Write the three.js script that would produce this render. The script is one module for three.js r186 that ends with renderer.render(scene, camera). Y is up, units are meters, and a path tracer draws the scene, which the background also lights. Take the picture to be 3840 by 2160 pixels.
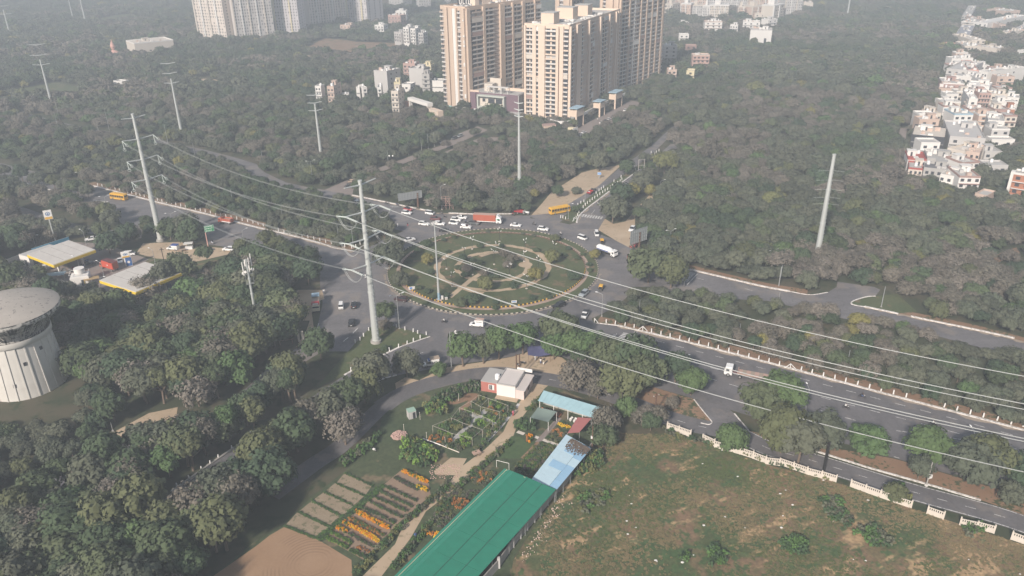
import * as THREE from 'three';
import { mergeGeometries } from 'three/addons/utils/BufferGeometryUtils.js';
import { FontLoader } from 'three/addons/loaders/FontLoader.js';
import { TextGeometry } from 'three/addons/geometries/TextGeometry.js';

// ---------- camera, light, exposure ----------
const scene = new THREE.Scene();
const camera = new THREE.PerspectiveCamera(40.86, 16 / 9, 1, 9000);
camera.position.set(0, 115, 0);
camera.rotation.set(-25.37 * Math.PI / 180, 0, 0.84 * Math.PI / 180 * -1, 'YXZ');
const renderer = new THREE.WebGLRenderer({ antialias: true });
renderer.toneMapping = THREE.LinearToneMapping;
renderer.toneMappingExposure = 1.55;
renderer.shadowMap.enabled = true;
const SUN_AZ = 27.5 * Math.PI / 180, SUN_EL = 31 * Math.PI / 180;
const sunDir = new THREE.Vector3(-Math.sin(SUN_AZ) * Math.cos(SUN_EL), Math.sin(SUN_EL), Math.cos(SUN_AZ) * Math.cos(SUN_EL));
const sun = new THREE.DirectionalLight(new THREE.Color(1, 0.9, 0.8), 4.2);
sun.position.copy(sunDir).multiplyScalar(900).add(new THREE.Vector3(0, 0, -350));
sun.target.position.set(0, 0, -350);
sun.castShadow = true; sun.shadow.radius = 7; sun.shadow.mapSize.set(4096, 4096);
Object.assign(sun.shadow.camera, { left: -700, right: 700, top: 700, bottom: -700, near: 10, far: 2600 });
scene.add(sun, sun.target);
{ // hazy winter sky: pale veil, a little bluer overhead, a broad glow round the sun
  const w = 256, h = 128, d = new Float32Array(w * h * 4), v = new THREE.Vector3();
  for (let j = 0; j < h; j++) for (let i = 0; i < w; i++) {
    const el = ((j + 0.5) / h - 0.5) * Math.PI, az = ((i + 0.5) / w - 0.5) * 2 * Math.PI;
    v.set(Math.cos(el) * Math.cos(az), Math.sin(el), Math.cos(el) * Math.sin(az));
    const t = Math.pow(Math.max(0, Math.sin(el)), 0.6), g = Math.pow(Math.max(0, v.dot(sunDir)), 6) * 0.35;
    const k = (j * w + i) * 4;
    d[k] = 0.235 * (1 - t) + 0.165 * t + g * 0.24; d[k + 1] = 0.245 * (1 - t) + 0.2 * t + g * 0.215; d[k + 2] = 0.265 * (1 - t) + 0.265 * t + g * 0.18; d[k + 3] = 1;
  }
  const t = new THREE.DataTexture(d, w, h, THREE.RGBAFormat, THREE.FloatType);
  t.mapping = THREE.EquirectangularReflectionMapping; t.magFilter = THREE.LinearFilter; t.minFilter = THREE.LinearFilter; t.needsUpdate = true;
  scene.background = t; scene.environment = t;
}
scene.fog = new THREE.FogExp2(new THREE.Color(0.8, 0.9, 1.0), 0.00068);

// ---------- helpers ----------
function rng(seed) { let s = seed >>> 0; return () => { s = (s + 0x6D2B79F5) >>> 0; let t = s; t = Math.imul(t ^ (t >>> 15), t | 1); t ^= t + Math.imul(t ^ (t >>> 7), t | 61); return ((t ^ (t >>> 14)) >>> 0) / 4294967296; }; }
const C = (r, g, b) => new THREE.Color().setRGB(r, g, b);
const hash2 = (x, y, s) => { let n = Math.imul(x | 0, 374761393) + Math.imul(y | 0, 668265263) + Math.imul(s | 0, 974634777); n = Math.imul(n ^ (n >>> 13), 1274126177); return ((n ^ (n >>> 16)) >>> 0) / 4294967296; };
function vnoise(x, y, s = 0, per = 0) {
  const xi = Math.floor(x), yi = Math.floor(y), fx = x - xi, fy = y - yi, u = fx * fx * (3 - 2 * fx), v = fy * fy * (3 - 2 * fy);
  const w = (a) => per ? ((a % per) + per) % per : a;
  const a = hash2(w(xi), w(yi), s), b = hash2(w(xi + 1), w(yi), s), c = hash2(w(xi), w(yi + 1), s), d = hash2(w(xi + 1), w(yi + 1), s);
  return a + (b - a) * u + (c - a) * v + (a - b - c + d) * u * v;
}
function fbm(x, y, s, oct = 4, per = 0) { let t = 0, a = 0.5, n = 0; for (let o = 0; o < oct; o++) { t += a * vnoise(x, y, s + o * 17, per); n += a; a *= 0.55; x *= 2; y *= 2; if (per) per *= 2; } return t / n; }
const mix = (a, b, t) => a + (b - a) * t, sat = (t) => Math.min(1, Math.max(0, t)), step01 = (a, b, t) => { t = sat((t - a) / (b - a)); return t * t * (3 - 2 * t); };
// a colour texture from fn(u, v) -> linear [r, g, b]; tile > 0 covers that many metres
function tex(n, fn, tile = 1, m = n) {
  const d = new Uint8Array(n * m * 4), g = (c) => Math.round(255 * sat(c <= 0.0031308 ? c * 12.92 : 1.055 * Math.pow(c, 1 / 2.4) - 0.055));
  for (let j = 0; j < m; j++) for (let i = 0; i < n; i++) { const c = fn((i + 0.5) / n, (j + 0.5) / m), k = (j * n + i) * 4; d[k] = g(c[0]); d[k + 1] = g(c[1]); d[k + 2] = g(c[2]); d[k + 3] = 255; }
  const t = new THREE.DataTexture(d, n, m, THREE.RGBAFormat);
  t.colorSpace = THREE.SRGBColorSpace; t.wrapS = t.wrapT = THREE.RepeatWrapping; t.magFilter = THREE.LinearFilter; t.minFilter = THREE.LinearMipmapLinearFilter; t.generateMipmaps = true;
  t.repeat.set(1 / tile, 1 / tile); t.needsUpdate = true; return t;
}
const mat = (r, g, b, rough = 0.85, metal = 0, extra = {}) => new THREE.MeshStandardMaterial({ color: C(r, g, b), roughness: rough, metalness: metal, ...extra });
const texMat = (t, rough = 0.95, extra = {}) => new THREE.MeshStandardMaterial({ map: t, roughness: rough, ...extra });

const used = {};
function numbered(name) { const k = used[name] = (used[name] ?? -1) + 1; return k ? name + '_' + String(k).padStart(3, '0') : name; }
const clean = (g) => { const n = g.index ? g.toNonIndexed() : g; for (const k of Object.keys(n.attributes)) if (!['position', 'normal', 'uv'].includes(k)) n.deleteAttribute(k); if (!n.attributes.uv) n.setAttribute('uv', new THREE.BufferAttribute(new Float32Array(n.attributes.position.count * 2), 2)); return n; };
const merge = (gs) => Array.isArray(gs) ? (gs.length === 1 ? gs[0] : mergeGeometries(gs.map(clean))) : gs;
function obj(name, gs, material, parent) {
  const m = new THREE.Mesh(merge(gs), material); m.castShadow = m.receiveShadow = true;
  m.name = parent ? name : numbered(name); (parent || scene).add(m); return m;
}
function tag(o, label, category, group, kind) { o.userData = { label, category }; if (group) o.userData.group = group; if (kind) o.userData.kind = kind; return o; }
function thing(name, label, category, [x, y, z] = [0, 0, 0], turn = 0, group) {
  const o = new THREE.Group(); o.name = numbered(name); o.position.set(x, y, z); o.rotation.y = turn; scene.add(o); return tag(o, label, category, group);
}
function dup(src, label, [x, y, z], turn = 0, group, s) {
  const o = src.clone(); o.name = numbered(src.name.replace(/_\d+$/, '')); o.position.set(x, y, z); o.rotation.y = turn; if (s) o.scale.set(...(Array.isArray(s) ? s : [s, s, s]));
  o.userData = { ...src.userData, label }; if (group) o.userData.group = group; scene.add(o); return o;
}
function struct(name, gs, m) { const o = obj(name, gs, m); o.userData = { kind: 'structure' }; return o; }
function stuff(o) { o.userData.kind = 'stuff'; return o; }
// geometry: box standing on y with its centre at x, z
function box(w, h, d, x = 0, y = 0, z = 0, ry = 0) { const g = new THREE.BoxGeometry(w, h, d); g.translate(0, h / 2, 0); if (ry) g.rotateY(ry); g.translate(x, y, z); return g; }
function cyl(r0, r1, h, x = 0, y = 0, z = 0, seg = 10) { const g = new THREE.CylinderGeometry(r1, r0, h, seg); g.translate(x, y + h / 2, z); return g; }
function bar(a, b, r, seg = 6, r2 = r) { // a round bar between two points
  const A = new THREE.Vector3(...a), B = new THREE.Vector3(...b), L = A.distanceTo(B), g = new THREE.CylinderGeometry(r2, r, L, seg);
  g.translate(0, L / 2, 0); g.applyQuaternion(new THREE.Quaternion().setFromUnitVectors(new THREE.Vector3(0, 1, 0), B.clone().sub(A).divideScalar(L))); g.translate(...a); return g;
}
function beam(a, b, w, h) { // a square bar between two points
  const A = new THREE.Vector3(...a), B = new THREE.Vector3(...b), L = A.distanceTo(B), g = new THREE.BoxGeometry(w, h, L);
  const m = new THREE.Matrix4().lookAt(B, A, new THREE.Vector3(0, 1, 0)); g.applyMatrix4(m); g.translate((a[0] + b[0]) / 2, (a[1] + b[1]) / 2, (a[2] + b[2]) / 2); return g;
}
function extr(pts, h, y = 0) { // a prism of outline pts [[x, z]] from y to y + h
  const s = new THREE.Shape(pts.map(([x, z]) => new THREE.Vector2(x, -z))), g = new THREE.ExtrudeGeometry(s, { depth: h, bevelEnabled: false }); g.rotateX(-Math.PI / 2); g.translate(0, y, 0); return g;
}
function flat(pts, y, uvs = 1) { // a horizontal sheet, uv in metres
  const s = new THREE.Shape(pts.map(([x, z]) => new THREE.Vector2(x, -z))), g = new THREE.ShapeGeometry(s, 8); g.rotateX(-Math.PI / 2); g.translate(0, y, 0);
  const p = g.attributes.position, u = g.attributes.uv; for (let i = 0; i < p.count; i++) u.setXY(i, p.getX(i) * uvs, -p.getZ(i) * uvs); return g;
}
const smooth = (pts, n = 8) => { const c = new THREE.CatmullRomCurve3(pts.map(([x, z]) => new THREE.Vector3(x, 0, z)), false, 'centripetal'); return c.getPoints((pts.length - 1) * n).map((v) => [v.x, v.z]); };
function offset(pts, d) { return pts.map((p, i) => { const a = pts[Math.max(0, i - 1)], b = pts[Math.min(pts.length - 1, i + 1)], L = Math.hypot(b[0] - a[0], b[1] - a[1]) || 1; return [p[0] - (b[1] - a[1]) / L * d, p[1] + (b[0] - a[0]) / L * d]; }); }
const ribbon = (pts, w) => [...offset(pts, w / 2), ...offset(pts, -w / 2).reverse()];
function along(pts, every, start = 0) { // points at even steps: [x, z, heading]
  const out = []; let need = start;
  for (let i = 1; i < pts.length; i++) { const [a, b] = [pts[i - 1], pts[i]], L = Math.hypot(b[0] - a[0], b[1] - a[1]); let t = need; while (t <= L) { out.push([mix(a[0], b[0], t / L), mix(a[1], b[1], t / L), Math.atan2(b[0] - a[0], b[1] - a[1])]); t += every; } need = t - L; }
  return out;
}
const inPoly = (x, z, P) => { let c = false; for (let i = 0, j = P.length - 1; i < P.length; j = i++) { const [a, b] = P[i], [d, e] = P[j]; if ((b > z) !== (e > z) && x < (d - a) * (z - b) / (e - b) + a) c = !c; } return c; };
const turnTo = (a, b) => Math.atan2(b[0] - a[0], b[1] - a[1]); // rotation.y that points +z from a to b
const ORD = ['first', 'second', 'third', 'fourth', 'fifth', 'sixth', 'seventh', 'eighth', 'ninth', 'tenth', '11th', '12th', '13th', '14th', '15th', '16th', '17th', '18th', '19th', '20th'];
const ord = (i) => ORD[i] ?? (i + 1) + (['st', 'nd', 'rd'][((i + 1) % 10) - 1] && (i % 100 < 10 || i % 100 > 12) ? ['st', 'nd', 'rd'][((i + 1) % 10) - 1] : 'th');
let layer = 0;
const blocked = []; // outlines that trees must keep out of
function sheet(name, pts, level, m, block = true) { if (block) blocked.push(pts); return struct(name, flat(pts, 0.03 + level * 0.02 + (layer++) * 0.0004), m); }

// ---------- ground, roads, fields ----------
const two = (a, b, t) => [mix(a[0], b[0], t), mix(a[1], b[1], t), mix(a[2], b[2], t)];
const soilTex = tex(512, (u, v) => { const n = fbm(u * 8, v * 8, 3, 5, 8), m = fbm(u * 32, v * 32, 9, 3, 32); let c = two([0.045, 0.055, 0.026], [0.085, 0.075, 0.045], step01(0.35, 0.7, n)); return two(c, [0.03, 0.045, 0.016], step01(0.5, 0.8, m)); }, 70);
const asphaltTex = tex(1024, (u, v) => { const n = fbm(u * 6, v * 6, 21, 5, 6), f = fbm(u * 128, v * 128, 22, 2, 128), s = fbm(u * 3, v * 40, 23, 3, 40), k = Math.abs(fbm(u * 20, v * 20, 24, 4, 20) - 0.5), d = step01(0.56, 0.72, fbm(u * 9, v * 9, 25, 5, 9)); let b = 0.148 + (n - 0.5) * 0.11 + (f - 0.5) * 0.045 + (s - 0.5) * 0.045; if (k < 0.006) b *= 0.72; return two([b * 1.02, b * 0.97, b], [0.26, 0.22, 0.185], d * 0.45); }, 60);
const newAsphaltTex = tex(512, (u, v) => { const n = fbm(u * 5, v * 5, 31, 5, 5), f = fbm(u * 96, v * 96, 32, 2, 96); const s = fbm(u * 30, v * 3, 33, 3, 30), d = step01(0.6, 0.75, fbm(u * 8, v * 8, 34, 5, 8)), b = 0.125 + (n - 0.5) * 0.06 + (f - 0.5) * 0.035 + (s - 0.5) * 0.03; return two([b * 1.02, b * 0.97, b], [0.24, 0.205, 0.175], d * 0.4); }, 40);
const dirtTex = tex(512, (u, v) => { const n = fbm(u * 6, v * 6, 41, 5, 6), f = fbm(u * 60, v * 60, 42, 3, 60); let c = two([0.38, 0.28, 0.185], [0.5, 0.395, 0.28], n); return two(c, [0.15, 0.14, 0.07], 0.6 * step01(0.6, 0.75, f * 0.5 + fbm(u * 20, v * 20, 44, 3, 20) * 0.5)); }, 30);
const redTex = tex(512, (u, v) => { const n = fbm(u * 6, v * 6, 51, 5, 6), f = fbm(u * 50, v * 50, 52, 3, 50); let c = two([0.21, 0.125, 0.075], [0.3, 0.19, 0.12], n); return two(c, [0.06, 0.075, 0.03], step01(0.52, 0.66, f * 0.5 + n * 0.5)); }, 34);
const lawnTex = tex(512, (u, v) => { const n = fbm(u * 7, v * 7, 61, 5, 7), f = fbm(u * 90, v * 90, 62, 2, 90); let c = two([0.05, 0.078, 0.026], [0.098, 0.105, 0.045], n); c = two(c, [0.17, 0.12, 0.07], 0.75 * step01(0.63, 0.76, fbm(u * 14, v * 14, 63, 4, 14))); return c.map((x) => x * (0.75 + 0.5 * f)); }, 42);
const pavingTex = tex(512, (u, v) => { const n = fbm(u * 8, v * 8, 71, 5, 8), f = fbm(u * 64, v * 64, 72, 2, 64); return two([0.19, 0.155, 0.14], [0.29, 0.24, 0.215], n * 0.7 + f * 0.3); }, 30);
// one whole field without a repeat: mown grass, dry patches, sandy scars drawn out along the tracks
const fieldTex = tex(1024, (u, v) => {
  const X = u * 150, Y = v * 150, n = fbm(X / 14, Y / 14, 81, 5), f = fbm(X * 0.9, Y * 0.9, 82, 4), g = fbm(X * 2.4, Y * 2.4, 83, 2), s = fbm(X * 0.16 + Y * 0.1, (Y - X * 0.5) * 0.5, 84, 5), w = fbm(X / 30, Y / 30, 85, 3);
  let c = two([0.07, 0.09, 0.034], [0.15, 0.118, 0.06], step01(0.42, 0.62, n));
  c = two(c, [0.2, 0.125, 0.075], 0.85 * step01(0.5, 0.72, fbm(X / 6, Y / 6, 86, 4)));
  c = two(c, [0.05, 0.095, 0.032], 0.9 * step01(0.5, 0.66, f));
  c = two(c, [0.40, 0.27, 0.15], 0.9 * step01(0.575 - w * 0.06, 0.69, s * 0.72 + f * 0.28 + (w - 0.5) * 0.22));
  return c.map((x) => x * (0.62 + 0.76 * g));
}, 150);
const M = {
  soil: texMat(soilTex), asphalt: texMat(asphaltTex, 0.82), newAsphalt: texMat(newAsphaltTex, 0.78), dirt: texMat(dirtTex), red: texMat(redTex), lawn: texMat(lawnTex), paving: texMat(pavingTex), field: texMat(fieldTex),
  kerb: texMat(tex(128, (u, v) => { const n = fbm(u * 12, v * 12, 91, 4, 12); return two([0.42, 0.39, 0.36], [0.72, 0.69, 0.66], step01(0.3, 0.6, n)); }, 6), 0.85),
  white: mat(0.72, 0.71, 0.69, 0.7), paint: texMat(tex(128, (u, v) => { const n = fbm(u * 16, v * 16, 93, 4, 16); return two([0.2, 0.19, 0.19], [0.62, 0.61, 0.6], step01(0.28, 0.52, n)); }, 4), 0.8),
  black: mat(0.02, 0.02, 0.02, 0.7), concrete: texMat(tex(256, (u, v) => { const n = fbm(u * 8, v * 8, 95, 5, 8), s = fbm(u * 30, v * 4, 96, 3, 30); return two([0.27, 0.255, 0.235], [0.42, 0.4, 0.37], n * 0.6 + s * 0.4); }, 8), 0.9),
  steel: mat(0.42, 0.44, 0.44, 0.5, 0.5), galv: texMat(tex(128, (u, v) => { const n = fbm(u * 3, v * 20, 97, 4, 20); return two([0.5, 0.525, 0.51], [0.62, 0.645, 0.63], n); }, 8), 0.5, { metalness: 0.35 }), darkSteel: mat(0.04, 0.038, 0.036, 0.5, 0.4), rust: mat(0.13, 0.07, 0.045, 0.9),
};
{ // the ground, one sheet out to the horizon
  const g = new THREE.PlaneGeometry(9000, 7000, 90, 70); g.rotateX(-Math.PI / 2); g.translate(0, 0, -3000);
  const p = g.attributes.position, u = g.attributes.uv; for (let i = 0; i < p.count; i++) u.setXY(i, p.getX(i), -p.getZ(i));
  struct('ground', g, M.soil);
}
const RB = [-6.9, -261], RR = 38.6; // the roundabout
const ring = (r, n = 96, a0 = 0, a1 = Math.PI * 2) => Array.from({ length: n + 1 }, (_, i) => [RB[0] + r * Math.cos(a0 + (a1 - a0) * i / n), RB[1] + r * Math.sin(a0 + (a1 - a0) * i / n)]);
const annulus = (r0, r1, a0 = 0, a1 = Math.PI * 2, n = 120) => [...ring(r1, n, a0, a1), ...ring(r0, n, a0, a1).reverse()];
function annSheet(name, r0, r1, y, m) { const g = new THREE.RingGeometry(r0, r1, 128, 2); g.rotateX(-Math.PI / 2); g.translate(RB[0], y, RB[1]); const p = g.attributes.position, u = g.attributes.uv; for (let i = 0; i < p.count; i++) u.setXY(i, p.getX(i), -p.getZ(i)); return struct(name, g, m); }
// roads (level 1), each outline traced along its kerbs
const westTop = [[-314.4,-433.2], [-204.5,-366.2], [-162.1,-339.9], [-133.1,-322.4], [-107.4,-305.9], [-92.7,-297.4], [-76.0,-286.6], [-61.0,-277.6]];
sheet('road', [...westTop, [-50.1,-285.6], [-39.0,-258.2], [-36.5,-221.3], [-42.0,-215.3], [-44.8,-215.1], [-47.5,-205.6], [-48.6,-200.0], [-59.3,-200.3], [-61.9,-218.0], [-63.7,-233.0], [-66.6,-243.2], [-69.7,-255.7], [-77.5,-267.8], [-84.6,-278.2], [-96.3,-279.7], [-111.8,-283.9], [-121.7,-287.4], [-126.8,-299.5], [-157.8,-312.5], [-151.1,-295.0], [-161.1,-295.3], [-166.7,-302.3], [-164.9,-310.4], [-180.0,-327.2], [-251.9,-367.8], [-284.0,-385.8]], 1, M.asphalt);
sheet('road', ring(53), 0.5, M.asphalt);
sheet('road', [[-346.6,-545.5], [-289.8,-502.9], [-257.6,-483.0], [-205.6,-452.8], [-172.0,-430.9], [-152.5,-415.9], [-135.4,-401.5], [-126.9,-386.3], [-110.9,-367.9], [-96.0,-358.5], [-89.0,-355.2], [-74.1,-346.3], [-42.2,-326.2], [-33.3,-320.4], [-16.7,-318.0], [8.2,-315.1], [8.6,-298.6], [-27.1,-295.5], [-41.0,-296.1], [-48.2,-300.9], [-50.6,-312.9], [-70.3,-332.8], [-93.9,-349.4], [-113.5,-359.4], [-127.5,-374.4], [-148.4,-403.2], [-168.1,-419.7], [-200.2,-439.5], [-250.8,-468.6], [-282.4,-488.6], [-336.2,-527.3]], 1, M.asphalt);
sheet('road', [[-89.0,-355.0], [-81.6,-368.9], [-69.8,-387.8], [-56.8,-408.5], [-37.3,-436.3], [-30.1,-461.4], [-19.9,-478.3], [-13.5,-467.8], [-32.3,-433.8], [-53.0,-402.9], [-76.6,-368.2], [-74.2,-346.2]], 1.4, M.paving);
sheet('road', [[-65.8,-371.7], [-54.6,-390.1], [-40.9,-411.0], [-26.0,-437.2], [-14.9,-452.2], [1.3,-447.8], [-17.2,-431.3], [-40.3,-404.1], [-53.1,-385.6], [-63.5,-369.2]], 1.4, M.paving);
sheet('road', [[7.3,-315.1], [16.9,-317.5], [27.0,-331.2], [42.1,-355.1], [57.3,-386.7], [67.6,-404.2], [79.3,-425.9], [108.9,-489.1], [112.1,-486.2], [79.6,-415.0], [64.3,-385.4], [43.0,-350.8], [26.3,-321.9], [22.4,-309.8], [17.7,-301.7]], 1, M.asphalt);
sheet('road', [[21.0,-301.5], [27.5,-305.7], [29.6,-314.2], [41.6,-337.5], [54.2,-360.0], [66.0,-380.1], [91.1,-429.5], [96.7,-429.2], [70.4,-373.4], [49.5,-329.1], [40.0,-310.3], [35.9,-297.3], [32.8,-286.6]], 1, M.asphalt);
sheet('road', ribbon(smooth([[113.0,-496.9], [179.2,-637.2], [233.6,-680.2], [268.5,-740.1], [300.4,-804.6], [345.7,-883.7], [447.1,-1085.8]]), 9), 1, M.asphalt, false);
sheet('road', [[33.4,-293.1], [40.0,-287.4], [49.1,-271.7], [58.5,-259.9], [88.0,-239.6], [94.4,-236.4], [100.2,-233.6], [106.8,-235.2], [111.5,-239.5], [113.5,-243.8], [124.3,-239.0], [125.3,-236.7], [121.5,-231.8], [118.7,-231.5], [112.4,-228.1], [111.3,-226.4], [114.7,-224.2], [123.2,-218.8], [141.6,-207.7], [151.8,-199.7], [166.1,-190.5], [156.6,-176.6], [145.9,-189.8], [123.9,-207.7], [104.7,-216.2], [84.9,-229.6], [58.5,-233.5], [48.1,-241.6], [34.4,-242.1], [28.1,-247.2]], 1, M.asphalt);
const seTop = [[25.6,-216.2], [32.9,-213.8], [53.4,-202.0], [72.8,-190.1], [99.3,-173.0], [125.6,-156.3], [139.4,-146.9]];
sheet('road', [...seTop, [123.3,-124.0], [111.3,-132.6], [89.1,-146.3], [64.1,-161.6], [47.5,-172.5], [24.8,-186.2], [14.2,-195.3], [5.6,-199.6], [-0.3,-195.7], [-8.3,-193.4], [-16.8,-191.6], [-26.2,-188.4], [-33.2,-186.0], [-38.5,-182.6], [-44.9,-174.0], [-59.0,-152.0], [-62.3,-144.1], [-67.1,-132.7], [-75.4,-128.5], [-79.3,-133.9], [-77.1,-137.7], [-64.5,-159.4], [-47.6,-186.6], [-41.5,-194.1], [-34.1,-202.0], [-25.4,-208.5], [-30.4,-211.8], [-38.0,-215.8], [-35.4,-228.4], [-18.8,-225.0], [-0.1,-222.6], [13.0,-226.8], [23.7,-237.7]], 1.2, M.newAsphalt);
sheet('road', [[47.7,-172.0], [48.6,-167.7], [50.0,-161.8], [49.1,-160.6], [46.0,-162.0], [45.5,-159.7], [56.3,-155.7], [59.5,-154.0], [58.4,-157.7], [56.5,-165.4], [55.3,-168.6]], 1.3, M.asphalt);
const lane = smooth([[-34.6,-170.7], [-31.3,-175.4], [-25.9,-179.9], [-13.6,-185.5], [-4.7,-186.9], [-0.4,-186.0], [11.2,-182.4], [21.2,-177.6], [30.9,-170.7], [38.2,-164.6], [45.6,-160.3], [54.2,-157.0], [60.8,-150.7], [68.8,-146.2], [86.8,-134.9], [106.0,-123.8], [115.6,-113.0]]);
sheet('lane', ribbon(lane, 6.3), 1.6, M.newAsphalt);
sheet('lane', ribbon(smooth([[-31.3,-175.1], [-34.6,-170.7], [-42.7,-153.3], [-47.0,-147.6], [-50.4,-142.4], [-54.4,-136.3]]), 5.2), 1.7, M.newAsphalt);
sheet('road', ribbon(smooth([[-54.8,-210.0], [-64.7,-194.7], [-75.1,-167.0], [-90.9,-157.3], [-105.4,-141.9], [-112.8,-129.3]]), 8), 1.5, M.asphalt);
sheet('lane', ribbon(smooth([[-249.6,-348.1], [-221.7,-331.9], [-205.1,-320.4], [-182.6,-307.5], [-164.6,-300.5]]), 6), 1.5, M.asphalt);
// dirt, verges, lawns (level 0)
sheet('dirt_patch', [[-146.3,-279.1], [-148.0,-289.4], [-131.6,-290.4], [-127.4,-283.4], [-117.8,-284.1], [-107.2,-281.6], [-109.5,-276.7], [-118.7,-270.3], [-125.6,-268.6], [-136.8,-273.8]], 0.6, M.dirt);
sheet('dirt_patch', [[8.6,-315.0], [14.0,-330.7], [19.3,-347.4], [27.9,-362.3], [35.9,-376.8], [41.4,-381.3], [58.3,-390.6], [42.0,-354.6], [26.9,-330.6], [16.8,-317.0]], 0.6, M.dirt);
sheet('dirt_patch', [[35.7,-296.9], [40.0,-310.0], [42.8,-303.6], [48.2,-306.3], [53.7,-318.4], [61.0,-334.1], [80.2,-372.9], [86.4,-381.1], [63.3,-331.2], [53.8,-315.9], [50.1,-292.4], [50.9,-283.8], [48.2,-273.7], [45.2,-276.3], [40.1,-287.9]], 0.6, M.dirt);
sheet('dirt_patch', [[-65.3,-202.9], [-62.5,-207.7], [-62.7,-215.4], [-65.7,-225.8], [-65.0,-234.6], [-63.7,-236.0], [-66.2,-243.2], [-74.6,-243.5], [-74.6,-236.4], [-70.2,-229.5], [-67.3,-220.2], [-65.1,-220.2], [-64.5,-212.2]], 1.1, M.dirt);
sheet('dirt_patch', [[-19.5,-190.1], [-8.2,-193.0], [-0.3,-195.5], [5.6,-198.9], [14.2,-194.7], [17.2,-189.6], [13.6,-186.0], [11.3,-184.0], [-0.3,-187.2], [-5.3,-187.8], [-13.7,-186.6], [-18.1,-185.3], [-26.0,-181.1], [-31.4,-176.1], [-32.7,-182.1], [-30.3,-185.1], [-26.2,-183.4]], 0.6, M.dirt);
sheet('verge', ribbon(smooth([[-209.5,-371.3], [-163.8,-344.2], [-108.8,-310.4], [-93.8,-301.6], [-76.8,-290.4], [-61.8,-280.4]]), 5), 0.4, M.red, false);
sheet('verge', ribbon(smooth([[59.6,-261.8], [88.5,-241.4], [100.3,-235.9]]), 4), 0.45, M.red, false);
sheet('verge', ribbon(smooth([[27.0,-217.3], [42.8,-210.2], [73.3,-191.6], [99.9,-174.3], [126.4,-157.7], [141.5,-149.9]]), 6), 0.4, M.red, false);
sheet('verge', [[38.0,-178.2], [47.5,-172.3], [49.9,-161.8], [49.0,-160.7], [38.4,-165.8], [31.1,-171.6], [33.1,-176.3]], 0.7, M.red);
sheet('verge', [[68.8,-153.0], [89.0,-146.0], [113.0,-131.1], [109.4,-125.3], [101.3,-131.3], [71.5,-149.3], [60.2,-154.8], [56.4,-158.6]], 0.7, M.red, false);
sheet('verge', ribbon(smooth([[122.3,-221.1], [142.3,-209.1], [154.9,-198.8]]), 4), 0.45, M.red, false);
sheet('traffic_island', [[-42.0,-215.3], [-37.9,-215.8], [-25.5,-208.6], [-34.1,-202.2], [-41.5,-194.3], [-47.6,-186.8], [-54.2,-180.1], [-50.3,-194.9], [-47.6,-205.5], [-44.8,-215.0]], 2.2, M.lawn);
sheet('traffic_island', [[20.7,-310.1], [27.2,-305.7], [28.9,-312.6], [40.9,-335.9], [53.9,-360.0], [65.9,-379.7], [64.4,-384.5], [43.0,-350.5], [26.3,-321.7], [23.9,-315.6]], 2.2, M.lawn);
sheet('traffic_island', [[111.3,-226.4], [112.3,-228.0], [118.6,-231.2], [129.5,-233.4], [129.9,-220.2], [123.4,-219.2], [114.8,-224.5]], 2.2, M.lawn);
const forecourt = [[-192.1,-270.6], [-189.7,-277.7], [-179.0,-292.3], [-165.9,-290.1], [-157.8,-285.6], [-138.7,-272.9], [-141.5,-263.7], [-135.6,-247.9], [-134.5,-238.4], [-142.6,-244.2], [-149.2,-247.6], [-156.8,-250.3], [-164.0,-253.0]];
sheet('forecourt', forecourt, 0.8, M.paving);
sheet('grass_patch', [[-146.5,-276.1], [-136.7,-273.6], [-118.5,-269.7], [-108.3,-276.5], [-112.6,-265.8], [-120.2,-259.3], [-137.1,-269.0]], 0.55, M.lawn);
sheet('yard', [[-113.6,-266.3], [-104.7,-273.6], [-96.1,-275.2], [-92.0,-267.4], [-95.1,-263.8], [-98.4,-263.0], [-105.0,-262.8]], 0.8, M.paving);
sheet('dirt_patch', [[-100.8,-161.2], [-95.4,-169.3], [-88.9,-171.9], [-87.1,-166.0], [-86.0,-160.0], [-87.6,-153.6], [-94.8,-156.2]], 0.5, M.dirt);
const field = [[30.7,-157.0], [39.8,-157.2], [58.9,-144.5], [70.7,-138.9], [85.9,-128.5], [102.4,-118.0], [120.3,-108.9], [102.4,-84.9], [-4.1,-86.6], [-0.5,-116.0], [0.0,-116.8], [9.1,-136.3], [18.5,-150.7], [24.2,-158.2]];
sheet('meadow', field, 0.3, M.field);
const nursery = [[-33.9,-171.0], [-29.4,-173.4], [-25.6,-176.9], [-18.8,-180.4], [-9.9,-183.0], [0.2,-181.2], [6.7,-179.7], [8.6,-181.0], [25.8,-167.6], [18.6,-151.5], [9.1,-136.6], [-0.4,-116.5], [-0.8,-110.5], [-30.3,-97.6], [-58.9,-98.1], [-59.2,-113.0], [-54.0,-122.0], [-49.2,-127.1], [-45.5,-135.1], [-39.4,-144.6], [-35.3,-152.4], [-33.9,-158.8]];
sheet('nursery_ground', nursery, 0.25, texMat(tex(512, (u, v) => { const n = fbm(u * 7, v * 7, 131, 5, 7), f = fbm(u * 80, v * 80, 132, 2, 80); let c = two([0.036, 0.062, 0.026], [0.075, 0.088, 0.042], n); c = two(c, [0.2, 0.145, 0.09], 0.7 * step01(0.6, 0.72, fbm(u * 12, v * 12, 133, 4, 12))); return c.map((x) => x * (0.7 + 0.6 * f)); }, 50)));
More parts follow.
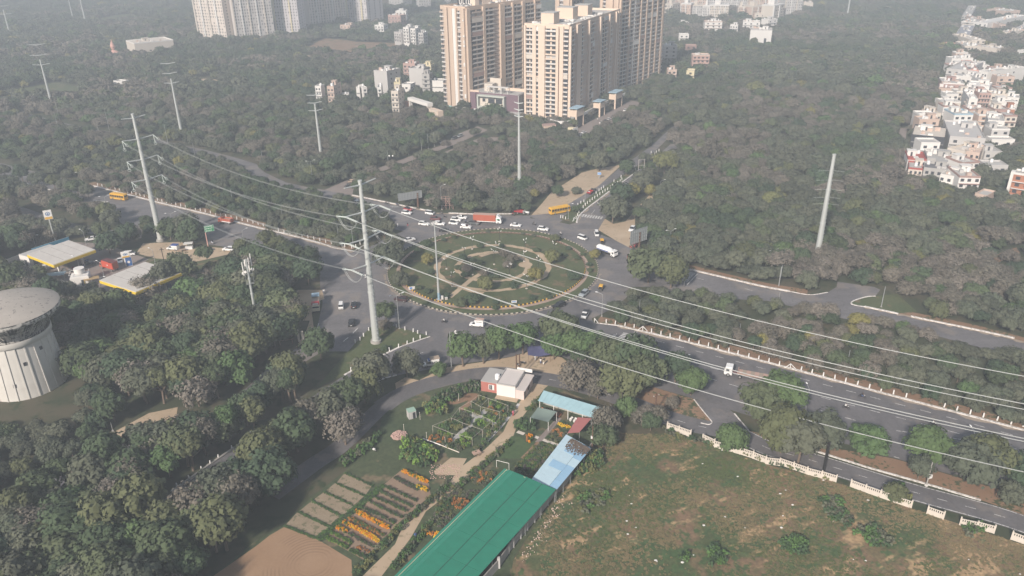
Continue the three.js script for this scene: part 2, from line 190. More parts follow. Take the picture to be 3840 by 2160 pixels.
{ // ploughed plot with the ring tracks of the tractor
  const P = [[-59.2,-113.0], [-53.2,-120.8], [-51.2,-123.9], [-48.9,-126.2], [-40.9,-122.4], [-32.9,-116.6], [-32.0,-112.5], [-29.9,-103.4], [-61.1,-104.0]], o = [-40.6,-115.7];
  const t = tex(1024, (u, v) => { const x = u * 50 - 25, y = v * 50 - 25, r = Math.hypot(x, y) + 0.7 * (fbm(x * 0.3, y * 0.3, 141, 3) - 0.5), n = fbm(x * 0.25, y * 0.25, 142, 5), g = fbm(x * 2.5, y * 2.5, 143, 3), w = 0.5 + 0.5 * Math.sin(r * 8.2), m = step01(2, 3.5, r) * (1 - step01(8.5, 12, r)) * step01(0.25, 0.6, n); let c = two([0.27, 0.165, 0.095], [0.36, 0.235, 0.145], n * 0.6 + g * 0.4); return two(c, [0.185, 0.11, 0.065], 0.6 * w * w * m * step01(0.42, 0.6, fbm(x * 0.12 + 7, y * 0.12, 144, 3))); }, 50);
  t.offset.set(0.5 - o[0] / 50, 0.5 + o[1] / 50); struct('ploughed_plot', flat(P, 0.055), texMat(t)); blocked.push(P);
}
sheet('path', [[-30.4,-105.9], [-29.9,-112.4], [-24.7,-120.8], [-23.5,-127.5], [-15.8,-137.8], [-12.1,-145.8], [-7.2,-151.7], [-2.7,-158.8], [-0.5,-166.7], [2.5,-174.2], [5.5,-180.8], [7.9,-182.8], [11.2,-181.9], [8.5,-178.4], [6.3,-173.7], [1.3,-163.3], [-0.5,-155.9], [-9.5,-143.6], [-14.1,-136.8], [-19.3,-130.4], [-21.8,-122.2], [-26.2,-112.3], [-25.8,-105.8]], 0.9, M.dirt);
// the roundabout: kerb ring, grass strip, red path, lawn, sandy paths
annSheet('grass_strip', 35.4, RR - 0.2, 0.16, M.lawn); annSheet('garden_path', 33.9, 35.4, 0.17, texMat(tex(128, (u, v) => two([0.3, 0.2, 0.15], [0.46, 0.36, 0.3], fbm(u * 10, v * 10, 111, 4, 10)), 6)));
annSheet('lawn', 0.01, 33.9, 0.2, M.lawn); blocked.push(ring(RR));
const sandTex = tex(256, (u, v) => { const n = fbm(u * 8, v * 8, 121, 5, 8), f = fbm(u * 40, v * 40, 122, 2, 40); return two([0.34, 0.25, 0.16], [0.56, 0.44, 0.31], n * 0.6 + f * 0.4); }, 10); M.sand = texMat(sandTex);
function wobbly(r, w, seed) { const o = [], i_ = []; for (let i = 0; i <= 160; i++) { const a = i / 160 * Math.PI * 2, q = a * 3.2 + seed, n = (vnoise(Math.cos(a) * 9 + 40, Math.sin(a) * 9 + 40, seed) - 0.5), m = (vnoise(Math.cos(a) * 7 + 90, Math.sin(a) * 7 + 90, seed + 4) - 0.5); o.push([RB[0] + (r + w / 2 + n * 0.9) * Math.cos(a), RB[1] + (r + w / 2 + n * 0.9) * Math.sin(a)]); i_.push([RB[0] + (r - w / 2 + m * 0.9) * Math.cos(a), RB[1] + (r - w / 2 + m * 0.9) * Math.sin(a)]); } return [...o, ...i_.reverse()]; }
struct('garden_path', flat(wobbly(20.5, 2.1, 7), 0.225), M.sand); struct('garden_path', flat(wobbly(13.2, 1.9, 8), 0.232), M.sand);
for (const [k, P] of [[[-11.4,-254.2], [-14.1,-250.1], [-16.7,-244.8], [-19.7,-238.5], [-21.2,-235.4]], [[9.7,-273.7], [13.2,-268.9]], [[-11.9,-270.6], [-7.0,-274.4]], [[-16.6,-242.2], [-13.1,-239.5], [-9.8,-238.1]]].entries()) struct('garden_path', flat(ribbon(smooth(P), 1.9), 0.238 + k * 0.004), M.sand);
{ const g = new THREE.CircleGeometry(2.6, 24); g.rotateX(-Math.PI / 2); g.translate(RB[0] + 12, 0.246, RB[1] - 1); struct('garden_path', g, M.sand); }
// wind-blown dust lying along the road edges
{ const dustM = texMat(tex(128, (u, v) => { const n = fbm(u * 8, v * 8, 151, 4, 8), f = fbm(u * 30, v * 30, 152, 2, 30); return two([0.24, 0.2, 0.165], [0.42, 0.34, 0.26], n * 0.6 + f * 0.4); }, 8)); let k = 0;
  const dust = (pts, w) => { const s = smooth(pts, 14), L = [], Rr = []; s.forEach((p, i) => { const q = offset(s.slice(Math.max(0, i - 1), i + 2), 1)[Math.min(1, i)], d = [q[0] - p[0], q[1] - p[1]], a = w * (0.15 + 1.1 * vnoise(i * 0.7, k * 9, 160)); L.push([p[0] + d[0] * a, p[1] + d[1] * a]); Rr.push([p[0] - d[0] * 0.3, p[1] - d[1] * 0.3]); }); struct('dust', flat([...L, ...Rr.reverse()], 0.1035 + 0.0003 * k++), dustM); };
  dust(westTop.slice(1, 8), 1.6); dust([[32.9,-213.8], ...seTop.slice(2)], 1.5); dust([[-74.1,-346.3], [-57.3,-335.9], [-42.2,-326.5], [-33.3,-320.6], [-16.7,-318.0]], 1.4); dust([[58.5,-259.9], [74.1,-249.1], [88.0,-239.7], [94.4,-236.4]], 1.2); dust([[114.7,-224.2], [123.2,-218.8], [135.0,-211.6], [141.6,-207.7], [151.8,-199.7]], 1.4); dust([[27.6,-305.7], [29.5,-313.9], [41.5,-337.3], [54.2,-360.0]].reverse(), -1.2); dust(ring(RR + 0.3, 40, 0.2, 3.0), -1.1); }
// kerbs
function kerb(name, pts, w = 0.45, h = 0.16, m = M.kerb) { const o = [...offset(pts, w / 2), ...offset(pts, -w / 2).reverse()]; const g = extr(o, h, 0.05); const p = g.attributes.position, u = g.attributes.uv; for (let i = 0; i < p.count; i++) u.setXY(i, p.getX(i) + p.getY(i), p.getZ(i)); return struct(name, g, m); }
kerb('kerb', smooth([[-205.3,-366.8], ...westTop.slice(2, 7)]), 0.9, 0.2); kerb('kerb', [[-76.0,-286.6], [-69.8,-281.5], [-61.2,-277.7], [-58.1,-283.8]], 0.4);
for (const [a, b] of [[[-266.4,-387.1], [-235.4,-368.6]], [[-226.3,-362.7], [-220.0,-359.0]], [[-219.7,-358.5], [-201.6,-347.9]], [[-194.6,-344.2], [-186.4,-341.3]]]) kerb('kerb', [a, b], 0.8, 0.3);
kerb('kerb', smooth([[-74.1,-346.3], [-57.3,-335.9], [-42.2,-326.5]]), 0.8, 0.3); kerb('kerb', [[-40.3,-325.5], [-33.3,-320.6]], 0.8, 0.3); kerb('kerb', [[-27.2,-319.7], [-16.7,-318.0], [0.5,-317.5]], 0.8, 0.3);
kerb('kerb', smooth([[58.5,-259.9], [74.1,-249.1], [88.0,-239.7], [94.4,-236.4]]), 0.8, 0.3);
kerb('kerb', smooth([[94.4,-236.4], [100.2,-233.6], [106.8,-235.2]]), 0.25); kerb('kerb', smooth([[121.5,-231.8], [118.7,-231.5], [112.4,-228.1], [111.3,-226.4], [112.7,-225.0], [114.7,-224.2]]), 0.4);
kerb('kerb', smooth([[114.7,-224.2], [123.2,-218.8]]), 0.7, 0.3); kerb('kerb', smooth([[126.3,-216.9], [135.0,-211.6], [141.6,-207.7], [150.4,-202.0]]), 0.7, 0.3);
kerb('kerb', smooth([[32.9,-213.8], ...seTop.slice(2)]), 0.75, 0.2); kerb('kerb', [[26.5,-215.6], [32.9,-213.8]], 0.35);
kerb('kerb', smooth([[-25.4,-208.4], [-29.1,-205.8], [-34.1,-202.0]]), 0.3); kerb('kerb', smooth([[-34.1,-202.0], [-41.5,-194.1], [-47.6,-186.7]]), 0.6); kerb('kerb', [[-64.5,-159.4], [-72.0,-147.0], [-77.1,-137.7]], 0.5, 0.5, M.concrete);
kerb('kerb', smooth([[27.6,-305.7], [29.5,-313.9], [41.5,-337.3], [54.2,-360.0], [65.7,-380.1]]), 0.7, 0.35);
for (const q of [[[47.7,-172.0], [48.6,-167.7], [49.9,-162.3], [50.0,-161.6], [49.1,-160.6], [47.1,-161.3]]]) kerb('kerb', smooth(q), 0.25, 0.12);
kerb('kerb', [[71.7,-149.2], [81.4,-142.9], [92.8,-136.4], [101.1,-131.3]], 0.5, 0.2);
kerb('kerb', [[56.6,-165.1], [58.2,-157.7]], 0.3); kerb('kerb', [[-38.5,-182.6], [-35.3,-185.0], [-32.8,-186.2]], 0.3);
// the painted kerb stones round the roundabout
{
  const k = thing('roundabout_kerb', 'black and white painted kerb ringing the round garden island', 'kerb');
  obj('kerb_base', clean(new THREE.RingGeometry(RR - 0.3, RR + 0.02, 128).rotateX(-Math.PI / 2).translate(RB[0], 0.12, RB[1])), M.concrete, k);
  const n = 288, st = new THREE.BoxGeometry(0.3, 0.3, Math.PI * 2 * RR / n * 0.97), w2 = mat(0.5, 0.45, 0.36, 0.85);
  for (let i = 0; i < n; i++) { const a = i / n * Math.PI * 2, s = new THREE.Mesh(st, i % 2 ? M.black : w2); s.name = 'kerb_stone'; s.position.set(RB[0] + RR * Math.cos(a), 0.16, RB[1] + RR * Math.sin(a)); s.rotation.y = -a; s.castShadow = s.receiveShadow = true; k.add(s); }
  const e = thing('garden_edging', 'low scalloped edging wall painted yellow and black round the lawn', 'edging wall'), ye = mat(0.68, 0.42, 0.06, 0.8), wh = mat(0.5, 0.36, 0.26, 0.85), b2 = new THREE.CylinderGeometry(0.32, 0.32, 0.22, 8, 1, false, 0, Math.PI); b2.rotateZ(Math.PI / 2); b2.rotateY(Math.PI / 2); b2.rotateX(0);
  obj('edging_base', clean(new THREE.CylinderGeometry(33.75, 33.75, 0.5, 128, 1, true).translate(RB[0], 0.4, RB[1])), mat(0.12, 0.07, 0.05, 0.9), e);
  const seg = new THREE.BoxGeometry(0.26, 0.42, 0.5); for (let i = 0; i < 290; i++) { const a = i / 290 * Math.PI * 2, s = new THREE.Mesh(seg, i % 2 ? M.black : Math.sin(a) > 0.1 ? ye : wh); s.name = 'edging_block'; s.position.set(RB[0] + 33.9 * Math.cos(a), 0.45, RB[1] + 33.9 * Math.sin(a)); s.rotation.y = -a; s.castShadow = s.receiveShadow = true; e.add(s); }
}
// painted lines
const marks = [];
const line = (a, b, w, y = 0.105) => { const L = Math.hypot(b[0] - a[0], b[1] - a[1]) || 1, nx = -(b[1] - a[1]) / L * w / 2, nz = (b[0] - a[0]) / L * w / 2; return flat([[a[0] + nx, a[1] + nz], [b[0] + nx, b[1] + nz], [b[0] - nx, b[1] - nz], [a[0] - nx, a[1] - nz]], y); };
function dashes(pts, on, every, w, y) { return along(pts, every).map(([x, z, h]) => line([x, z], [x + Math.sin(h) * on, z + Math.cos(h) * on], w, y)); }
for (const [k, q] of [[[38.3,-206.8], [63.8,-191.1], [109.3,-162.6], [137.3,-144.0]], [[35.4,-200.5], [80.8,-172.4], [101.0,-160.2], [134.3,-139.7]], [[43.8,-188.9], [92.1,-157.5], [115.9,-150.8], [131.8,-136.1]]].entries()) struct('road_marking', dashes(q, 2.5, 6, 0.2, 0.1085 + k * 0.0004), M.paint);
{ const z = []; const A = [34.0,-208.9], B = [28.1,-200.1], A2 = [36.2,-207.9], B2 = [31.4,-198.0]; for (let i = 0; i < 12; i++) { const t = i / 11; z.push(line([mix(A[0], B[0], t), mix(A[1], B[1], t)], [mix(A2[0], B2[0], t), mix(A2[1], B2[1], t)], 0.55, 0.112)); } struct('road_marking', z, M.paint);
  struct('road_marking', [line([38.6,-209.9], [32.2,-198.8], 0.22, 0.1135), line([37.9,-209.9], [31.7,-199.0], 0.22, 0.1137), line([32.0,-208.5], [27.4,-200.2], 0.22, 0.1139), line([31.2,-208.0], [26.9,-200.2], 0.22, 0.1141)], M.paint); }
{ const z = []; const A = [30.0,-314.6], B = [38.6,-310.9]; for (let i = 0; i < 9; i++) { const t = i / 8, x = mix(A[0], B[0], t), w = mix(A[1], B[1], t); z.push(line([x + 0.6, w - 1.6], [x - 0.6, w + 1.6], 0.75, 0.108)); } struct('road_marking', z, M.paint); }
{ const z = []; for (let i = 0; i < 8; i++) { const t = i / 7, A = [62.7,-253.7], B = [59.9,-246.9], A2 = [65.8,-252.2], B2 = [61.7,-245.6]; z.push(line([mix(A[0], B[0], t), mix(A[1], B[1], t)], [mix(A2[0], B2[0], t), mix(A2[1], B2[1], t)], 0.4, 0.108)); } z.push(line([66.4,-251.8], [60.8,-242.8], 0.25, 0.1085), line([62.7,-254.5], [60.4,-251.1], 0.2, 0.109)); struct('road_marking', z, M.paint); }
struct('road_marking', [line([-54.2,-330.2], [-51.1,-330.6], 0.35, 0.108), line([-53.7,-329.4], [-50.5,-329.8], 0.35, 0.1083), line([-53.1,-328.5], [-49.9,-328.9], 0.35, 0.1086)], M.paint);
struct('road_marking', [...dashes(offset(lane, 0).slice(40), 2, 5.4, 0.16, 0.118)], M.paint);
struct('road_marking', [...[2.85, -2.85].map((d, i) => flat(ribbon(offset(lane, d).slice(88), 0.22), 0.1195 + i * 0.0004))], M.paint);
struct('road_marking', [line([-61.8,-218.2], [-60.0,-202.9], 0.3, 0.1), line([-48.6,-214.7], [-49.7,-211.2], 0.3, 0.1), line([-50.6,-208.6], [-51.6,-206.1], 0.3, 0.1), line([-36.2,-191.4], [-38.1,-189.7], 0.3, 0.11), line([-40.6,-187.2], [-42.6,-185.3], 0.3, 0.11), line([-26.6,-198.8], [-28.8,-197.1], 0.25, 0.11), line([-60.8,-156.6], [-62.4,-153.9], 0.25, 0.11), line([-63.9,-151.2], [-65.3,-148.8], 0.25, 0.11), line([-66.9,-146.0], [-68.4,-143.5], 0.25, 0.11), line([37.0,-321.5], [34.6,-315.2], 0.2, 0.109), line([65.3,-248.4], [67.6,-246.8], 0.2, 0.11), line([62.3,-239.0], [64.4,-237.3], 0.2, 0.11), line([79.8,-239.2], [82.0,-237.5], 0.2, 0.11), line([87.1,-231.4], [89.1,-230.4], 0.2, 0.11), line([-94.2,-164.0], [-89.5,-161.2], 0.3, 0.12), line([89.2,-146.7], [90.2,-146.1], 0.2, 0.111)], M.paint);

// ---------- trees ----------
// a crown of unit radius: leaf tufts over many small clumps, each clump round a dark hollow core
function crownGeo(seed, { lobes = 22, leaves = 80, leaf = 0.12, squash = 0.72, top = 0.1, gap = 0.25, core = 0.7 } = {}) {
  const R = rng(seed), pos = [], nor = [], v = new THREE.Vector3(), n = new THREE.Vector3(), t = new THREE.Vector3(), b = new THREE.Vector3();
  const tri = (a, c, d, na) => { pos.push(a.x, a.y, a.z, c.x, c.y, c.z, d.x, d.y, d.z); for (let i = 0; i < 3; i++) nor.push(na.x, na.y, na.z); };
  for (let l = 0; l < lobes; l++) {
    const y = 1 - (l + 0.5) / lobes * 1.55, ph = l * 2.39996 + R() * 0.9, rad = Math.sqrt(Math.max(0, 1 - y * y)), k = 0.52 + 0.3 * R(), lr = 0.26 + 0.2 * R();
    const cx = rad * Math.cos(ph) * k, cy = (y * k + top) * squash, cz = rad * Math.sin(ph) * k;
    if (core) { const g = new THREE.IcosahedronGeometry(lr * core, 0), p = g.attributes.position; for (let i = 0; i < p.count; i += 3) { const q = [0, 1, 2].map((j) => new THREE.Vector3(p.getX(i + j) + cx, p.getY(i + j) * 0.85 + cy, p.getZ(i + j) + cz)); n.copy(q[1]).sub(q[0]).cross(t.copy(q[2]).sub(q[0])).normalize(); tri(q[0], q[1], q[2], n); } }
    for (let i = 0; i < leaves; i++) {
      const u = R() * 2 - 1, a = R() * Math.PI * 2, s = Math.sqrt(1 - u * u); v.set(s * Math.cos(a), u, s * Math.sin(a)); if (v.y < -0.35 && R() < 0.7) continue;
      n.copy(v).add(new THREE.Vector3(R() - 0.5, R() - 0.2, R() - 0.5).multiplyScalar(1.1)).normalize();
      t.set(R() - 0.5, R() - 0.5, R() - 0.5).cross(n).normalize(); b.crossVectors(n, t);
      const rr = lr * (1 - gap * R() * R() + 0.14 * R()), S = leaf * (0.6 + 0.8 * R()), W = S * (0.55 + 0.3 * R());
      const c = new THREE.Vector3(cx + v.x * rr, cy + v.y * rr * 0.85, cz + v.z * rr);
      const A = c.clone().addScaledVector(t, -S), B = c.clone().addScaledVector(t, S), D = c.clone().addScaledVector(b, W), E = c.clone().addScaledVector(b, -W);
      const nn = v.clone().multiplyScalar(0.9).add(n).normalize(); tri(A, E, B, nn); tri(A, B, D, nn);
    }
  }
  const g = new THREE.BufferGeometry(); g.setAttribute('position', new THREE.Float32BufferAttribute(pos, 3)); g.setAttribute('normal', new THREE.Float32BufferAttribute(nor, 3)); return g;
}
function trunkGeo(seed, h = 1) { // unit height up to the crown's middle, with limbs
  const R = rng(seed), gs = [bar([0, -0.05, 0], [0.04, 0.55, 0.03], 0.055, 7, 0.04)];
  for (let i = 0; i < 5; i++) { const a = i * 1.26 + R() * 0.6, s = 0.3 + 0.18 * R(); gs.push(bar([0.03, 0.5, 0.02], [Math.cos(a) * s, 0.85 + 0.3 * R(), Math.sin(a) * s], 0.032, 5, 0.012)); }
  return merge(gs);
}
const crownsNear = [1, 2, 3, 4, 5, 6].map((s) => crownGeo(100 + s, { lobes: 26 + s, leaves: 74, leaf: 0.088, squash: [0.8, 0.7, 0.62, 0.75, 0.85, 0.66][s - 1] }));
const crownsFine = [1, 2, 3].map((s) => crownGeo(200 + s, { lobes: 34, leaves: 66, leaf: 0.06, squash: 0.66, gap: 0.5, core: 0.45 })); // thin grey-brown crowns that twigs show through
const crownsFar = [1, 2, 3, 4].map((s) => crownGeo(300 + s, { lobes: 15, leaves: 30, leaf: 0.15, squash: 0.6 + 0.05 * s }));
const trunks = [1, 2].map((s) => trunkGeo(400 + s));
const leafMat = (r, g, b) => mat(r, g, b, 0.85, 0, { side: THREE.DoubleSide });
const KIND = {
  dark: { say: 'dark green', tones: [[0.05, 0.078, 0.036], [0.042, 0.07, 0.036], [0.06, 0.085, 0.038]], set: crownsNear },
  olive: { say: 'olive green', tones: [[0.088, 0.1, 0.044], [0.1, 0.112, 0.05], [0.08, 0.1, 0.048]], set: crownsNear },
  dull: { say: 'grey green', tones: [[0.08, 0.09, 0.058], [0.092, 0.1, 0.066], [0.072, 0.086, 0.056]], set: crownsNear },
  brown: { say: 'grey brown', tones: [[0.142, 0.126, 0.1], [0.125, 0.115, 0.09], [0.16, 0.142, 0.118]], set: crownsFine },
  yellow: { say: 'yellow flecked green', tones: [[0.18, 0.165, 0.05], [0.13, 0.138, 0.052]], set: crownsNear },
  bright: { say: 'fresh green', tones: [[0.066, 0.115, 0.04], [0.075, 0.12, 0.042]], set: crownsNear },
};
for (const k of Object.values(KIND)) k.mats = k.tones.map((t) => leafMat(...t));
const barkMat = mat(0.16, 0.12, 0.09, 0.95);
let treeN = 0;
function tree(name, label, category, [x, z], r, h, kind, group) { // r crown radius, h height of the crown's middle
  const i = treeN++, K = KIND[kind], o = thing(name, label, category, [x, 0, z], i * 1.7, group);
  const c = obj('crown', K.set[i % K.set.length], K.mats[i % K.mats.length], o); c.position.y = h; c.scale.set(r, r * (0.95 + 0.25 * ((i * 0.37) % 1)), r); c.rotation.y = i * 2.1;
  const t = obj('trunk', trunks[i % 2], barkMat, o); t.scale.set(h * 0.9, h, h * 0.9); return o;
}

// ---------- buildings ----------
const wall = (r, g, b, s = 9) => texMat(tex(128, (u, v) => { const n = fbm(u * 6, v * 6, Math.round(r * 900 + b * 77), 4, 6), k = fbm(u * 24, v * 3, 17, 3, 24), q = 0.86 + 0.2 * n + 0.08 * (k - 0.5); return [r * q, g * q, b * q]; }, s), 0.9);
const W = {
  cream: wall(0.68, 0.54, 0.43), pinkish: wall(0.56, 0.43, 0.36), pale: wall(0.62, 0.56, 0.49), white: wall(0.76, 0.74, 0.71), grey: wall(0.4, 0.39, 0.375), lightGrey: wall(0.53, 0.515, 0.5), brick: wall(0.4, 0.17, 0.1), pinkBrick: wall(0.46, 0.31, 0.27), salmon: wall(0.7, 0.4, 0.33), yellow: wall(0.68, 0.6, 0.4), dark: mat(0.035, 0.037, 0.045, 0.6), glass: mat(0.05, 0.055, 0.065, 0.25), purple: wall(0.17, 0.105, 0.13), roof: wall(0.47, 0.46, 0.44, 14), red: mat(0.36, 0.075, 0.06, 0.8), maroon: wall(0.38, 0.25, 0.22), tank: mat(0.8, 0.8, 0.8, 0.5), blue: mat(0.33, 0.46, 0.55, 0.6),
};
const tankGeo = merge([cyl(0.75, 0.75, 1.5, 0, 0, 0, 10), cyl(0.75, 0.3, 0.25, 0, 1.5, 0, 10)]);
const unit = new THREE.BoxGeometry(1, 1, 1); // one box, scaled for the many small alike parts
function bit(name, m, parent, [x, y, z], [w, h, d], ry = 0) { const o = new THREE.Mesh(unit, m); o.name = name; o.position.set(x, y + h / 2, z); o.scale.set(w, h, d); o.rotation.y = ry; o.castShadow = o.receiveShadow = true; parent.add(o); return o; }
// a thing at ground point a whose local +x runs to b and whose local +z faces outward
function facing(name, label, category, a, b, group) { const o = thing(name, label, category, [a[0], 0, a[1]], Math.atan2(-(b[1] - a[1]), b[0] - a[0]), group); o.L = Math.hypot(b[0] - a[0], b[1] - a[1]); return o; }
// a flat-roofed house; floors with windows on the front and the right side, parapet, head room and tanks
function house(label, a, b, depth, floors, wallM, { roofM = W.roof, head = 0.3, tanks = 1, win = 3, fh = 3.1, side = W.grey, ledge = true, group = 'houses', door = false, base = 0 } = {}) {
  const o = facing('house', label, 'house', a, b), L = o.L, H = floors * fh, R = rng(Math.round(a[0] * 13 + a[1] * 7));
  obj('wall', box(L, H + base, depth, L / 2, 0, -depth / 2), wallM, o);
  obj('roof', box(L - 0.5, 0.12, depth - 0.5, L / 2, base + H + 0.002, -depth / 2), roofM, o);
  obj('parapet', [box(L + 0.06, 0.9, 0.25, L / 2, base + H, -0.12), box(L + 0.06, 0.9, 0.25, L / 2, base + H, -depth + 0.12), box(0.25, 0.9, depth - 0.5, 0.12, base + H, -depth / 2), box(0.25, 0.9, depth - 0.5, L - 0.12, base + H, -depth / 2)], side === W.grey ? wallM : side, o);
  for (let f = 0; f < floors; f++) {
    for (let i = 0; i < win; i++) { const w = Math.min(1.7, L / win * 0.5), x = L * (i + 0.5) / win + (R() - 0.5) * 0.6; const q = bit('window', W.glass, o, [x, base + f * fh + 0.9, 0.012], [w, 1.35, 0.1]); }
    if (ledge && f) bit('balcony', side, o, [L * 0.5, base + f * fh - 0.1, 0.45], [L * 0.96, 0.16, 1.1]);
    if (depth > 6) for (let i = 0; i < 2; i++) bit('window', W.glass, o, [L + 0.012, base + f * fh + 1, -depth * (0.3 + 0.4 * i)], [0.1, 1.2, 1.3]);
  }
  if (head) { const hw = Math.min(5.5, L * head + 1.4), hx = L * (0.25 + 0.5 * R()), hz = -depth * (0.55 + 0.2 * R()); obj('stair_room', [box(hw, 2.7, 3.4, hx, base + H, hz), box(hw + 0.6, 0.2, 4, hx, base + H + 2.7, hz)], wallM === W.dark ? W.white : wallM, o); bit('door', W.glass, o, [hx, base + H + 0.1, hz + 1.72], [0.9, 2, 0.1]); }
  if (L * depth > 90) for (let i = 0; i < Math.min(7, L * depth / 40); i++) bit('roof_box', R() < 0.6 ? W.white : R() < 0.5 ? W.lightGrey : W.pinkish, o, [1.5 + R() * (L - 3), base + H + 0.12, -1.2 - R() * (depth - 2.4)], [0.8 + R() * 2.2, 0.4 + R() * 1.6, 0.8 + R() * 2]);
  for (let i = 0; i < tanks; i++) { const t = obj('water_tank', tankGeo, W.tank, o); t.position.set(L * (0.15 + 0.7 * R()), base + H + 0.35 + (i && head ? 0 : 0), -depth * (0.2 + 0.7 * R())); }
  blocked.push([[-1, 1], [L + 1, 1], [L + 1, -depth - 1], [-1, -depth - 1]].map(([x, z]) => { const c = Math.cos(o.rotation.y), s = Math.sin(o.rotation.y); return [a[0] + x * c + z * s, a[1] - x * s + z * c]; }));
  return o;
}
// footprint from three roof corners: front left, front right, back left
const roofed = (label, a, b, d, floors, m, opt = {}) => { const L = Math.hypot(b[0] - a[0], b[1] - a[1]), ux = (b[0] - a[0]) / L, uz = (b[1] - a[1]) / L, dep = Math.abs((d[0] - a[0]) * -uz + (d[1] - a[1]) * ux); return house(label, a, b, Math.max(5, dep), floors, m, { fh: opt.H ? opt.H / floors : 3.1, ...opt }); };

// the three high apartment towers
function tower(name, label, a, b, depth, H, floors, frontSpec, sideSpec, mats) {
  const o = facing(name, label, 'apartment tower', a, b), L = o.L, fh = H / floors;
  obj('wall', box(L, H, depth, L / 2, 0, -depth / 2), mats.wall, o);
  obj('roof', box(L - 0.6, 0.15, depth - 0.6, L / 2, H + 0.003, -depth / 2), W.roof, o);
  obj('parapet', [box(L + 0.1, 2.6, 0.4, L / 2, H - 1.1, 0.1), box(0.4, 2.6, depth, L + 0.1, H - 1.1, -depth / 2), box(L, 1.5, 0.3, L / 2, H, -depth + 0.15), box(0.3, 1.5, depth, 0.15, H, -depth / 2)], mats.pier, o);
  const R = rng(floors * 31 + Math.round(L));
  const run = (len, spec, put) => { const tot = spec.reduce((s, q) => s + q[1], 0); let x = 0; for (const [kind, w] of spec) { const ww = w / tot * len, c = x + ww / 2; x += ww; put(kind, c, ww); } };
  const place = (side) => (kind, c, ww) => {
    const P = (y, out, w, h, d, name, m, sub) => side ? bit(name, m, sub || o, [L + out, y, -c], [d, h, w]) : bit(name, m, sub || o, [c, y, out], [w, h, d]);
    if (kind === 'pier') P(0, 0.7, ww, H + 0.4, 1.6, 'pier', mats.pier);
    if (kind === 'pale') P(0, 0.5, ww, H, 1.2, 'pier', W.white);
    if (kind === 'slot') for (let f = 0; f < floors; f++) P(f * fh + 1, 0.012, ww * 0.3, 1.3, 0.1, 'window', W.glass);
    if (kind === 'gap') { P(0.2, 0.02, ww * 0.94, H - 1.6, 0.12, 'shaft', mats.shade); for (let f = 1; f < floors; f++) P(f * fh - 0.15, 0.2, ww * 0.9, 0.25, 0.5, 'floor_band', mats.slab); }  // recess panels between bays, in a tone close to the wall colour
    if (kind === 'bal' || kind === 'small') for (let f = 0; f < floors; f++) {
      const y = f * fh, q = R();
      P(y + 0.25, 0.015, ww * 0.9, fh * 0.72, 0.1, 'window', q < 0.1 ? W.lightGrey : W.glass);
      if (ww > 3.2) P(y + 0.2, 0.05, ww * 0.16, fh * 0.7, 0.12, 'mullion', mats.wall);
      const bl = new THREE.Group(); bl.name = 'balcony'; o.add(bl);
      const out = kind === 'small' ? 1.0 : 1.25;
      P(y - 0.12, out / 2, ww * 0.96, 0.24, out, 'slab', mats.slab, bl);
      if (q > 0.04) P(y + 0.12, out - 0.06, ww * 0.94, 0.72, 0.08, 'railing', q < 0.3 ? mats.wall : q < 0.38 ? W.white : mats.rail, bl); else P(y + 0.12, out - 0.06, ww * 0.94, fh - 0.4, 0.08, 'screen', [W.pale, W.white, W.maroon][Math.floor(R() * 3)], bl);
    }
  };
  run(L, frontSpec, place(false)); run(depth, sideSpec, place(true));
  return o;
}
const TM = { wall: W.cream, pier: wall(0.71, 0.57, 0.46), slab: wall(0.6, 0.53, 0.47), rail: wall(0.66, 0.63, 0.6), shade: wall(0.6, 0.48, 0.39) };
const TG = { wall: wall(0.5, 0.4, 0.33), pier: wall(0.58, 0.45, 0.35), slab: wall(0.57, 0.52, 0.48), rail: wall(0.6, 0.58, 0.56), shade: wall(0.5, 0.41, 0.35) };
const sideT2 = [['pier', 1], ['bal', 3.4], ['gap', 1.6], ['pier', 4.2], ['small', 3.2], ['gap', 4.6], ['pier', 1.5], ['small', 2.6], ['small', 2.6], ['gap', 5.2], ['pier', 1.6], ['small', 2.4], ['bal', 5], ['gap', 1.4], ['pier', 1.4], ['small', 3.0], ['gap', 3.4], ['pier', 1.4], ['slot', 1.2], ['pier', 1.2], ['small', 2.2]];
const t2 = tower('apartment_tower', 'cream apartment tower with white clutter on its roof, nearest the roundabout', [10.1,-494.5], [36.3,-482.1], 98, 57.5, 21, [['pier', 1.3], ['bal', 4.6], ['pier', 2.6], ['small', 1.6], ['pier', 4.6], ['bal', 7.6], ['pier', 1.9], ['slot', 0.7], ['pier', 2.6], ['bal', 3.2]], sideT2, TM);
for (const [x, z, w, d, h] of [[11, -14, 8.5, 9, 6.5], [13, -38, 11, 9, 7.5], [16, -60, 9, 9, 7]]) { obj('stair_room', [box(w, h, d, x, 57.6, z)], W.cream, t2); obj('stair_room_roof', box(w + 0.5, 0.3, d + 0.5, x, 57.6 + h, z), W.roof, t2); }
{ const R = rng(9); for (let i = 0; i < 70; i++) { const x = 1.5 + R() * 26, z = -2 - R() * 76; if ([[11, -14], [13, -38], [16, -60]].some(([a, b]) => Math.abs(x - a) < 6.5 && Math.abs(z - b) < 6)) continue; bit('rooftop_panel', R() < 0.7 ? W.white : W.lightGrey, t2, [x, 57.8, z], [1.2 + R() * 2.6, 0.5 + R() * 0.7, 1 + R() * 2.2], R() * 0.3); } }
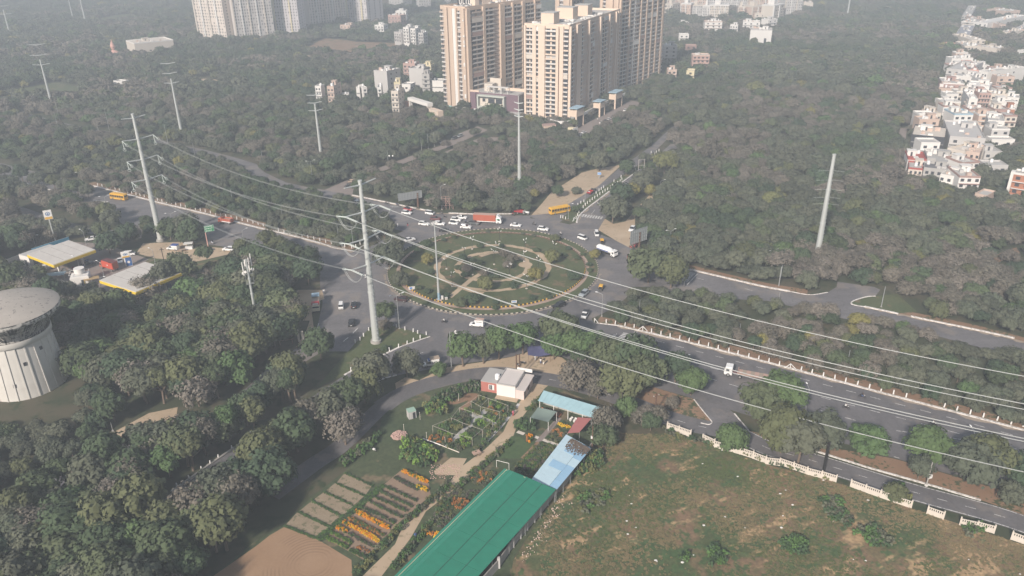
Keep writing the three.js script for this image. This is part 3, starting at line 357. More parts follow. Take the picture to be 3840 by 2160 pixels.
const t1 = tower('apartment_tower', 'tall cream apartment tower with a rooftop name board and peeling paint', [-43.5,-528], [-27.0,-514.4], 78, 65.5, 23, [['bal', 3], ['pier', 2.4], ['slot', 0.8], ['pier', 2.6], ['pale', 2.2], ['pier', 1], ['small', 2.7], ['pier', 2.4]], [['pier', 2.2], ['slot', 1.0], ['bal', 7.6], ['pier', 1.6], ['bal', 6.2], ['gap', 4], ['pier', 3.2], ['bal', 5.6], ['pier', 1.2], ['bal', 6.2], ['pier', 2], ['small', 3], ['bal', 4.6], ['pier', 1], ['bal', 4.4]], TG);

{ // the dark lattice and white letters on its roof
  const b = new THREE.Group(); b.name = 'name_board'; b.position.set(4.6, 64.2, -12); b.rotation.y = 0.98; t1.add(b);
  const fr = []; for (let i = 0; i < 9; i++) fr.push(beam([i * 1.7 - 0.2, 0, 0], [i * 1.7 - 0.2, 7.4, 0], 0.25, 0.25)); for (let j = 0; j < 6; j++) fr.push(beam([-0.4, 0.3 + j * 1.35, 0], [13.6, 0.3 + j * 1.35, 0], 0.22, 0.22)); fr.push(box(14, 5.6, 0.1, 6.6, 2, -0.2)); obj('lattice', fr, W.dark, b);
  const font = await new FontLoader().loadAsync('fonts/droid/droid_sans_bold.typeface.json');
  const g = new TextGeometry('ULTIMO', { font, size: 4.2, depth: 0.3, curveSegments: 3 }); g.computeBoundingBox(); g.scale(12.4 / (g.boundingBox.max.x - g.boundingBox.min.x), 1, 1); g.translate(0.2, 2.3, 0.2); obj('letters', g, W.white, b);
  for (const [x, z, w, d, h] of [[9, -30, 9, 8, 6.5], [8, -52, 9, 9, 7], [12, -20, 4, 4, 5]]) obj('stair_room', [box(w, h, d, x, 65.7, z), box(w + 0.5, 0.3, d + 0.5, x, 65.7 + h, z)], W.cream, t1);
  const R = rng(4); for (let i = 0; i < 24; i++) bit('rooftop_unit', R() < 0.4 ? W.white : W.lightGrey, t1, [1 + R() * 15, 65.75, -1 - R() * 60], [0.8 + R() * 2, 0.5 + R(), 0.8 + R() * 1.5]);
  for (let i = 0; i < 26; i++) bit('peeled_patch', W.white, t1, [21.1 - [9.6, 7.5, 0.9][i % 3] + R(), 2 + R() * 60, 0.34 + (i % 3 === 2 ? 1.2 : 0)], [0.5 + R(), 0.8 + R() * 2.6, 0.35]);
}
const bigGrid = [['pier', 1.4], ['small', 2.4], ['bal', 5.4], ['pier', 1], ['bal', 5], ['pale', 0.9], ['bal', 5.4], ['pier', 1], ['bal', 5.4], ['pier', 1], ['bal', 5.2], ['pier', 1], ['bal', 5], ['pier', 1], ['bal', 5.4], ['pier', 2], ['small', 2.4]];
tower('apartment_tower', 'greyish apartment tower whose top is cut off, behind the long cream tower', [66.5,-585.5], [78.5,-576.5], 72, 82, 29, [['pier', 2], ['small', 2.2], ['pier', 5], ['slot', 1], ['pier', 3]], bigGrid, TG);
tower('apartment_tower', 'narrow cream tower end rising between the big towers', [37,-631], [47.5,-625.5], 24, 82, 29, [['pier', 3], ['small', 3], ['pier', 4.5]], [['pier', 1], ['bal', 6], ['gap', 2], ['bal', 6], ['pier', 1]], TG);
for (const P of [[[10.1,-494.5], [36.3,-482.1], [83.4,-569.7], [125,-637], [105,-655], [20,-600], [-10,-560], [-45,-530]], [[-43.5,-528], [-27,-514.4], [13.4,-489.2], [60,-600], [20,-640], [-40,-580]]]) blocked.push(P);
{ // shopping block between the towers
  const o = facing('shopping_block', 'purple shopping block with a pale framed window box and roof pergolas', 'shopping block', [-27.0,-514.4], [5.6,-498.2]), L = o.L, H = 14.5;
  obj('wall', [box(L, H, 20, L / 2, 0, -10), box(3.4, H, 1.2, 4.4, 0, 0.4)], W.purple, o); obj('roof', box(L - 0.6, 0.2, 19, L / 2, H, -10), W.roof, o);
  obj('side_wall', box(0.6, H, 19.6, L + 0.15, 0, -10), W.lightGrey, o);
  const x0 = L * 0.22, x1 = L * 0.77, f = W.lightGrey; obj('window_box', [box(x1 - x0, 0.9, 3.4, (x0 + x1) / 2, 12.6, 1.4), box(x1 - x0, 1.5, 3.4, (x0 + x1) / 2, 4.6, 1.4), box(1, 7, 3.4, x0 + 0.5, 6, 1.4), box(1, 7, 3.4, x1 - 0.5, 6, 1.4)], wall(0.5, 0.53, 0.48), o);
  obj('back_panel', box(x1 - x0, 8, 0.3, (x0 + x1) / 2, 5, 0.3), W.pale, o);
  bit('window', W.glass, o, [x0 + 4, 9, 0.6], [2, 2, 0.2]); bit('window', W.glass, o, [x0 + 9.5, 8.2, 0.6], [4.6, 2.8, 0.2]); bit('window', W.glass, o, [x0 + 15, 8.2, 0.6], [4.6, 2.8, 0.2]);
  for (let i = 0; i < 3; i++) { const x = L * (0.46 + 0.14 * i); obj('pergola', [box(5, 0.3, 3.4, x, H + 4, -1), ...[[-2.2, 0.4], [2.2, 0.4], [-2.2, -2.4], [2.2, -2.4]].map(([a, b]) => box(0.3, 4, 0.3, x + a, H + 0.2, b))], W.white, o); }
  obj('roof_room', [box(6, 5, 6, L * 0.36, H, -7), box(8, 7.5, 1.2, L * 0.4, H, -12)], W.pale, o); obj('parapet', [box(L * 0.4, 2, 0.4, L * 0.8, H, -12), box(L * 0.2, 1.2, 0.4, L * 0.12, H, -0.3)], W.cream, o);
  const R = rng(6), cols = [W.red, W.white, mat(0.3, 0.5, 0.48), W.maroon, mat(0.5, 0.34, 0.08), W.lightGrey];
  for (let i = 0; i < 16; i++) bit('shop_sign', cols[i % 6], o, [L * (-0.6 + 1.9 * i / 16), 1.8 + R() * 1.4, 2.6 + R() * 3], [2.2 + R() * 2, 1.2 + R(), 0.4]);
  obj('shop_front', [box(L * 1.9, 3.4, 4, L * 0.3, 0, 1.8)], W.maroon, o); obj('shop_canopy', box(L * 1.9, 0.3, 6, L * 0.3, 3.6, 2.6), W.lightGrey, o);
}
{ // street podium under the cream tower
  const a = [29.1,-466.3], o = thing('podium', 'curved white street podium with dark glass gateways under the cream tower', 'podium', [0, 0, 0]);
  const edge = smooth([[25.0,-472.1], [29.1,-466.3], [33.4,-465.3], [36.4,-467.4], [40.3,-474.4], [46.3,-487.0], [58.5,-509.5], [72.1,-533.9], [81.6,-548.5]]);
  obj('parapet', extr(ribbon(edge, 0.5), 1.8, 3.6), W.white, o); obj('deck', extr([...edge, [83, -570], [36.5, -483]], 0.4, 3.4), W.roof, o); obj('shop_wall', extr(ribbon(offset(edge, -2.4), 0.4), 3.3, 0), W.grey, o);
  for (const [p, q, h] of [[[40.7,-469.8], [45.3,-476.8], 11], [[58.2,-498.4], [61.6,-504.0], 9], [[71.0,-521.0], [76.3,-530.0], 10]]) { const L = Math.hypot(q[0] - p[0], q[1] - p[1]), g = new THREE.Group(); g.name = 'gateway'; g.position.set(p[0], 0, p[1]); g.rotation.y = Math.atan2(-(q[1] - p[1]), q[0] - p[0]); o.add(g); obj('glass', box(L, h * 0.62, 0.4, L / 2, 0, 0), W.dark, g); obj('frame', [box(0.7, h, 1, -0.2, 0, 0), box(0.7, h, 1, L + 0.2, 0, 0), box(L + 1, h * 0.34, 5, L / 2, h * 0.62, -2)], W.cream, g); obj('canopy', box(L + 1.6, 0.4, 6, L / 2, h + 0.6, -2), W.blue, g); }
  void a;
}
{ const o = facing('gate_house', 'pink ribbed gate house at the corner of the tower podium', 'gate house', [20.1,-450.9], [27.4,-452.3]); obj('wall', box(o.L, 6, 5, o.L / 2, 0, -2.5), W.pinkish, o); for (let i = 0; i < 6; i++) bit('rib', W.cream, o, [o.L * (i + 0.5) / 6, 0, 0.2], [0.5, 6.3, 0.6]); obj('roof', box(o.L + 0.4, 0.3, 5.4, o.L / 2, 6, -2.5), W.maroon, o); }
{ const o = facing('gate_pillar', 'cream block with a white side by the street below the towers', 'gate pillar', [33.7,-445.3], [36.7,-442.8]); obj('wall', box(o.L, 6.4, 3, o.L / 2, 0, -1.5), W.yellow, o); obj('side_panel', box(0.3, 6.6, 5, o.L + 0.15, 0, -2), W.white, o); }
sheet('street', [[39.0,-438.0], [48.2,-456.6], [60.1,-473.9], [74.7,-501.0], [85.2,-521.7], [90.9,-541.0], [85.5,-548.2], [71.4,-522.6], [45.8,-477.4], [38.6,-463.5]], 0.9, M.paving);
// houses: the row houses beyond the woods, front corners and back corner read off their roofs
const lg = { roofM: W.roof };
roofed('large grey-roofed house with white parapets in the crowded house row', [229.7,-396.9], [244.7,-390.6], [249.1,-430.4], 3, W.lightGrey, { H: 10, tanks: 3, roofM: W.lightGrey });
roofed('house with a black front wall and a white roof room', [213.8,-405.2], [227.7,-397.5], [226.3,-427.4], 3, W.dark, { H: 9, win: 2, tanks: 2, roofM: W.pale });
roofed('beige-roofed house right of the black fronted house', [219.1,-378.4], [223.5,-370.8], [229.3,-394.7], 3, W.pale, { H: 9, roofM: W.pale });
roofed('pink house with a small maroon stair room roof', [224.1,-372.0], [229.5,-368.1], [232.9,-386.6], 3, W.pinkish, { H: 9, roofM: W.pinkish });
roofed('low grey terrace with cream roof ribs amid the house row', [205.7,-370.6], [218.9,-365.2], [214.9,-387.2], 2, W.grey, { H: 6, win: 5, roofM: W.grey });
roofed('grey terrace below the cream-ribbed roofs with a dark flat roof', [196.6,-355.2], [206.1,-350.4], [202.0,-365.0], 2, W.grey, { H: 6, win: 4, roofM: mat(0.16, 0.16, 0.17) });
roofed('white house among trees at the near edge of the house row', [199.0,-344.5], [204.8,-339.1], [205.4,-355.9], 2, W.white, { H: 6, tanks: 2 });
roofed('white house with a red roofed stair room at the near edge', [202.3,-334.8], [211.1,-333.4], [211.0,-348.9], 3, W.white, { H: 8, side: W.maroon });
roofed('white house with maroon awnings and a round beige balcony', [214.4,-355.2], [223.8,-357.0], [222.5,-368.5], 3, W.white, { H: 8, side: W.maroon });
roofed('white house with sloping red tile awning by the lane', [196.5,-371.1], [204.3,-368.3], [203.2,-384.0], 2, W.white, { H: 6, side: W.red, roofM: W.red });
roofed('lower white house with a red awning beside the lane trees', [189.5,-355.6], [195.0,-353.1], [195.9,-366.4], 2, W.pale, { H: 6, side: W.red });
roofed('white house with two dark front windows, last before the dark trees', [268.6,-430.7], [275.8,-427.1], [279.2,-448.2], 3, W.white, { H: 10, win: 2 });
roofed('small pink house alone below the house row', [203.4,-322.4], [206.5,-318.7], [209.0,-330.5], 1, W.pinkish, { H: 4, win: 2, head: 0, tanks: 0 });
{ const o = roofed('tall orange brick house cut by the photo edge', [220.5,-325.9], [226.3,-321.2], [223.5,-332.7], 4, W.brick, { H: 12, side: W.white, win: 2 }); bit('corner_tower', W.white, o, [-0.6, 0, -2], [1.4, 13, 3]); }
roofed('light grey flat house at the top of the house row', [329.4,-594.1], [340.0,-584.6], [352.5,-635.8], 3, W.lightGrey, { H: 10, roofM: W.lightGrey });
roofed('salmon pink roofed house beside the light grey one', [341.5,-586.6], [347.8,-584.0], [365.4,-627.4], 3, W.salmon, { H: 10, roofM: W.salmon, tanks: 0 });
roofed('white house with balconies right of the salmon roof', [344.8,-578.4], [347.7,-572.0], [371.6,-620.5], 3, W.white, { H: 11, tanks: 2 });
roofed('white house with shaded grey terraces in front of the salmon one', [325.3,-578.8], [337.5,-565.9], [336.4,-594.5], 2, W.white, { H: 8, win: 5 });
roofed('white house with one dark door on its roof room', [331.1,-553.3], [337.3,-551.8], [343.4,-573.7], 3, W.white, { H: 9 });
roofed('broad white flat roof in the middle of the house row', [313.6,-536.4], [324.8,-528.5], [322.7,-552.0], 3, W.white, { H: 9, roofM: W.white, tanks: 0 });
roofed('maroon and grey cluster house under the broad white roof', [307.4,-554.7], [320.0,-550.1], [318.1,-575.0], 2, W.maroon, { H: 7, side: W.white });
roofed('low brownish shed roof house above the dark trees', [301.0,-547.6], [312.4,-541.4], [309.7,-563.4], 1, W.pinkish, { H: 5, roofM: W.maroon });
roofed('tall narrow white house with a bright blank wall', [285.9,-482.9], [290.4,-481.1], [300.9,-508.2], 3, W.white, { H: 11, win: 1, roofM: W.white });
roofed('brownish house with many dark front windows', [301.1,-498.6], [308.0,-497.3], [308.5,-510.9], 4, W.pinkBrick, { H: 11, win: 4 });
roofed('cream house with a long balcony and three front windows', [310.1,-500.6], [319.6,-498.3], [315.5,-509.0], 3, W.pale, { H: 10 });
roofed('white house end with a bowed balcony at the far side', [317.2,-494.9], [322.8,-491.5], [324.6,-505.3], 3, W.white, { H: 9 });
roofed('white house with a blue roof sheet above the grey-roofed house', [258.2,-446.8], [268.8,-446.1], [266.9,-459.9], 3, W.white, { H: 10, side: W.blue });
roofed('small white and pink striped house by the dark trees', [247.4,-467.4], [249.7,-464.5], [257.5,-480.5], 2, W.pale, { H: 7, side: W.maroon });
roofed('small beige house half hidden by a round tree', [252.2,-461.7], [258.5,-461.3], [258.9,-473.4], 2, W.pale, { H: 7 });
roofed('narrow beige house between bright blank wall and trees', [284.0,-481.6], [288.0,-479.9], [290.9,-492.8], 2, W.pale, { H: 7, tanks: 0 });
roofed('red brick house with a white parapet at the far edge of the row', [300.4,-468.8], [306.0,-467.1], [306.5,-478.2], 2, W.brick, { H: 8, side: W.white });
roofed('grey ribbed house, topmost of the far house cluster', [529.5,-947.5], [537.6,-942.6], [591.7,-1059.9], 3, W.grey, { H: 8 });
roofed('house with a large plain bright white roof in the far cluster', [504.3,-876.6], [513.2,-865.6], [563.2,-973.3], 3, W.white, { H: 9, roofM: W.white, tanks: 2 });
roofed('plain grey house left of the bright white roof', [499.6,-892.9], [509.0,-884.9], [521.5,-933.3], 2, W.grey, { H: 8, side: W.white, head: 0 });
roofed('blue grey roofed house with a cream strip in the far cluster', [438.8,-789.9], [449.3,-783.4], [483.0,-871.4], 2, W.grey, { H: 8, roofM: mat(0.3, 0.31, 0.35), side: W.pale });
roofed('pale house with a large light roof, lowest of the far cluster', [434.2,-751.6], [446.6,-750.3], [457.6,-793.3], 3, W.pale, { H: 8, roofM: W.pale });
roofed('low white terrace fronting the far cluster by the trees', [416.5,-729.9], [433.1,-725.9], [430.9,-756.9], 2, W.pale, { H: 6, win: 6, tanks: 2 });
roofed('pinkish house facing a gap in the far trees', [522.9,-860.1], [529.5,-859.3], [573.8,-945.5], 3, W.pinkish, { H: 8 });
roofed('pale house with a white tower room below the pinkish one', [493.1,-808.9], [498.5,-799.9], [513.8,-842.2], 2, W.pale, { H: 8, tanks: 2 });
roofed('grey house with white end walls near the photo edge', [514.3,-821.0], [518.3,-817.6], [559.4,-895.8], 2, W.lightGrey, { H: 8, side: W.white });
roofed('lone beige house in the trees below the far cluster', [432.0,-705.7], [444.8,-713.2], [451.7,-737.8], 2, W.pale, { H: 7 });
roofed('lone white house by the photo edge below the far cluster', [444.3,-695.9], [446.8,-689.3], [465.9,-729.3], 2, W.white, { H: 7 });
roofed('tiny pink hut at the foot of the far cluster', [419.8,-758.0], [426.5,-762.1], [429.0,-774.3], 1, W.salmon, { H: 4, head: 0, tanks: 0, win: 1 });
roofed('pinkish house with a tank, highest near the photo edge', [603.9,-986.0], [624.2,-991.6], [625.1,-1022.3], 2, W.pinkish, { H: 8, tanks: 2 });
{ const R = rng(88), P = [[197.0,-372.4], [223.5,-349.5], [298.6,-461.0], [342.5,-544.4], [423.1,-707.3], [394.8,-709.9], [277.3,-498.5], [234.9,-445.3]], seen = blocked.length; let k = 0; const cs = [W.white, W.pale, W.lightGrey, W.pinkish, W.white]; for (let i = 0; i < 4000 && k < 34; i++) { const x = 180 + R() * 200, z = -350 - R() * 330, w = 6 + R() * 6, d = 7 + R() * 5; if (!inPoly(x, z, P) || blocked.some((B) => [[0, 0], [w, 0], [w, -d], [0, -d], [w / 2, -d / 2]].some(([a, b]) => inPoly(x + a, z + b, B)))) continue; house(`small infill house in the crowded house row, ${ord(k)} counted from its near end`.replace('counted ', ''), [x, z], [x + w, z + w * 0.12], d, 2 + (R() < 0.4 ? 1 : 0), cs[k % 5], { win: 2, tanks: R() < 0.6 ? 1 : 0, head: R() < 0.6 ? 0.3 : 0, side: [W.grey, W.white, W.maroon][k % 3] }); k++; } void seen; }
// villas near the wide wooded road
house('big bright white villa wall with two tall dark doors', [236.9,-789.3], [256.3,-783.7], 16, 4, W.white, { base: 3, fh: 3.2, win: 0, head: 0.2, side: W.lightGrey, ledge: false });
{ const o = scene.children[scene.children.length - 1]; bit('tall_door', W.glass, o, [o.L * 0.22, 1, 0.03], [2.2, 7.5, 0.2]); bit('tall_door', W.glass, o, [o.L * 0.72, 1, 0.03], [2.2, 7.5, 0.2]); }
house('white villa with tanks and pink lower balconies', [215.7,-888.3], [234.2,-886.2], 13, 3, W.white, { base: 3, tanks: 4, side: W.pinkish });
house('small white villa with two porch columns', [241.9,-882.4], [249.9,-879.9], 9, 2, W.white, { base: 3, tanks: 1 });
house('white villa with a grey lower block and roof rooms', [256.0,-883.7], [273.4,-878.9], 14, 3, W.white, { base: 3, tanks: 2, side: W.grey });
house('long pale villa behind the other white villas', [299.4,-988.7], [317.0,-983.0], 12, 2, W.pale, { base: 3, tanks: 3 });
house('isolated white block with a dark roof edge near the tower', [172.4,-812.3], [181.9,-811.3], 9, 2, W.white, { base: 3, win: 2, head: 0, tanks: 0 });
house('white house on a blank grey lower storey beside the tower', [134.2,-692.8], [145.8,-691.8], 12, 4, W.lightGrey, { base: 3, fh: 3.1, win: 2, tanks: 2, side: W.white });
house('unfinished pink brick house with open floors among trees', [152.7,-660.7], [166.5,-659.5], 9, 3, W.pinkBrick, { base: 3, win: 4, head: 0, tanks: 0, side: W.pinkish });
house('low brown roofed shed in the wood beyond the brick house', [168.2,-758.9], [178.1,-758.0], 7, 1, W.maroon, { base: 3, head: 0, tanks: 0, win: 2 });
house('cream block at the far end of the tower street', [136.4,-606.7], [142.1,-604.9], 8, 2, W.yellow, { base: 3, head: 0, tanks: 0, win: 1 });
house('pale pink house with a white tank beside the tower street', [122.8,-610.6], [129.6,-610.0], 9, 2, W.pinkish, { base: 3, win: 2 });
house('little white house amid dark trees right of the tower', [200.1,-936.6], [209.3,-936.8], 8, 1, W.white, { base: 3, win: 1 });
house('white stepped house behind the big bright villa', [287.7,-897.2], [300.3,-904.6], 10, 3, W.white, { base: 3, win: 2 });
// village left of the towers
house('big bare concrete house with two roof rooms', [-99.5,-583.3], [-89.0,-577.3], 16, 4, W.lightGrey, { base: 3, win: 0, tanks: 2, fh: 3.4, ledge: false });
house('pink brick framed house left of the tower', [-84.4,-634.6], [-74.6,-631.4], 9, 3, W.pinkBrick, { base: 3, fh: 3.4, win: 3 });
house('blank grey walled house below the pink brick one', [-75.1,-595.5], [-63.6,-591.3], 10, 4, W.lightGrey, { base: 3, win: 0, ledge: false, fh: 3.2 });
house('grey plastered house with an unpainted side by the tower', [-63.1,-572.3], [-57.5,-570.9], 8, 4, W.grey, { base: 3, win: 1 });
house('long low white house touching the tower edge', [-56.7,-573.9], [-47.9,-572.2], 9, 2, W.white, { base: 3, win: 0, fh: 3.6, head: 0 });
house('single storey white house in front of the big concrete one', [-79.6,-581.8], [-72.7,-579.6], 9, 1, W.white, { base: 3, win: 1, tanks: 0, fh: 3.6, head: 0 });
house('cream villa with a pediment behind the grey walls', [-72.1,-650.0], [-63.5,-648.0], 9, 2, W.yellow, { base: 3, tanks: 1 });
house('narrow white house with a tank, first of the village row', [-135.6,-549.1], [-131.3,-548.2], 6, 3, W.white, { base: 3, win: 2, head: 0 });
house('pink fronted house with open balconies and grey sides', [-125.6,-541.9], [-120.9,-541.2], 15, 3, W.pinkish, { base: 3, win: 2, fh: 3.4, tanks: 3 });
house('low white hut beside the pink fronted house', [-117.6,-549.7], [-112.8,-550.7], 6, 1, W.white, { base: 3, win: 1, head: 0, tanks: 1 });
house('tiny bright white hut in the village row', [-108.7,-557.7], [-106.3,-557.9], 5, 2, W.white, { base: 3, win: 0, head: 0, tanks: 0 });
house('small white house with a tall tank and one round window', [-103.9,-557.3], [-101.2,-558.7], 11, 2, W.white, { base: 3, win: 1, head: 0 });
house('white gabled little house with grey flank near the big tree', [-93.5,-556.6], [-90.7,-556.8], 12, 2, W.white, { base: 3, win: 1, tanks: 2, head: 0 });
house('three storey house with balconies and a blank grey flank', [-76.4,-506.5], [-71.8,-505.7], 13, 4, W.pale, { base: 3, win: 2, fh: 3.3, tanks: 1 });
house('cream house with a tank behind the three storey one', [-81.6,-557.7], [-77.1,-557.7], 8, 3, W.yellow, { base: 3, win: 2, tanks: 1 });
{ const o = facing('gateway', 'white beamed entrance gateway with a cream ribbed block', 'gateway', [-67.3,-515.1], [-52.1,-495.0]), L = o.L; obj('beam', box(L, 2, 4, L / 2, 9, -2), W.white, o); obj('post', box(2, 9, 3, L - 1, 0, -2), W.pale, o); obj('post', box(1, 9, 2, 0.5, 0, -2), W.white, o); obj('side_wall', box(4.5, 7, 1, -2.6, 1, -1), W.salmon, o); obj('ribbed_block', box(11, 8, 4, L + 6.5, 0, -2), W.cream, o); for (let i = 0; i < 7; i++) bit('rib', W.pale, o, [L + 1.8 + i * 1.5, 0, 0.1], [0.5, 8.3, 0.5]); }
house('brick house with an open roof frame on the wooded rise', [-143.8,-977.2], [-127.9,-969.5], 12, 3, W.pinkBrick, { base: 3, fh: 4, win: 4, head: 0 });
house('white roof-top house behind the brick frame', [-141.0,-1025.0], [-127.7,-1023.3], 10, 3, W.white, { base: 3, fh: 4 });
house('white balconied house by the far tree line', [-148.5,-902.5], [-138.0,-898.8], 10, 3, W.white, { base: 3 });
house('first grey and white stepped house of the far village', [-118.7,-840.2], [-110.3,-830.6], 10, 3, W.lightGrey, { base: 3 });
house('tall white house with dark balconies, middle of the far village', [-107.0,-824.5], [-101.0,-821.1], 12, 5, W.white, { base: 3, win: 2 });
house('white house with a slim lit tower in the far village', [-98.4,-813.1], [-93.1,-810.5], 12, 5, W.white, { base: 3, win: 2 });
house('last grey and white house of the far village', [-89.5,-803.3], [-84.4,-801.4], 10, 4, W.lightGrey, { base: 3, win: 2 });
house('small pink and white house on the ridge by the slabs', [-193.9,-936.3], [-181.2,-929.5], 10, 2, W.pinkish, { base: 3 });
house('pale open concrete hall with columns and a stepped roof', [-363.8,-783.0], [-334.8,-806.0], 30, 1, W.pale, { base: 3, fh: 9, win: 4, head: 0.2, roofM: W.pale, tanks: 0, side: W.white });
house('little white ruin in the wood below the temple', [-308.6,-615.9], [-299.8,-612.1], 6, 1, W.white, { base: 3, win: 1, head: 0, tanks: 0 });
house('pale house at the horizon between slab and tower', [-177.5,-1226.6], [-154.8,-1211.4], 20, 4, W.lightGrey, { base: 3, fh: 4, win: 5 });
house('grey hill house near the horizon by the tower', [-128.4,-1183.0], [-111.6,-1187.7], 20, 5, W.lightGrey, { base: 3, fh: 4, win: 5 });
house('pale block high at the horizon left of the tower', [-100.1,-1245.6], [-86.8,-1249.9], 20, 5, W.lightGrey, { base: 3, fh: 4, win: 3 });
{ const o = thing('temple', 'pink pointed temple spire rising out of the wood', 'temple', [[-380.5,-773.5][0], 0, [-380.5,-773.5][1]]), H = 7.9, g = new THREE.LatheGeometry([[0, 0], [1, 0], [1, 0.2], [0.92, 0.45], [0.72, 0.7], [0.45, 0.9], [0.2, 1], [0, 1.0]].map(([r, y]) => new THREE.Vector2(r * 7.2, y * H)), 8); obj('spire', g, W.salmon, o); obj('finial', [cyl(1.2, 2.4, 3, 0, H + 0.6, 0, 8), cyl(2.4, 0.2, 6, 0, H + 3.6, 0, 8), cyl(0.8, 0.8, 1.4, 0, H - 0.6, 0)], W.salmon, o); obj('plinth', box(20, 5, 20, 0, 0, 0), W.pale, o); }
// apartment slabs on the ridge and the walk-up colony at the horizon; windows only a few pixels each
function slab(label, a, b, depth, H, cols, m, tint, sideCols = 3) {
  const o = facing('apartment_slab', label, 'apartment block', a, b), L = o.L, fl = Math.round(H / 3.1), R = rng(Math.round(L * 10)); obj('wall', box(L, H, depth, L / 2, 0, -depth / 2), m, o); obj('roof', [box(L + 0.6, 1.4, depth + 0.6, L / 2, H, -depth / 2), box(L * 0.3, 5, depth * 0.5, L * 0.4, H + 1.4, -depth / 2)], tint, o);
  for (let i = 0; i < cols; i += 3) bit('pier', i % 2 ? W.white : tint, o, [L * (i + 0.02) / cols, 0, 0.1], [L / cols * 0.5, H, 1.6]);
  const w = []; for (let f = 0; f < fl; f++) { for (let i = 0; i < cols; i++) if (R() < 0.85) w.push(box(L / cols * 0.36, 1.5, 0.2, L * (i + 0.5) / cols, f * 3.1 + 0.9, 0.02)); for (let i = 0; i < sideCols; i++) for (const s of [0]) w.push(box(0.2, 1.4, 1.6, L + 0.02, f * 3.1 + 0.9, -depth * (i + 0.5) / sideCols)); }
  stuff(obj('windows', w, W.glass, o)); blocked.push([a, b, [b[0] + 10, b[1] - 26], [a[0] + 10, a[1] - 26]]); return o;
}
slab('cream and white apartment slab, first of the five on the ridge', [-339.1,-887.1], [-303.1,-871.1], 34, 96, 12, wall(0.7, 0.62, 0.55), W.pale);
slab('grey sided slab with small square windows, second on the ridge', [-292.9,-872.9], [-258.5,-896.5], 36, 96, 15, wall(0.6, 0.56, 0.53), W.pale);
slab('slab with a mauve stair strip, middle of the five', [-260.6,-912.7], [-234.6,-912.9], 32, 96, 9, wall(0.58, 0.55, 0.56), W.yellow);
slab('broad cream slab with many windows, fourth on the ridge', [-238.0,-979.3], [-200.7,-1013.0], 32, 96, 14, wall(0.63, 0.58, 0.53), W.pale);
slab('narrow slab with a pale end, last of the five', [-199.2,-1016.8], [-172.5,-999.9], 30, 96, 8, wall(0.58, 0.55, 0.55), W.yellow);
slab('walk-up block beside the tall tower at the horizon', [202.3,-1050.0], [209.8,-1042.4], 16, 16, 4, W.pale, W.pale); slab('walk-up block with two pale bays and dark balconies', [220.1,-1039.4], [230.9,-1032.3], 16, 17, 6, W.pinkish, W.white);
slab('walk-up block set back between two pale ones', [232.8,-1037.6], [246.3,-1035.7], 16, 15, 6, W.lightGrey, W.pale); slab('slim grey ended walk-up block at the tree line', [241.0,-1009.0], [248.2,-1005.8], 16, 17, 4, W.lightGrey, W.white); slab('broad walk-up block with white bays at the tree line', [248.1,-1004.3], [270.0,-999.0], 18, 18, 11, W.pale, W.white);
slab('walk-up block partly behind a round tree', [282.4,-999.6], [290.3,-998.5], 16, 16, 4, W.pinkish, W.pale); slab('pinkish walk-up block half hidden by trees', [298.9,-997.3], [317.0,-1006.3], 16, 16, 7, W.pinkish, W.pale); slab('walk-up block stepping down toward the wide wood', [318.2,-976.3], [337.2,-995.9], 16, 19, 6, W.pale, W.white); slab('last tall pale walk-up block before the wide wood', [341.6,-1006.7], [363.3,-1009.1], 20, 24, 9, W.lightGrey, W.pale);
slab('farther walk-up row above the pale bays', [221.8,-1140.4], [272.2,-1123.2], 20, 17, 20, W.pinkish, W.pale, 2); slab('farther long walk-up row in the middle', [271.8,-1117.6], [322.8,-1106.2], 20, 17, 20, W.lightGrey, W.white, 2); slab('farther walk-up row near the wide wood', [322.5,-1101.7], [390.1,-1096.1], 20, 18, 26, W.pinkish, W.pale, 2);
house('lone pale shed with a water tank beyond the walk-ups', [402.3,-1113.2], [414.1,-1109.8], 12, 1, W.pale, { base: 3, fh: 6, head: 0.2 });

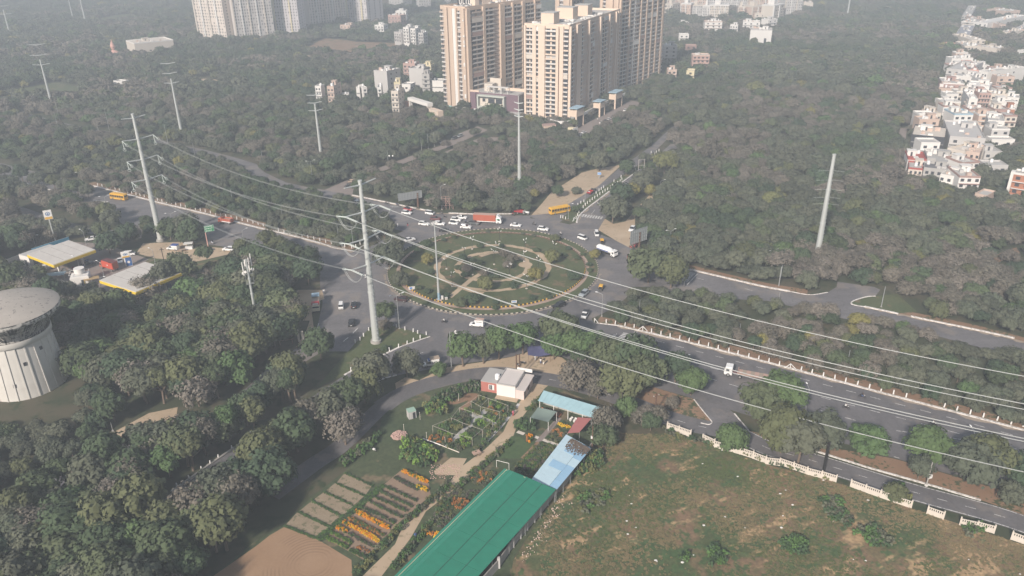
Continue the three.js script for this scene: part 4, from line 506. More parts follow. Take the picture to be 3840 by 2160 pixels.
// ---------- water tower, fuel station ----------
{
  const R = 13, H = 24, o = thing('water_tower', 'ribbed concrete water tower with a stained domed tank', 'water tower', [-135.8, 0, -185.5]);
  const shell = texMat(tex(256, (u, v) => { const s = fbm(u * 60, v * 3, 201, 4, 60), n = fbm(u * 14, v * 10, 202, 4, 14); return two([0.66, 0.64, 0.6], [0.5, 0.48, 0.44], 0.6 * n + 0.4 * s); }, 1), 0.9), stain = texMat(tex(512, (u, v) => { const s = fbm(u * 90, v * 2.5, 211, 4, 90), n = fbm(u * 24, v * 14, 212, 4, 24); return two([0.6, 0.58, 0.54], [0.045, 0.045, 0.042], step01(0.42, 0.6, s * 0.62 + n * 0.38)); }, 1), 0.95);
  const dome = texMat(tex(512, (u, v) => { const n = fbm(u * 10, v * 10, 221, 5, 10), k = fbm(u * 34, v * 34, 222, 4, 34), c2 = Math.abs(fbm(u * 9, v * 9, 223, 4, 9) - 0.5); let c = two([0.3, 0.275, 0.245], [0.44, 0.405, 0.365], n * 0.6 + k * 0.4); c = two(c, [0.13, 0.12, 0.11], 0.7 * step01(0.66, 0.74, k) + 0.6 * (1 - step01(0.0, 0.008, c2)) * step01(0.5, 0.7, n)); return c; }, 1), 0.95);
  const lathe = (pts) => new THREE.LatheGeometry(pts.map(([r, y]) => new THREE.Vector2(r, y)), 72);
  obj('shaft', lathe([[9.9, 0], [8.7, 15.6]]), shell, o); obj('bowl', lathe([[7.6, 15.4], [7.7, 17.4], [9.3, 19.4], [R - 0.3, 22.2]]), stain, o);
  obj('collar', lathe([[8.6, 15.2], [9.3, 15.2], [9.3, 16.7], [9.05, 16.7], [9.05, 15.5]]), shell, o); obj('rim', lathe([[R - 0.3, 22.1], [R + 0.05, 22.2], [R + 0.05, 23.2], [R - 0.1, 23.3]]), stain, o);
  const dg = lathe([[R, 23.3], [R * 0.86, 24.1], [R * 0.6, 25.1], [R * 0.3, 25.7], [0.01, 25.9]]); { const p = dg.attributes.position, u = dg.attributes.uv; for (let i = 0; i < p.count; i++) u.setXY(i, p.getX(i) / 24 + 0.5, p.getZ(i) / 24 + 0.5); } obj('dome', dg, dome, o);
  for (let i = 0; i < 24; i++) { const a = i / 24 * Math.PI * 2, s = Math.sin(a), q = Math.cos(a); obj('rib', beam([9.92 * q, 0, 9.92 * s], [8.76 * q, 15.4, 8.76 * s], 0.3, 0.34), shell, o); obj('bracket', beam([7.8 * q, 17, 7.8 * s], [R * 0.97 * q, 22, R * 0.97 * s], 0.35, 0.5), stain, o); }
  for (const [a, y] of [[0.9, 9.6], [0.35, 12.2], [1.3, 4]]) { const b = obj('vent_window', box(0.7, 1, 0.3), W.glass, o); b.position.set(Math.cos(a) * (9.85 - y * 0.077), y, Math.sin(a) * (9.85 - y * 0.077)); b.rotation.y = Math.PI / 2 - a; }
  obj('hatch', [cyl(1.1, 1.1, 0.4, -3, 25.3, 4, 14), cyl(0.5, 0.5, 0.3, 2, 25.4, 5, 12)], shell, o); blocked.push([[-152, -181], [-118, -181], [-112, -164], [-150, -160]]); blocked.push(Array.from({ length: 12 }, (_, i) => [o.position.x + 11 * Math.cos(i * 0.52), o.position.z + 11 * Math.sin(i * 0.52)]));
}
const CAN = { top: texMat(tex(128, (u, v) => { const n = fbm(u * 6, v * 6, 231, 4, 6); return two([0.5, 0.47, 0.43], [0.6, 0.57, 0.53], n); }, 10), 0.6), yellow: mat(0.72, 0.52, 0.03, 0.6), blue: mat(0.03, 0.08, 0.24, 0.6), seam: mat(0.3, 0.29, 0.28, 0.8) };
function canopy(label, A, B, D, H) { // roof corners: A near left, B near right, D far left
  const o = thing('fuel_canopy', label, 'canopy', [A[0], 0, A[1]], Math.atan2(-(B[1] - A[1]), B[0] - A[0])), L = Math.hypot(B[0] - A[0], B[1] - A[1]), ux = (B[0] - A[0]) / L, uz = (B[1] - A[1]) / L, dx = D[0] - A[0], dz = D[1] - A[1], sx = dx * ux + dz * uz, sz = dx * -uz + dz * ux;
  const P = [[0, 0], [L, 0], [L + sx, sz], [sx, sz]]; obj('roof', extr(P, 0.3, H - 0.3), CAN.top, o);
  const side = (a, b, m) => obj('fascia', beam([a[0], H - 0.72, a[1]], [b[0], H - 0.72, b[1]], 0.2, 0.95), m, o); side([0, 0.1], [L, 0.1], CAN.yellow); side([L + 0.1, 0], [L + sx + 0.1, sz], CAN.blue); side([0, 0], [sx, sz], CAN.yellow); side([sx, sz], [L + sx, sz], CAN.blue);
  for (const t of [0.27, 0.52, 0.77]) obj('roof_seam', beam([L * t + sx * 0.06, H + 0.03, sz * 0.06], [L * t + sx * 0.94, H + 0.03, sz * 0.94], 0.14, 0.06), CAN.seam, o);
  for (const [s, t] of [[0.22, 0.25], [0.78, 0.25], [0.22, 0.75], [0.78, 0.75]]) { obj('column', box(0.7, H - 0.4, 0.7, L * s + sx * t, 0, sz * t), W.white, o); obj('pump', [box(1.1, 1.9, 0.6, L * s + sx * t + 1.6, 0.15, sz * t), box(4.6, 0.15, 1.2, L * s + sx * t + 1, 0, sz * t)], s > 0.5 ? CAN.blue : W.white, o); }
  return o;
}
canopy('upper fuel station canopy with yellow and blue edges beside the blue panel wall', [-163.6,-254.0], [-155.3,-267.8], [-178.7,-264.1], 6.4);
canopy('lower fuel station canopy with yellow and blue edges beside the wood', [-123.9,-230.3], [-114.8,-245.6], [-140.6,-240.2], 6.4);
for (const P of [[[-179.1,-265.5], [-166.3,-259.1], [-160.6,-276.5], [-178.1,-290.6]], [[-144.2,-246.0], [-128.2,-238.4], [-118.0,-254.9], [-136.2,-263.9]]]) blocked.push(P);
{ const o = facing('panel_wall', 'bright blue sheet wall behind the upper fuel canopy', 'panel wall', [-182.4,-273.0], [-174.4,-285.0]); for (let i = 0; i < 9; i++) bit('panel', mat(0.06 + 0.004 * (i % 3), 0.31, 0.46, 0.5), o, [o.L * (i + 0.5) / 9, 0.3, 0], [o.L / 9 - 0.06, 4.7, 0.12]); obj('frame', [box(o.L, 0.2, 0.2, o.L / 2, 0.1, -0.15), box(o.L, 0.2, 0.2, o.L / 2, 4.8, -0.15)], M.steel, o); }
{ const o = facing('station_office', 'white station office with dark doors at the end of the canopy', 'office', [-185.0,-268.7], [-179.7,-265.8]); obj('wall', box(o.L, 4.4, 12, o.L / 2, 0, -6), W.white, o); obj('roof', box(o.L - 0.3, 0.15, 11.6, o.L / 2, 4.4, -6), W.roof, o); bit('door', W.glass, o, [o.L * 0.6, 0, 0.03], [1.6, 3, 0.12]); for (let i = 0; i < 3; i++) bit('window', W.glass, o, [o.L + 0.03, 1, -2.4 - i * 3.4], [0.12, 2, 2.2]); }
{ const o = thing('compound_wall', 'pale low wall bounding the fuel station against the wood', 'wall', [0, 0, 0]); const p = [[-189.5,-275.8], [-191.9,-270.7], [-182.5,-264.3], [-173.7,-258.1], [-165.9,-253.4], [-160.4,-250.8], [-155.9,-249.1]]; for (let i = 1; i < p.length; i++) obj('wall_panel', beam([p[i - 1][0], 0.8, p[i - 1][1]], [p[i][0], 0.8, p[i][1]], 0.3, 1.6), W.pale, o); for (const [x, z] of p) obj('post', box(0.5, 1.9, 0.5, x, 0, z), W.pale, o); }
function signPost(name, label, cat, base, H, w, h, face, pole, turn, y0) { const o = thing(name, label, cat, [base[0], 0, base[1]], turn); obj('pole', cyl(pole, pole * 0.8, H), M.galv, o); obj('panel', box(w, h, 0.35, 0, y0 ?? H - h, 0), W.white, o); const f = obj('face', box(w * 0.9, h * 0.92, 0.06, 0, (y0 ?? H - h) + h * 0.04, 0.2), face, o); return o; }
const round = (bg, band) => { const c = document.createElement('canvas'); c.width = 128; c.height = 192; const g = c.getContext('2d'); g.fillStyle = '#e8e6e2'; g.fillRect(0, 0, 128, 192); g.fillStyle = band; g.fillRect(0, 140, 128, 52); g.fillStyle = bg; g.beginPath(); g.arc(64, 72, 44, 0, 7); g.fill(); g.fillStyle = '#e8e6e2'; g.beginPath(); g.arc(64, 72, 30, 0, 7); g.fill(); g.fillStyle = bg; g.beginPath(); g.arc(64, 76, 20, 0, 7); g.fill(); const t = new THREE.CanvasTexture(c); t.colorSpace = THREE.SRGBColorSpace; return new THREE.MeshStandardMaterial({ map: t, roughness: 0.6 }); };
const fuelFace = round('#3f6a9a', '#d9a93a'), faceUV = (o) => { for (const m of o.children) if (m.name === 'face') { const p = m.geometry.attributes.position, u = m.geometry.attributes.uv; m.geometry.computeBoundingBox(); const b = m.geometry.boundingBox; for (let i = 0; i < p.count; i++) u.setXY(i, (p.getX(i) - b.min.x) / (b.max.x - b.min.x), (p.getY(i) - b.min.y) / (b.max.y - b.min.y)); } };
faceUV(signPost('fuel_sign', 'tall pole sign with a round blue emblem over the fuel station', 'sign', [-182.9,-289.5], 14.6, 2.9, 3.8, fuelFace, 0.28, 0.5));
{ const b = [-143.5,-266.7], H = 5.9, o = thing('price_pylon', 'leaning white and blue fuel pylon with a round emblem on top', 'sign', [b[0], 0, b[1]], 0.45); obj('pylon', box(2.6, H * 0.62, 0.5, 0, 0, 0), W.white, o); obj('face', box(2, H * 0.55, 0.1, 0.15, 0.2, 0.28), mat(0.03, 0.11, 0.33, 0.5), o); obj('head', new THREE.BoxGeometry(3, H * 0.38, 0.9).translate(-0.4, H * 0.81, 0), W.white, o); const g = box(2.4, H * 0.34, 0.08, -0.4, H * 0.64, 0.5), f = obj('face', g, fuelFace, o); faceUV({ children: [f] }); obj('emblem', cyl(0.5, 0.5, 0.06).rotateX(Math.PI / 2).translate(0.15, H * 0.3, 0.36), W.white, o); }
{ const o = thing('utility_shed', 'white service shed with tanks on its roof between the canopies', 'shed', [...[-153.3,-250.5], 0].length ? [[-153.3,-250.5][0], 0, [-153.3,-250.5][1]] : 0, 0.35); obj('wall', box(6, 3.4, 5, 0, 0, -1), W.white, o); obj('roof_tank', [cyl(1.8, 1.8, 1.7, 0, 4, -2, 16), box(5.6, 0.2, 4.6, 0, 3.4, -1)], W.white, o); obj('railing', [box(6, 0.12, 0.1, 0, 4.5, 1.4), box(6, 0.12, 0.1, 0, 4.5, -3.4), box(0.1, 0.12, 4.8, -3, 4.5, -1), box(0.1, 0.12, 4.8, 3, 4.5, -1)], W.white, o); bit('door', W.glass, o, [1, 0, 1.53], [1.2, 2.4, 0.1]); }
{ const o = thing('lean_to', 'low blue sheet lean-to by the fuel station wall', 'shed', [[-164.7,-255.3][0], 0, [-164.7,-255.3][1]], 0.2); obj('roof', box(6.4, 0.15, 3, 0, 2.2, 0), W.blue, o); for (const [x, z] of [[-3, -1.2], [3, -1.2], [-3, 1.2], [3, 1.2]]) obj('post', box(0.15, 2.2, 0.15, x, 0, z), M.steel, o); }
{ const o = thing('lean_to', 'brown tin roof shelter beside the white service shed', 'shed', [[-149.3,-250.4][0], 0, [-149.3,-250.4][1]], 0.55); obj('roof', box(5, 0.15, 2.6, 0, 2.4, 0), mat(0.36, 0.25, 0.12, 0.8), o); for (const [x, z] of [[-2.3, -1], [2.3, -1], [-2.3, 1], [2.3, 1]]) obj('post', box(0.15, 2.4, 0.15, x, 0, z), CAN.yellow, o); }

// ---------- power poles and wires ----------
const armDir = [0.64, -0.768]; // across the line
function monopole(label, [x, z], H, r0, r1, arms, dir, full) {
  const o = thing('power_pole', label, 'power pole', [x, 0, z]); obj('shaft', [cyl(r0, r1, H, 0, 0, 0, 16), cyl(mix(r0, r1, 0.33) + 0.09, mix(r0, r1, 0.33) + 0.09, 0.5, 0, H * 0.33, 0, 16), cyl(mix(r0, r1, 0.66) + 0.08, mix(r0, r1, 0.66) + 0.08, 0.5, 0, H * 0.66, 0, 16), ...Array.from({ length: Math.round(H / 1.5) }, (_, i) => box(0.3, 0.06, 0.4, mix(r0, r1, i * 1.5 / H) * 0.8, 2 + i * 1.5 * 0.96, mix(r0, r1, i * 1.5 / H) * 0.7)), cyl(r1 + 0.12, r1 + 0.12, 0.5, 0, H, 0, 16)], M.galv, o); obj('footing', cyl(r0 * 1.5, r0 * 1.4, 0.9, 0, 0, 0, 20), M.concrete, o);
  for (const [h, len] of arms) for (const s of [-1, 1]) { const a = obj('arm', bar([0, h - 0.5, 0], [dir[0] * len * s, h, dir[1] * len * s], 0.3, 8, 0.18), M.galv, o); }
  return o;
}
const LP = [-141.9,-292.0], AP = [-41.5,-205.5], BP = [227.1, -78.9];
const armsA = [[42.2, 6.1], [34.2, 6.1], [26.2, 6.1]];
const poleA = monopole('tallest grey power pole with three pairs of wired arms beside the roundabout', AP, 50.6, 1.15, 0.5, [...armsA, [50.2, 5.6]], armDir, true);
const poleL = monopole('grey power pole with three pairs of arms by the fuel station dirt lot', LP, 51, 1.15, 0.5, [...armsA, [50.2, 4.6]], armDir, true);
const insul = mat(0.6, 0.66, 0.63, 0.3), wireM = mat(0.5, 0.52, 0.51, 0.5, 0.4);
const ringG = new THREE.TorusGeometry(0.55, 0.06, 5, 12);
function strings(p, o, u, sags) { // insulator strings at each arm tip along the line directions u, hung jumper loops between
  for (const [h, len] of armsA) for (const s of [-1, 1]) {
    const tip = [armDir[0] * len * s, h - 0.1, armDir[1] * len * s], ends = [];
    for (const [ux, uz, dn] of u) { const e = [tip[0] + ux * 3.6, tip[1] - dn, tip[2] + uz * 3.6]; ends.push(e); const g = new THREE.Group(); g.name = 'insulator'; o.add(g); for (const k of [-0.22, 0.22]) obj('rod', bar([tip[0] + armDir[0] * k, tip[1], tip[2] + armDir[1] * k], [e[0] + armDir[0] * k, e[1], e[2] + armDir[1] * k], 0.09, 6), insul, g); const r = obj('guard_ring', ringG, insul, g); r.position.set(...e); r.rotation.y = Math.atan2(ux, uz); r.scale.set(0.9, 0.7, 1); }
    if (ends.length === 2) { const [e, f] = ends, c = new THREE.QuadraticBezierCurve3(new THREE.Vector3(...e), new THREE.Vector3((e[0] + f[0]) / 2, Math.min(e[1], f[1]) - 6, (e[2] + f[2]) / 2), new THREE.Vector3(...f)); for (const k of [-0.2, 0.2]) { const g = new THREE.TubeGeometry(c, 16, 0.05, 4); g.translate(armDir[0] * k, 0, armDir[1] * k); obj('jumper_loop', g, wireM, o); } }
  }
}
const norm = (a, b) => { const L = Math.hypot(b[0] - a[0], b[1] - a[1]); return [(b[0] - a[0]) / L, (b[1] - a[1]) / L]; };
const uLA = norm(LP, AP), uAB = norm(AP, BP);
strings(AP, poleA, [[-uLA[0], -uLA[1], 0.6], [uAB[0], uAB[1], 0.9]]); 
for (const [h, len] of armsA) for (const s of [-1, 1]) { const tip = [armDir[0] * len * s, h, armDir[1] * len * s]; for (const [dx, dz, dn] of [[0.3, 0.2, 3.2], [uLA[0] * 3.2, uLA[1] * 3.2, 1]]) { const e = [tip[0] + dx, tip[1] - dn, tip[2] + dz], g = new THREE.Group(); g.name = 'insulator'; poleL.add(g); obj('rod', bar(tip, e, 0.12, 6), insul, g); const r = obj('guard_ring', ringG, insul, g); r.position.set(...e); } }
function wire(label, a, b, sag, r, gap, side) { const o = thing('power_line', label, 'power line', [0, 0, 0], 0); const A = new THREE.Vector3(...a), B = new THREE.Vector3(...b), pts = []; for (let i = 0; i <= 40; i++) { const t = i / 40; pts.push(A.clone().lerp(B, t).add(new THREE.Vector3(0, 4 * sag * t * (t - 1), 0))); } const c = new THREE.CatmullRomCurve3(pts), g = new THREE.TubeGeometry(c, 60, r, 5), d = side; for (const k of [-gap, gap]) { const q = g.clone(); q.translate(d[0] * k, 0, d[1] * k); obj('conductor', q, wireM, o); } for (let i = 4; i < 40; i += 6) { const p = pts[i]; obj('spacer', bar([p.x - d[0] * gap, p.y, p.z - d[1] * gap], [p.x + d[0] * gap, p.y, p.z + d[1] * gap], r * 0.9, 4), wireM, o); } return o; }
const nB = [uAB[1] * 1, -uAB[0]]; const lev = ['top', 'middle', 'lowest'];
armsA.forEach(([h, len], i) => { for (const s of [-1, 1]) { const tip = [AP[0] + armDir[0] * len * s, AP[1] + armDir[1] * len * s], bt = [BP[0] + nB[0] * len * s, BP[1] + nB[1] * len * s], lt = [LP[0] + armDir[0] * len * s, LP[1] + armDir[1] * len * s];
  wire(`twin wire from the ${lev[i]} ${s > 0 ? 'outer' : 'near'} arm crossing the roundabout and highway`, [tip[0] + uAB[0] * 3.6, h - 1, tip[1] + uAB[1] * 3.6], [bt[0], h - 4.8, bt[1]], 13.8, 0.042, 0.1, nB);
  wire(`thin twin wire spanning the two armed poles at the ${lev[i]} ${s > 0 ? 'outer' : 'near'} arms`, [lt[0] + uLA[0] * 3.2, h - 1, lt[1] + uLA[1] * 3.2], [tip[0] - uLA[0] * 3.6, h - 0.7, tip[1] - uLA[1] * 3.6], 4, 0.035, 0.22, armDir); } });
monopole('armless grey power pole standing in the low wood beyond the highway', [114.9,-267.1], 38.5, 1.15, 0.55, [], armDir);
{ const p = [114.9,-267.1]; for (const [i, h] of [33, 29.5, 26, 23, 20.5].entries()) { const o = thing('insulator_string', `${ord(i)} insulator string from the top of the armless pole`, 'insulator', [p[0], h, p[1]]); obj('rod', bar([-0.6 - 4, -0.3, -0.7], [-0.6, 0, 0], 0.03, 5), insul, o); obj('rod', bar([0.6, 0, 0], [0.6 + 4, -0.4, 0.6], 0.03, 5), insul, o); } }
monopole('slim pole with short side arms standing before the cream tower', [4.2,-346.9], 37.1, 0.95, 0.4, [[20, 2.4], [17, 2.4], [14, 2.4]].map(([h, l]) => [h + 22, l]), [0.85, 0.5]);
monopole('slim cross armed pole in the wood left of the side road', [-101.7,-407.2], 29.6, 0.9, 0.4, [[30, 3.8], [26, 3.8], [22, 3.8]].map(([h, l]) => [h + 5, l]), [0.88, -0.47]);
monopole('cross armed pole standing behind the left armed pole', [-196.2,-458.7], 34.6, 0.95, 0.4, [[44, 4], [38.5, 4], [33, 4]], [0.88, -0.47]);
monopole('cross armed pole beside the far green clearing', [-329.2,-561.5], 31.2, 0.95, 0.42, [[42, 5.5], [35, 5.5], [28.5, 5.5]], [0.88, -0.47]);
monopole('hazy cross armed pole at the left photo edge', [-590.2,-960.1], 29.2, 1, 0.45, [[42, 7], [34, 7], [25, 7]], [0.9, -0.42]);
monopole('hazy cross armed pole whose top leaves the photo', [-562.7,-1085.6], 54, 1.1, 0.45, [[45, 7], [38, 7], [30, 7]], [0.9, -0.42]);
monopole('hazy pole stump at the top edge of the photo', [-653.2,-1326.0], 50, 1.1, 0.5, [], armDir);
monopole('faint pole in the haze over the wide wood', [411.3,-985.8], 52, 1.1, 0.5, [], armDir);
// phone masts
function phoneMast(label, [x, z], H, r) {
  const o = thing('phone_mast', label, 'phone mast', [x, 0, z]), R = rng(31); obj('shaft', [cyl(r, r * 0.5, H, 0, 0, 0, 12), ...[0.3, 0.5, 0.72].map((t) => cyl(r * 0.95, r * 0.95, 0.3, 0, H * t, 0, 12))], M.galv, o);
  obj('platform', [0, 1, 2].flatMap((k) => { const a = k * 2.094, c = Math.cos(a), s = Math.sin(a), e = Math.cos(a + 2.094), f = Math.sin(a + 2.094); return [0.66, 0.8, 0.97].flatMap((t) => [bar([c * 1.3, H * t, s * 1.3], [e * 1.3, H * t, f * 1.3], 0.05, 5), bar([0, H * t, 0], [c * 1.3, H * t, s * 1.3], 0.05, 5)]).concat([bar([c * 1.3, H * 0.66, s * 1.3], [c * 1.3, H * 1.02, s * 1.3], 0.05, 5)]); }), M.steel, o);
  for (let i = 0; i < 8; i++) { const a = i * 0.785, y = H * (0.78 + 0.2 * R()); const b = obj('antenna', box(0.34, 2.2, 0.2), W.white, o); b.position.set(Math.cos(a) * 1.45, y, Math.sin(a) * 1.45); b.rotation.y = -a + Math.PI / 2; }
  for (let i = 0; i < 5; i++) { const a = i * 1.3 + 0.4, y = H * (0.76 + 0.14 * R()); const b = obj('dish', cyl(0.42, 0.42, 0.3, 0, 0, 0, 12).rotateX(Math.PI / 2), W.white, o); b.position.set(Math.cos(a) * 1.5, y, Math.sin(a) * 1.5); b.rotation.y = -a + Math.PI / 2; }
  for (const a of [0.2, 2.2, 3.9, 5.3]) obj('side_rod', bar([0, H * 0.32, 0], [Math.cos(a) * 2.6, H * 0.34, Math.sin(a) * 2.6], 0.06, 5), M.steel, o); return o;
}
phoneMast('phone mast crowded with white antennas in the wood by the junction', [-80.6,-216.2], 23.4, 0.5);
phoneMast('hazy phone mast at the top edge far over the wood', [-593.5,-1114.5], 46, 0.8);
{ const b = [-24.6,-233.3], H = 27.9, o = thing('high_mast', 'tall tapering lighting mast on the roundabout lawn', 'lighting mast', [b[0], 0, b[1]]); obj('shaft', cyl(0.42, 0.17, H, 0, 0, 0, 12), M.galv, o); obj('footing', box(1.8, 0.5, 1.8, 0, 0, 0), W.pinkish, o); obj('base_band', cyl(0.44, 0.42, 2.6, 0, 0.5, 0, 12), mat(0.28, 0.42, 0.52, 0.6), o); obj('lamp_ring', [new THREE.TorusGeometry(0.9, 0.08, 6, 16).rotateX(Math.PI / 2).translate(0, H, 0), ...[0, 1, 2, 3, 4, 5].map((k) => box(0.5, 0.25, 0.4, 0.95 * Math.cos(k * 1.047), H - 0.2, 0.95 * Math.sin(k * 1.047)))], W.white, o); }
{ const p = [-23.5,-233.6]; const o = thing('control_box', 'white control box on legs beside the lighting mast', 'cabinet', [p[0], 0, p[1]], 0.2); obj('cabinet', box(0.7, 1.3, 0.5, 0, 0.4, 0), W.white, o); obj('stand', [box(0.1, 0.4, 0.1, -0.25, 0, 0), box(0.1, 0.4, 0.1, 0.25, 0, 0)], M.steel, o); const q = [-22.2,-233.8], k = thing('control_box', 'small cream box on the lawn near the lighting mast', 'cabinet', [q[0], 0.2, q[1]], 0.4); obj('cabinet', box(0.8, 0.7, 0.6), W.pale, k); obj('lid', box(0.9, 0.08, 0.7, 0, 0.7, 0), W.white, k); const s = [-24.2,-234.2], m = thing('control_box', 'blue cabinet strapped near the lighting mast foot', 'cabinet', [s[0], 0.2, s[1]], 0.1); obj('cabinet', box(0.7, 1.5, 0.5), mat(0.12, 0.2, 0.32, 0.6), m); obj('door', box(0.6, 1.3, 0.04, 0, 0.1, 0.26), mat(0.14, 0.24, 0.36, 0.6), m); }
// street lamps
const headG = new THREE.SphereGeometry(1, 10, 6); headG.scale(0.22, 0.1, 0.5);
const lampHead = mat(0.85, 0.85, 0.83, 0.4);
function streetLamp(label, [x, z], H, turn = 0, arms = 1, thin = 0.11) {
  const o = thing('street_lamp', label, 'street lamp', [x, 0, z], turn, 'street lamps along the roads'); obj('pole', cyl(thin, thin * 0.6, H - 0.6, 0, 0, 0, 8), M.steel, o); obj('base', box(0.5, 0.25, 0.5), M.concrete, o);
  for (const s of arms === 2 ? [1, -1] : arms ? [1] : []) { obj('arm', bar([0, H - 0.65, 0], [1.7 * s, H, 0], 0.06, 6), M.steel, o); const l = obj('lamp_head', headG, lampHead, o); l.position.set(2 * s, H + 0.02, 0); l.rotation.y = Math.PI / 2; l.rotation.z = 0; }
  return o;
}
streetLamp('double armed lamp at the end of the white kerbed median', [-187.6,-341.7], 3.1, 0.5, 2); streetLamp('double armed lamp in front of the dark trees by the left armed pole', [-145.2,-312.6], 4.8, 0.6, 2); streetLamp('single lamp rising behind the small tree at the dirt lot', [-107.3,-288.9], 5.7, 0.6); streetLamp('double armed lamp among the trees above the white kerb', [-214.6,-374.8], 4.9, 0.4, 2);
streetLamp('double armed lamp by the tree clump near the orange minibus', [-78.5,-264.9], 5.3, 0.5, 2); streetLamp('tall double armed lamp at the side road corner', [-96.8,-365.2], 11.7, 0.5, 2); streetLamp('lamp at the bend of the service road', [-130.9,-399.1], 8.4, 0.3, 0); streetLamp('lamp standing in the hedge wood above the black car', [-98.7,-315.5], 4.5, 0.3, 0); streetLamp('slim lamp by the bollards left of the tallest pole', [-69.5,-290.1], 7.4, 0.3, 0); streetLamp('slim lamp at the bollard corner left of the tallest pole', [-62.0,-281.4], 9.6, 0.3, 0); streetLamp('lamp beside the bamboo frame above the traffic', [-30.6,-324.4], 11.5, 0.3, 1);
streetLamp('lamp beside the yellow bus', [24.4,-310.3], 7.3, -0.6, 1); streetLamp('lamp in the bollard lined median', [33.2,-328.9], 6.3, -0.6, 1); streetLamp('lamp by the brown lane edge behind the median trees', [69.5,-343.6], 6.2, 0.2, 1); streetLamp('double armed lamp in the wood beside the billboard', [62.0,-280.2], 6.2, 0.4, 2); streetLamp('short lamp at the edge of the dirt clearing', [19.6,-361.9], 3.5, 0, 1); streetLamp('slim lamp by the painted hatch on the far carriageway', [59.7,-242.4], 5.9, 0, 0);
streetLamp('double armed lamp at the foot of the armless pole wood', [96.2,-261.9], 4.8, 0.5, 2); streetLamp('tall leaning lamp on the grass island point', [120.0,-223.9], 8.0, 0, 0, 0.16); streetLamp('lamp between the far carriageway and the tree row', [88.1,-228.6], 4.2, 0, 0, 0.13);
streetLamp('double armed lamp on the grass triangle corner by the kerb ring', [-35.5,-213.8], 12.1, 0.5, 2, 0.15); streetLamp('tall lamp beside the white canvas topped pickup', [-17.5,-188.7], 13.0, 0.2, 0, 0.15); streetLamp('lamp with a white box on its pole by the lower road', [-37.1,-184.1], 6.2, 0.1, 0, 0.13); streetLamp('hooked lamp at the corner of the tree row by the white pickup', [28.7,-220.3], 8.4, 2.8, 1, 0.13); streetLamp('forked double lamp standing over the highway tree', [47.4,-185.8], 5.0, 0.5, 2, 0.15); streetLamp('thin lamp in the tree row above the bollards', [41.2,-223.1], 4.8, 0, 0); streetLamp('thin lamp in the tree row right of the A-shaped posts', [69.9,-209.0], 3.3, 0, 0);
streetLamp('green tinted lamp in the tree row above the highway middle', [95.6,-189.9], 4.5, 0, 0, 0.14); streetLamp('lamp on the near highway edge above the big trees', [75.3,-166.3], 7.0, 1.6, 1, 0.15); streetLamp('lamp in the tree row near the photo edge', [122.4,-175.3], 3.6, 0, 0, 0.14); streetLamp('lamp head rising over the near highway trees', [111.2,-153.0], 2.6, 1.6, 1, 0.15); streetLamp('bent lamp beside the nursery lane', [-51.7,-143.9], 3.2, 2.6, 1, 0.13); streetLamp('wide double armed lamp in the dark wood by the water tower', [-118.8,-187.3], 3.9, 0.4, 2, 0.13); streetLamp('lamp by the sandy clearing below the water tower wood', [-101.3,-161.6], 3.2, 0.4, 0);
for (const [i, [b, t]] of [[[-190.2,-287.6], 5], [[-170.2,-288.4], 6.5], [[-134.3,-268.2], 6.2], [[-159.2,-261.5], 6.4], [[-148.3,-256.9], 6.2], [[-142.8,-243.9], 6]].entries()) streetLamp(['hooked yard lamp behind the upper fuel canopy', 'hooked yard lamp by the blue panel wall end', 'bent yard lamp on the grass by the lower canopy', 'hooked yard lamp before the upper canopy pumps', 'hooked yard lamp by the red truck', 'yard lamp at the lower canopy corner'][i], b, t, [0, 2.6, 2.6, 2.8, 2.7, 0][i], 1);
for (const [i, [b, h]] of [[[-298.4,-513.3], 14], [[-353.0,-556.5], 11], [[-323.0,-510.0], 9], [[-336.4,-552.1], 9], [[-289.1,-524.3], 9], [[-248.5,-477.3], 15], [[-200.3,-446.8], 12], [[-283.8,-484.0], 12], [[-246.6,-460.9], 9], [[-183.7,-447.0], 9], [[-172.7,-415.0], 9], [[-126.6,-335.6], 8], [[132.5,-472.8], 10], [[97.8,-398.8], 8], [[-42.9,-431.6], 9], [[-45.9,-426.9], 9], [[-48.9,-419.4], 9], [[-55.6,-414.7], 8], [[-64.5,-397.9], 8], [[-47.7,-395.2], 6], [[-50.4,-389.0], 6], [[-44.5,-400.6], 6]].entries()) streetLamp(`${ord(i)} thin distant lamp along the wooded side roads`, b, h, i, 0, 0.12);
{ const g = [-61.2,-388.6], o = thing('park_lamp', 'dark lamp with twin white globes beside the side road', 'lamp', [g[0], 0, g[1]]); obj('pole', cyl(0.1, 0.08, 6.6), M.darkSteel, o); obj('arm', bar([-0.9, 6.4, 0], [0.9, 6.4, 0], 0.06), M.darkSteel, o); for (const x of [-0.9, 0.9]) obj('globe', new THREE.SphereGeometry(0.45, 10, 8).translate(x, 6.9, 0), lampHead, o); }
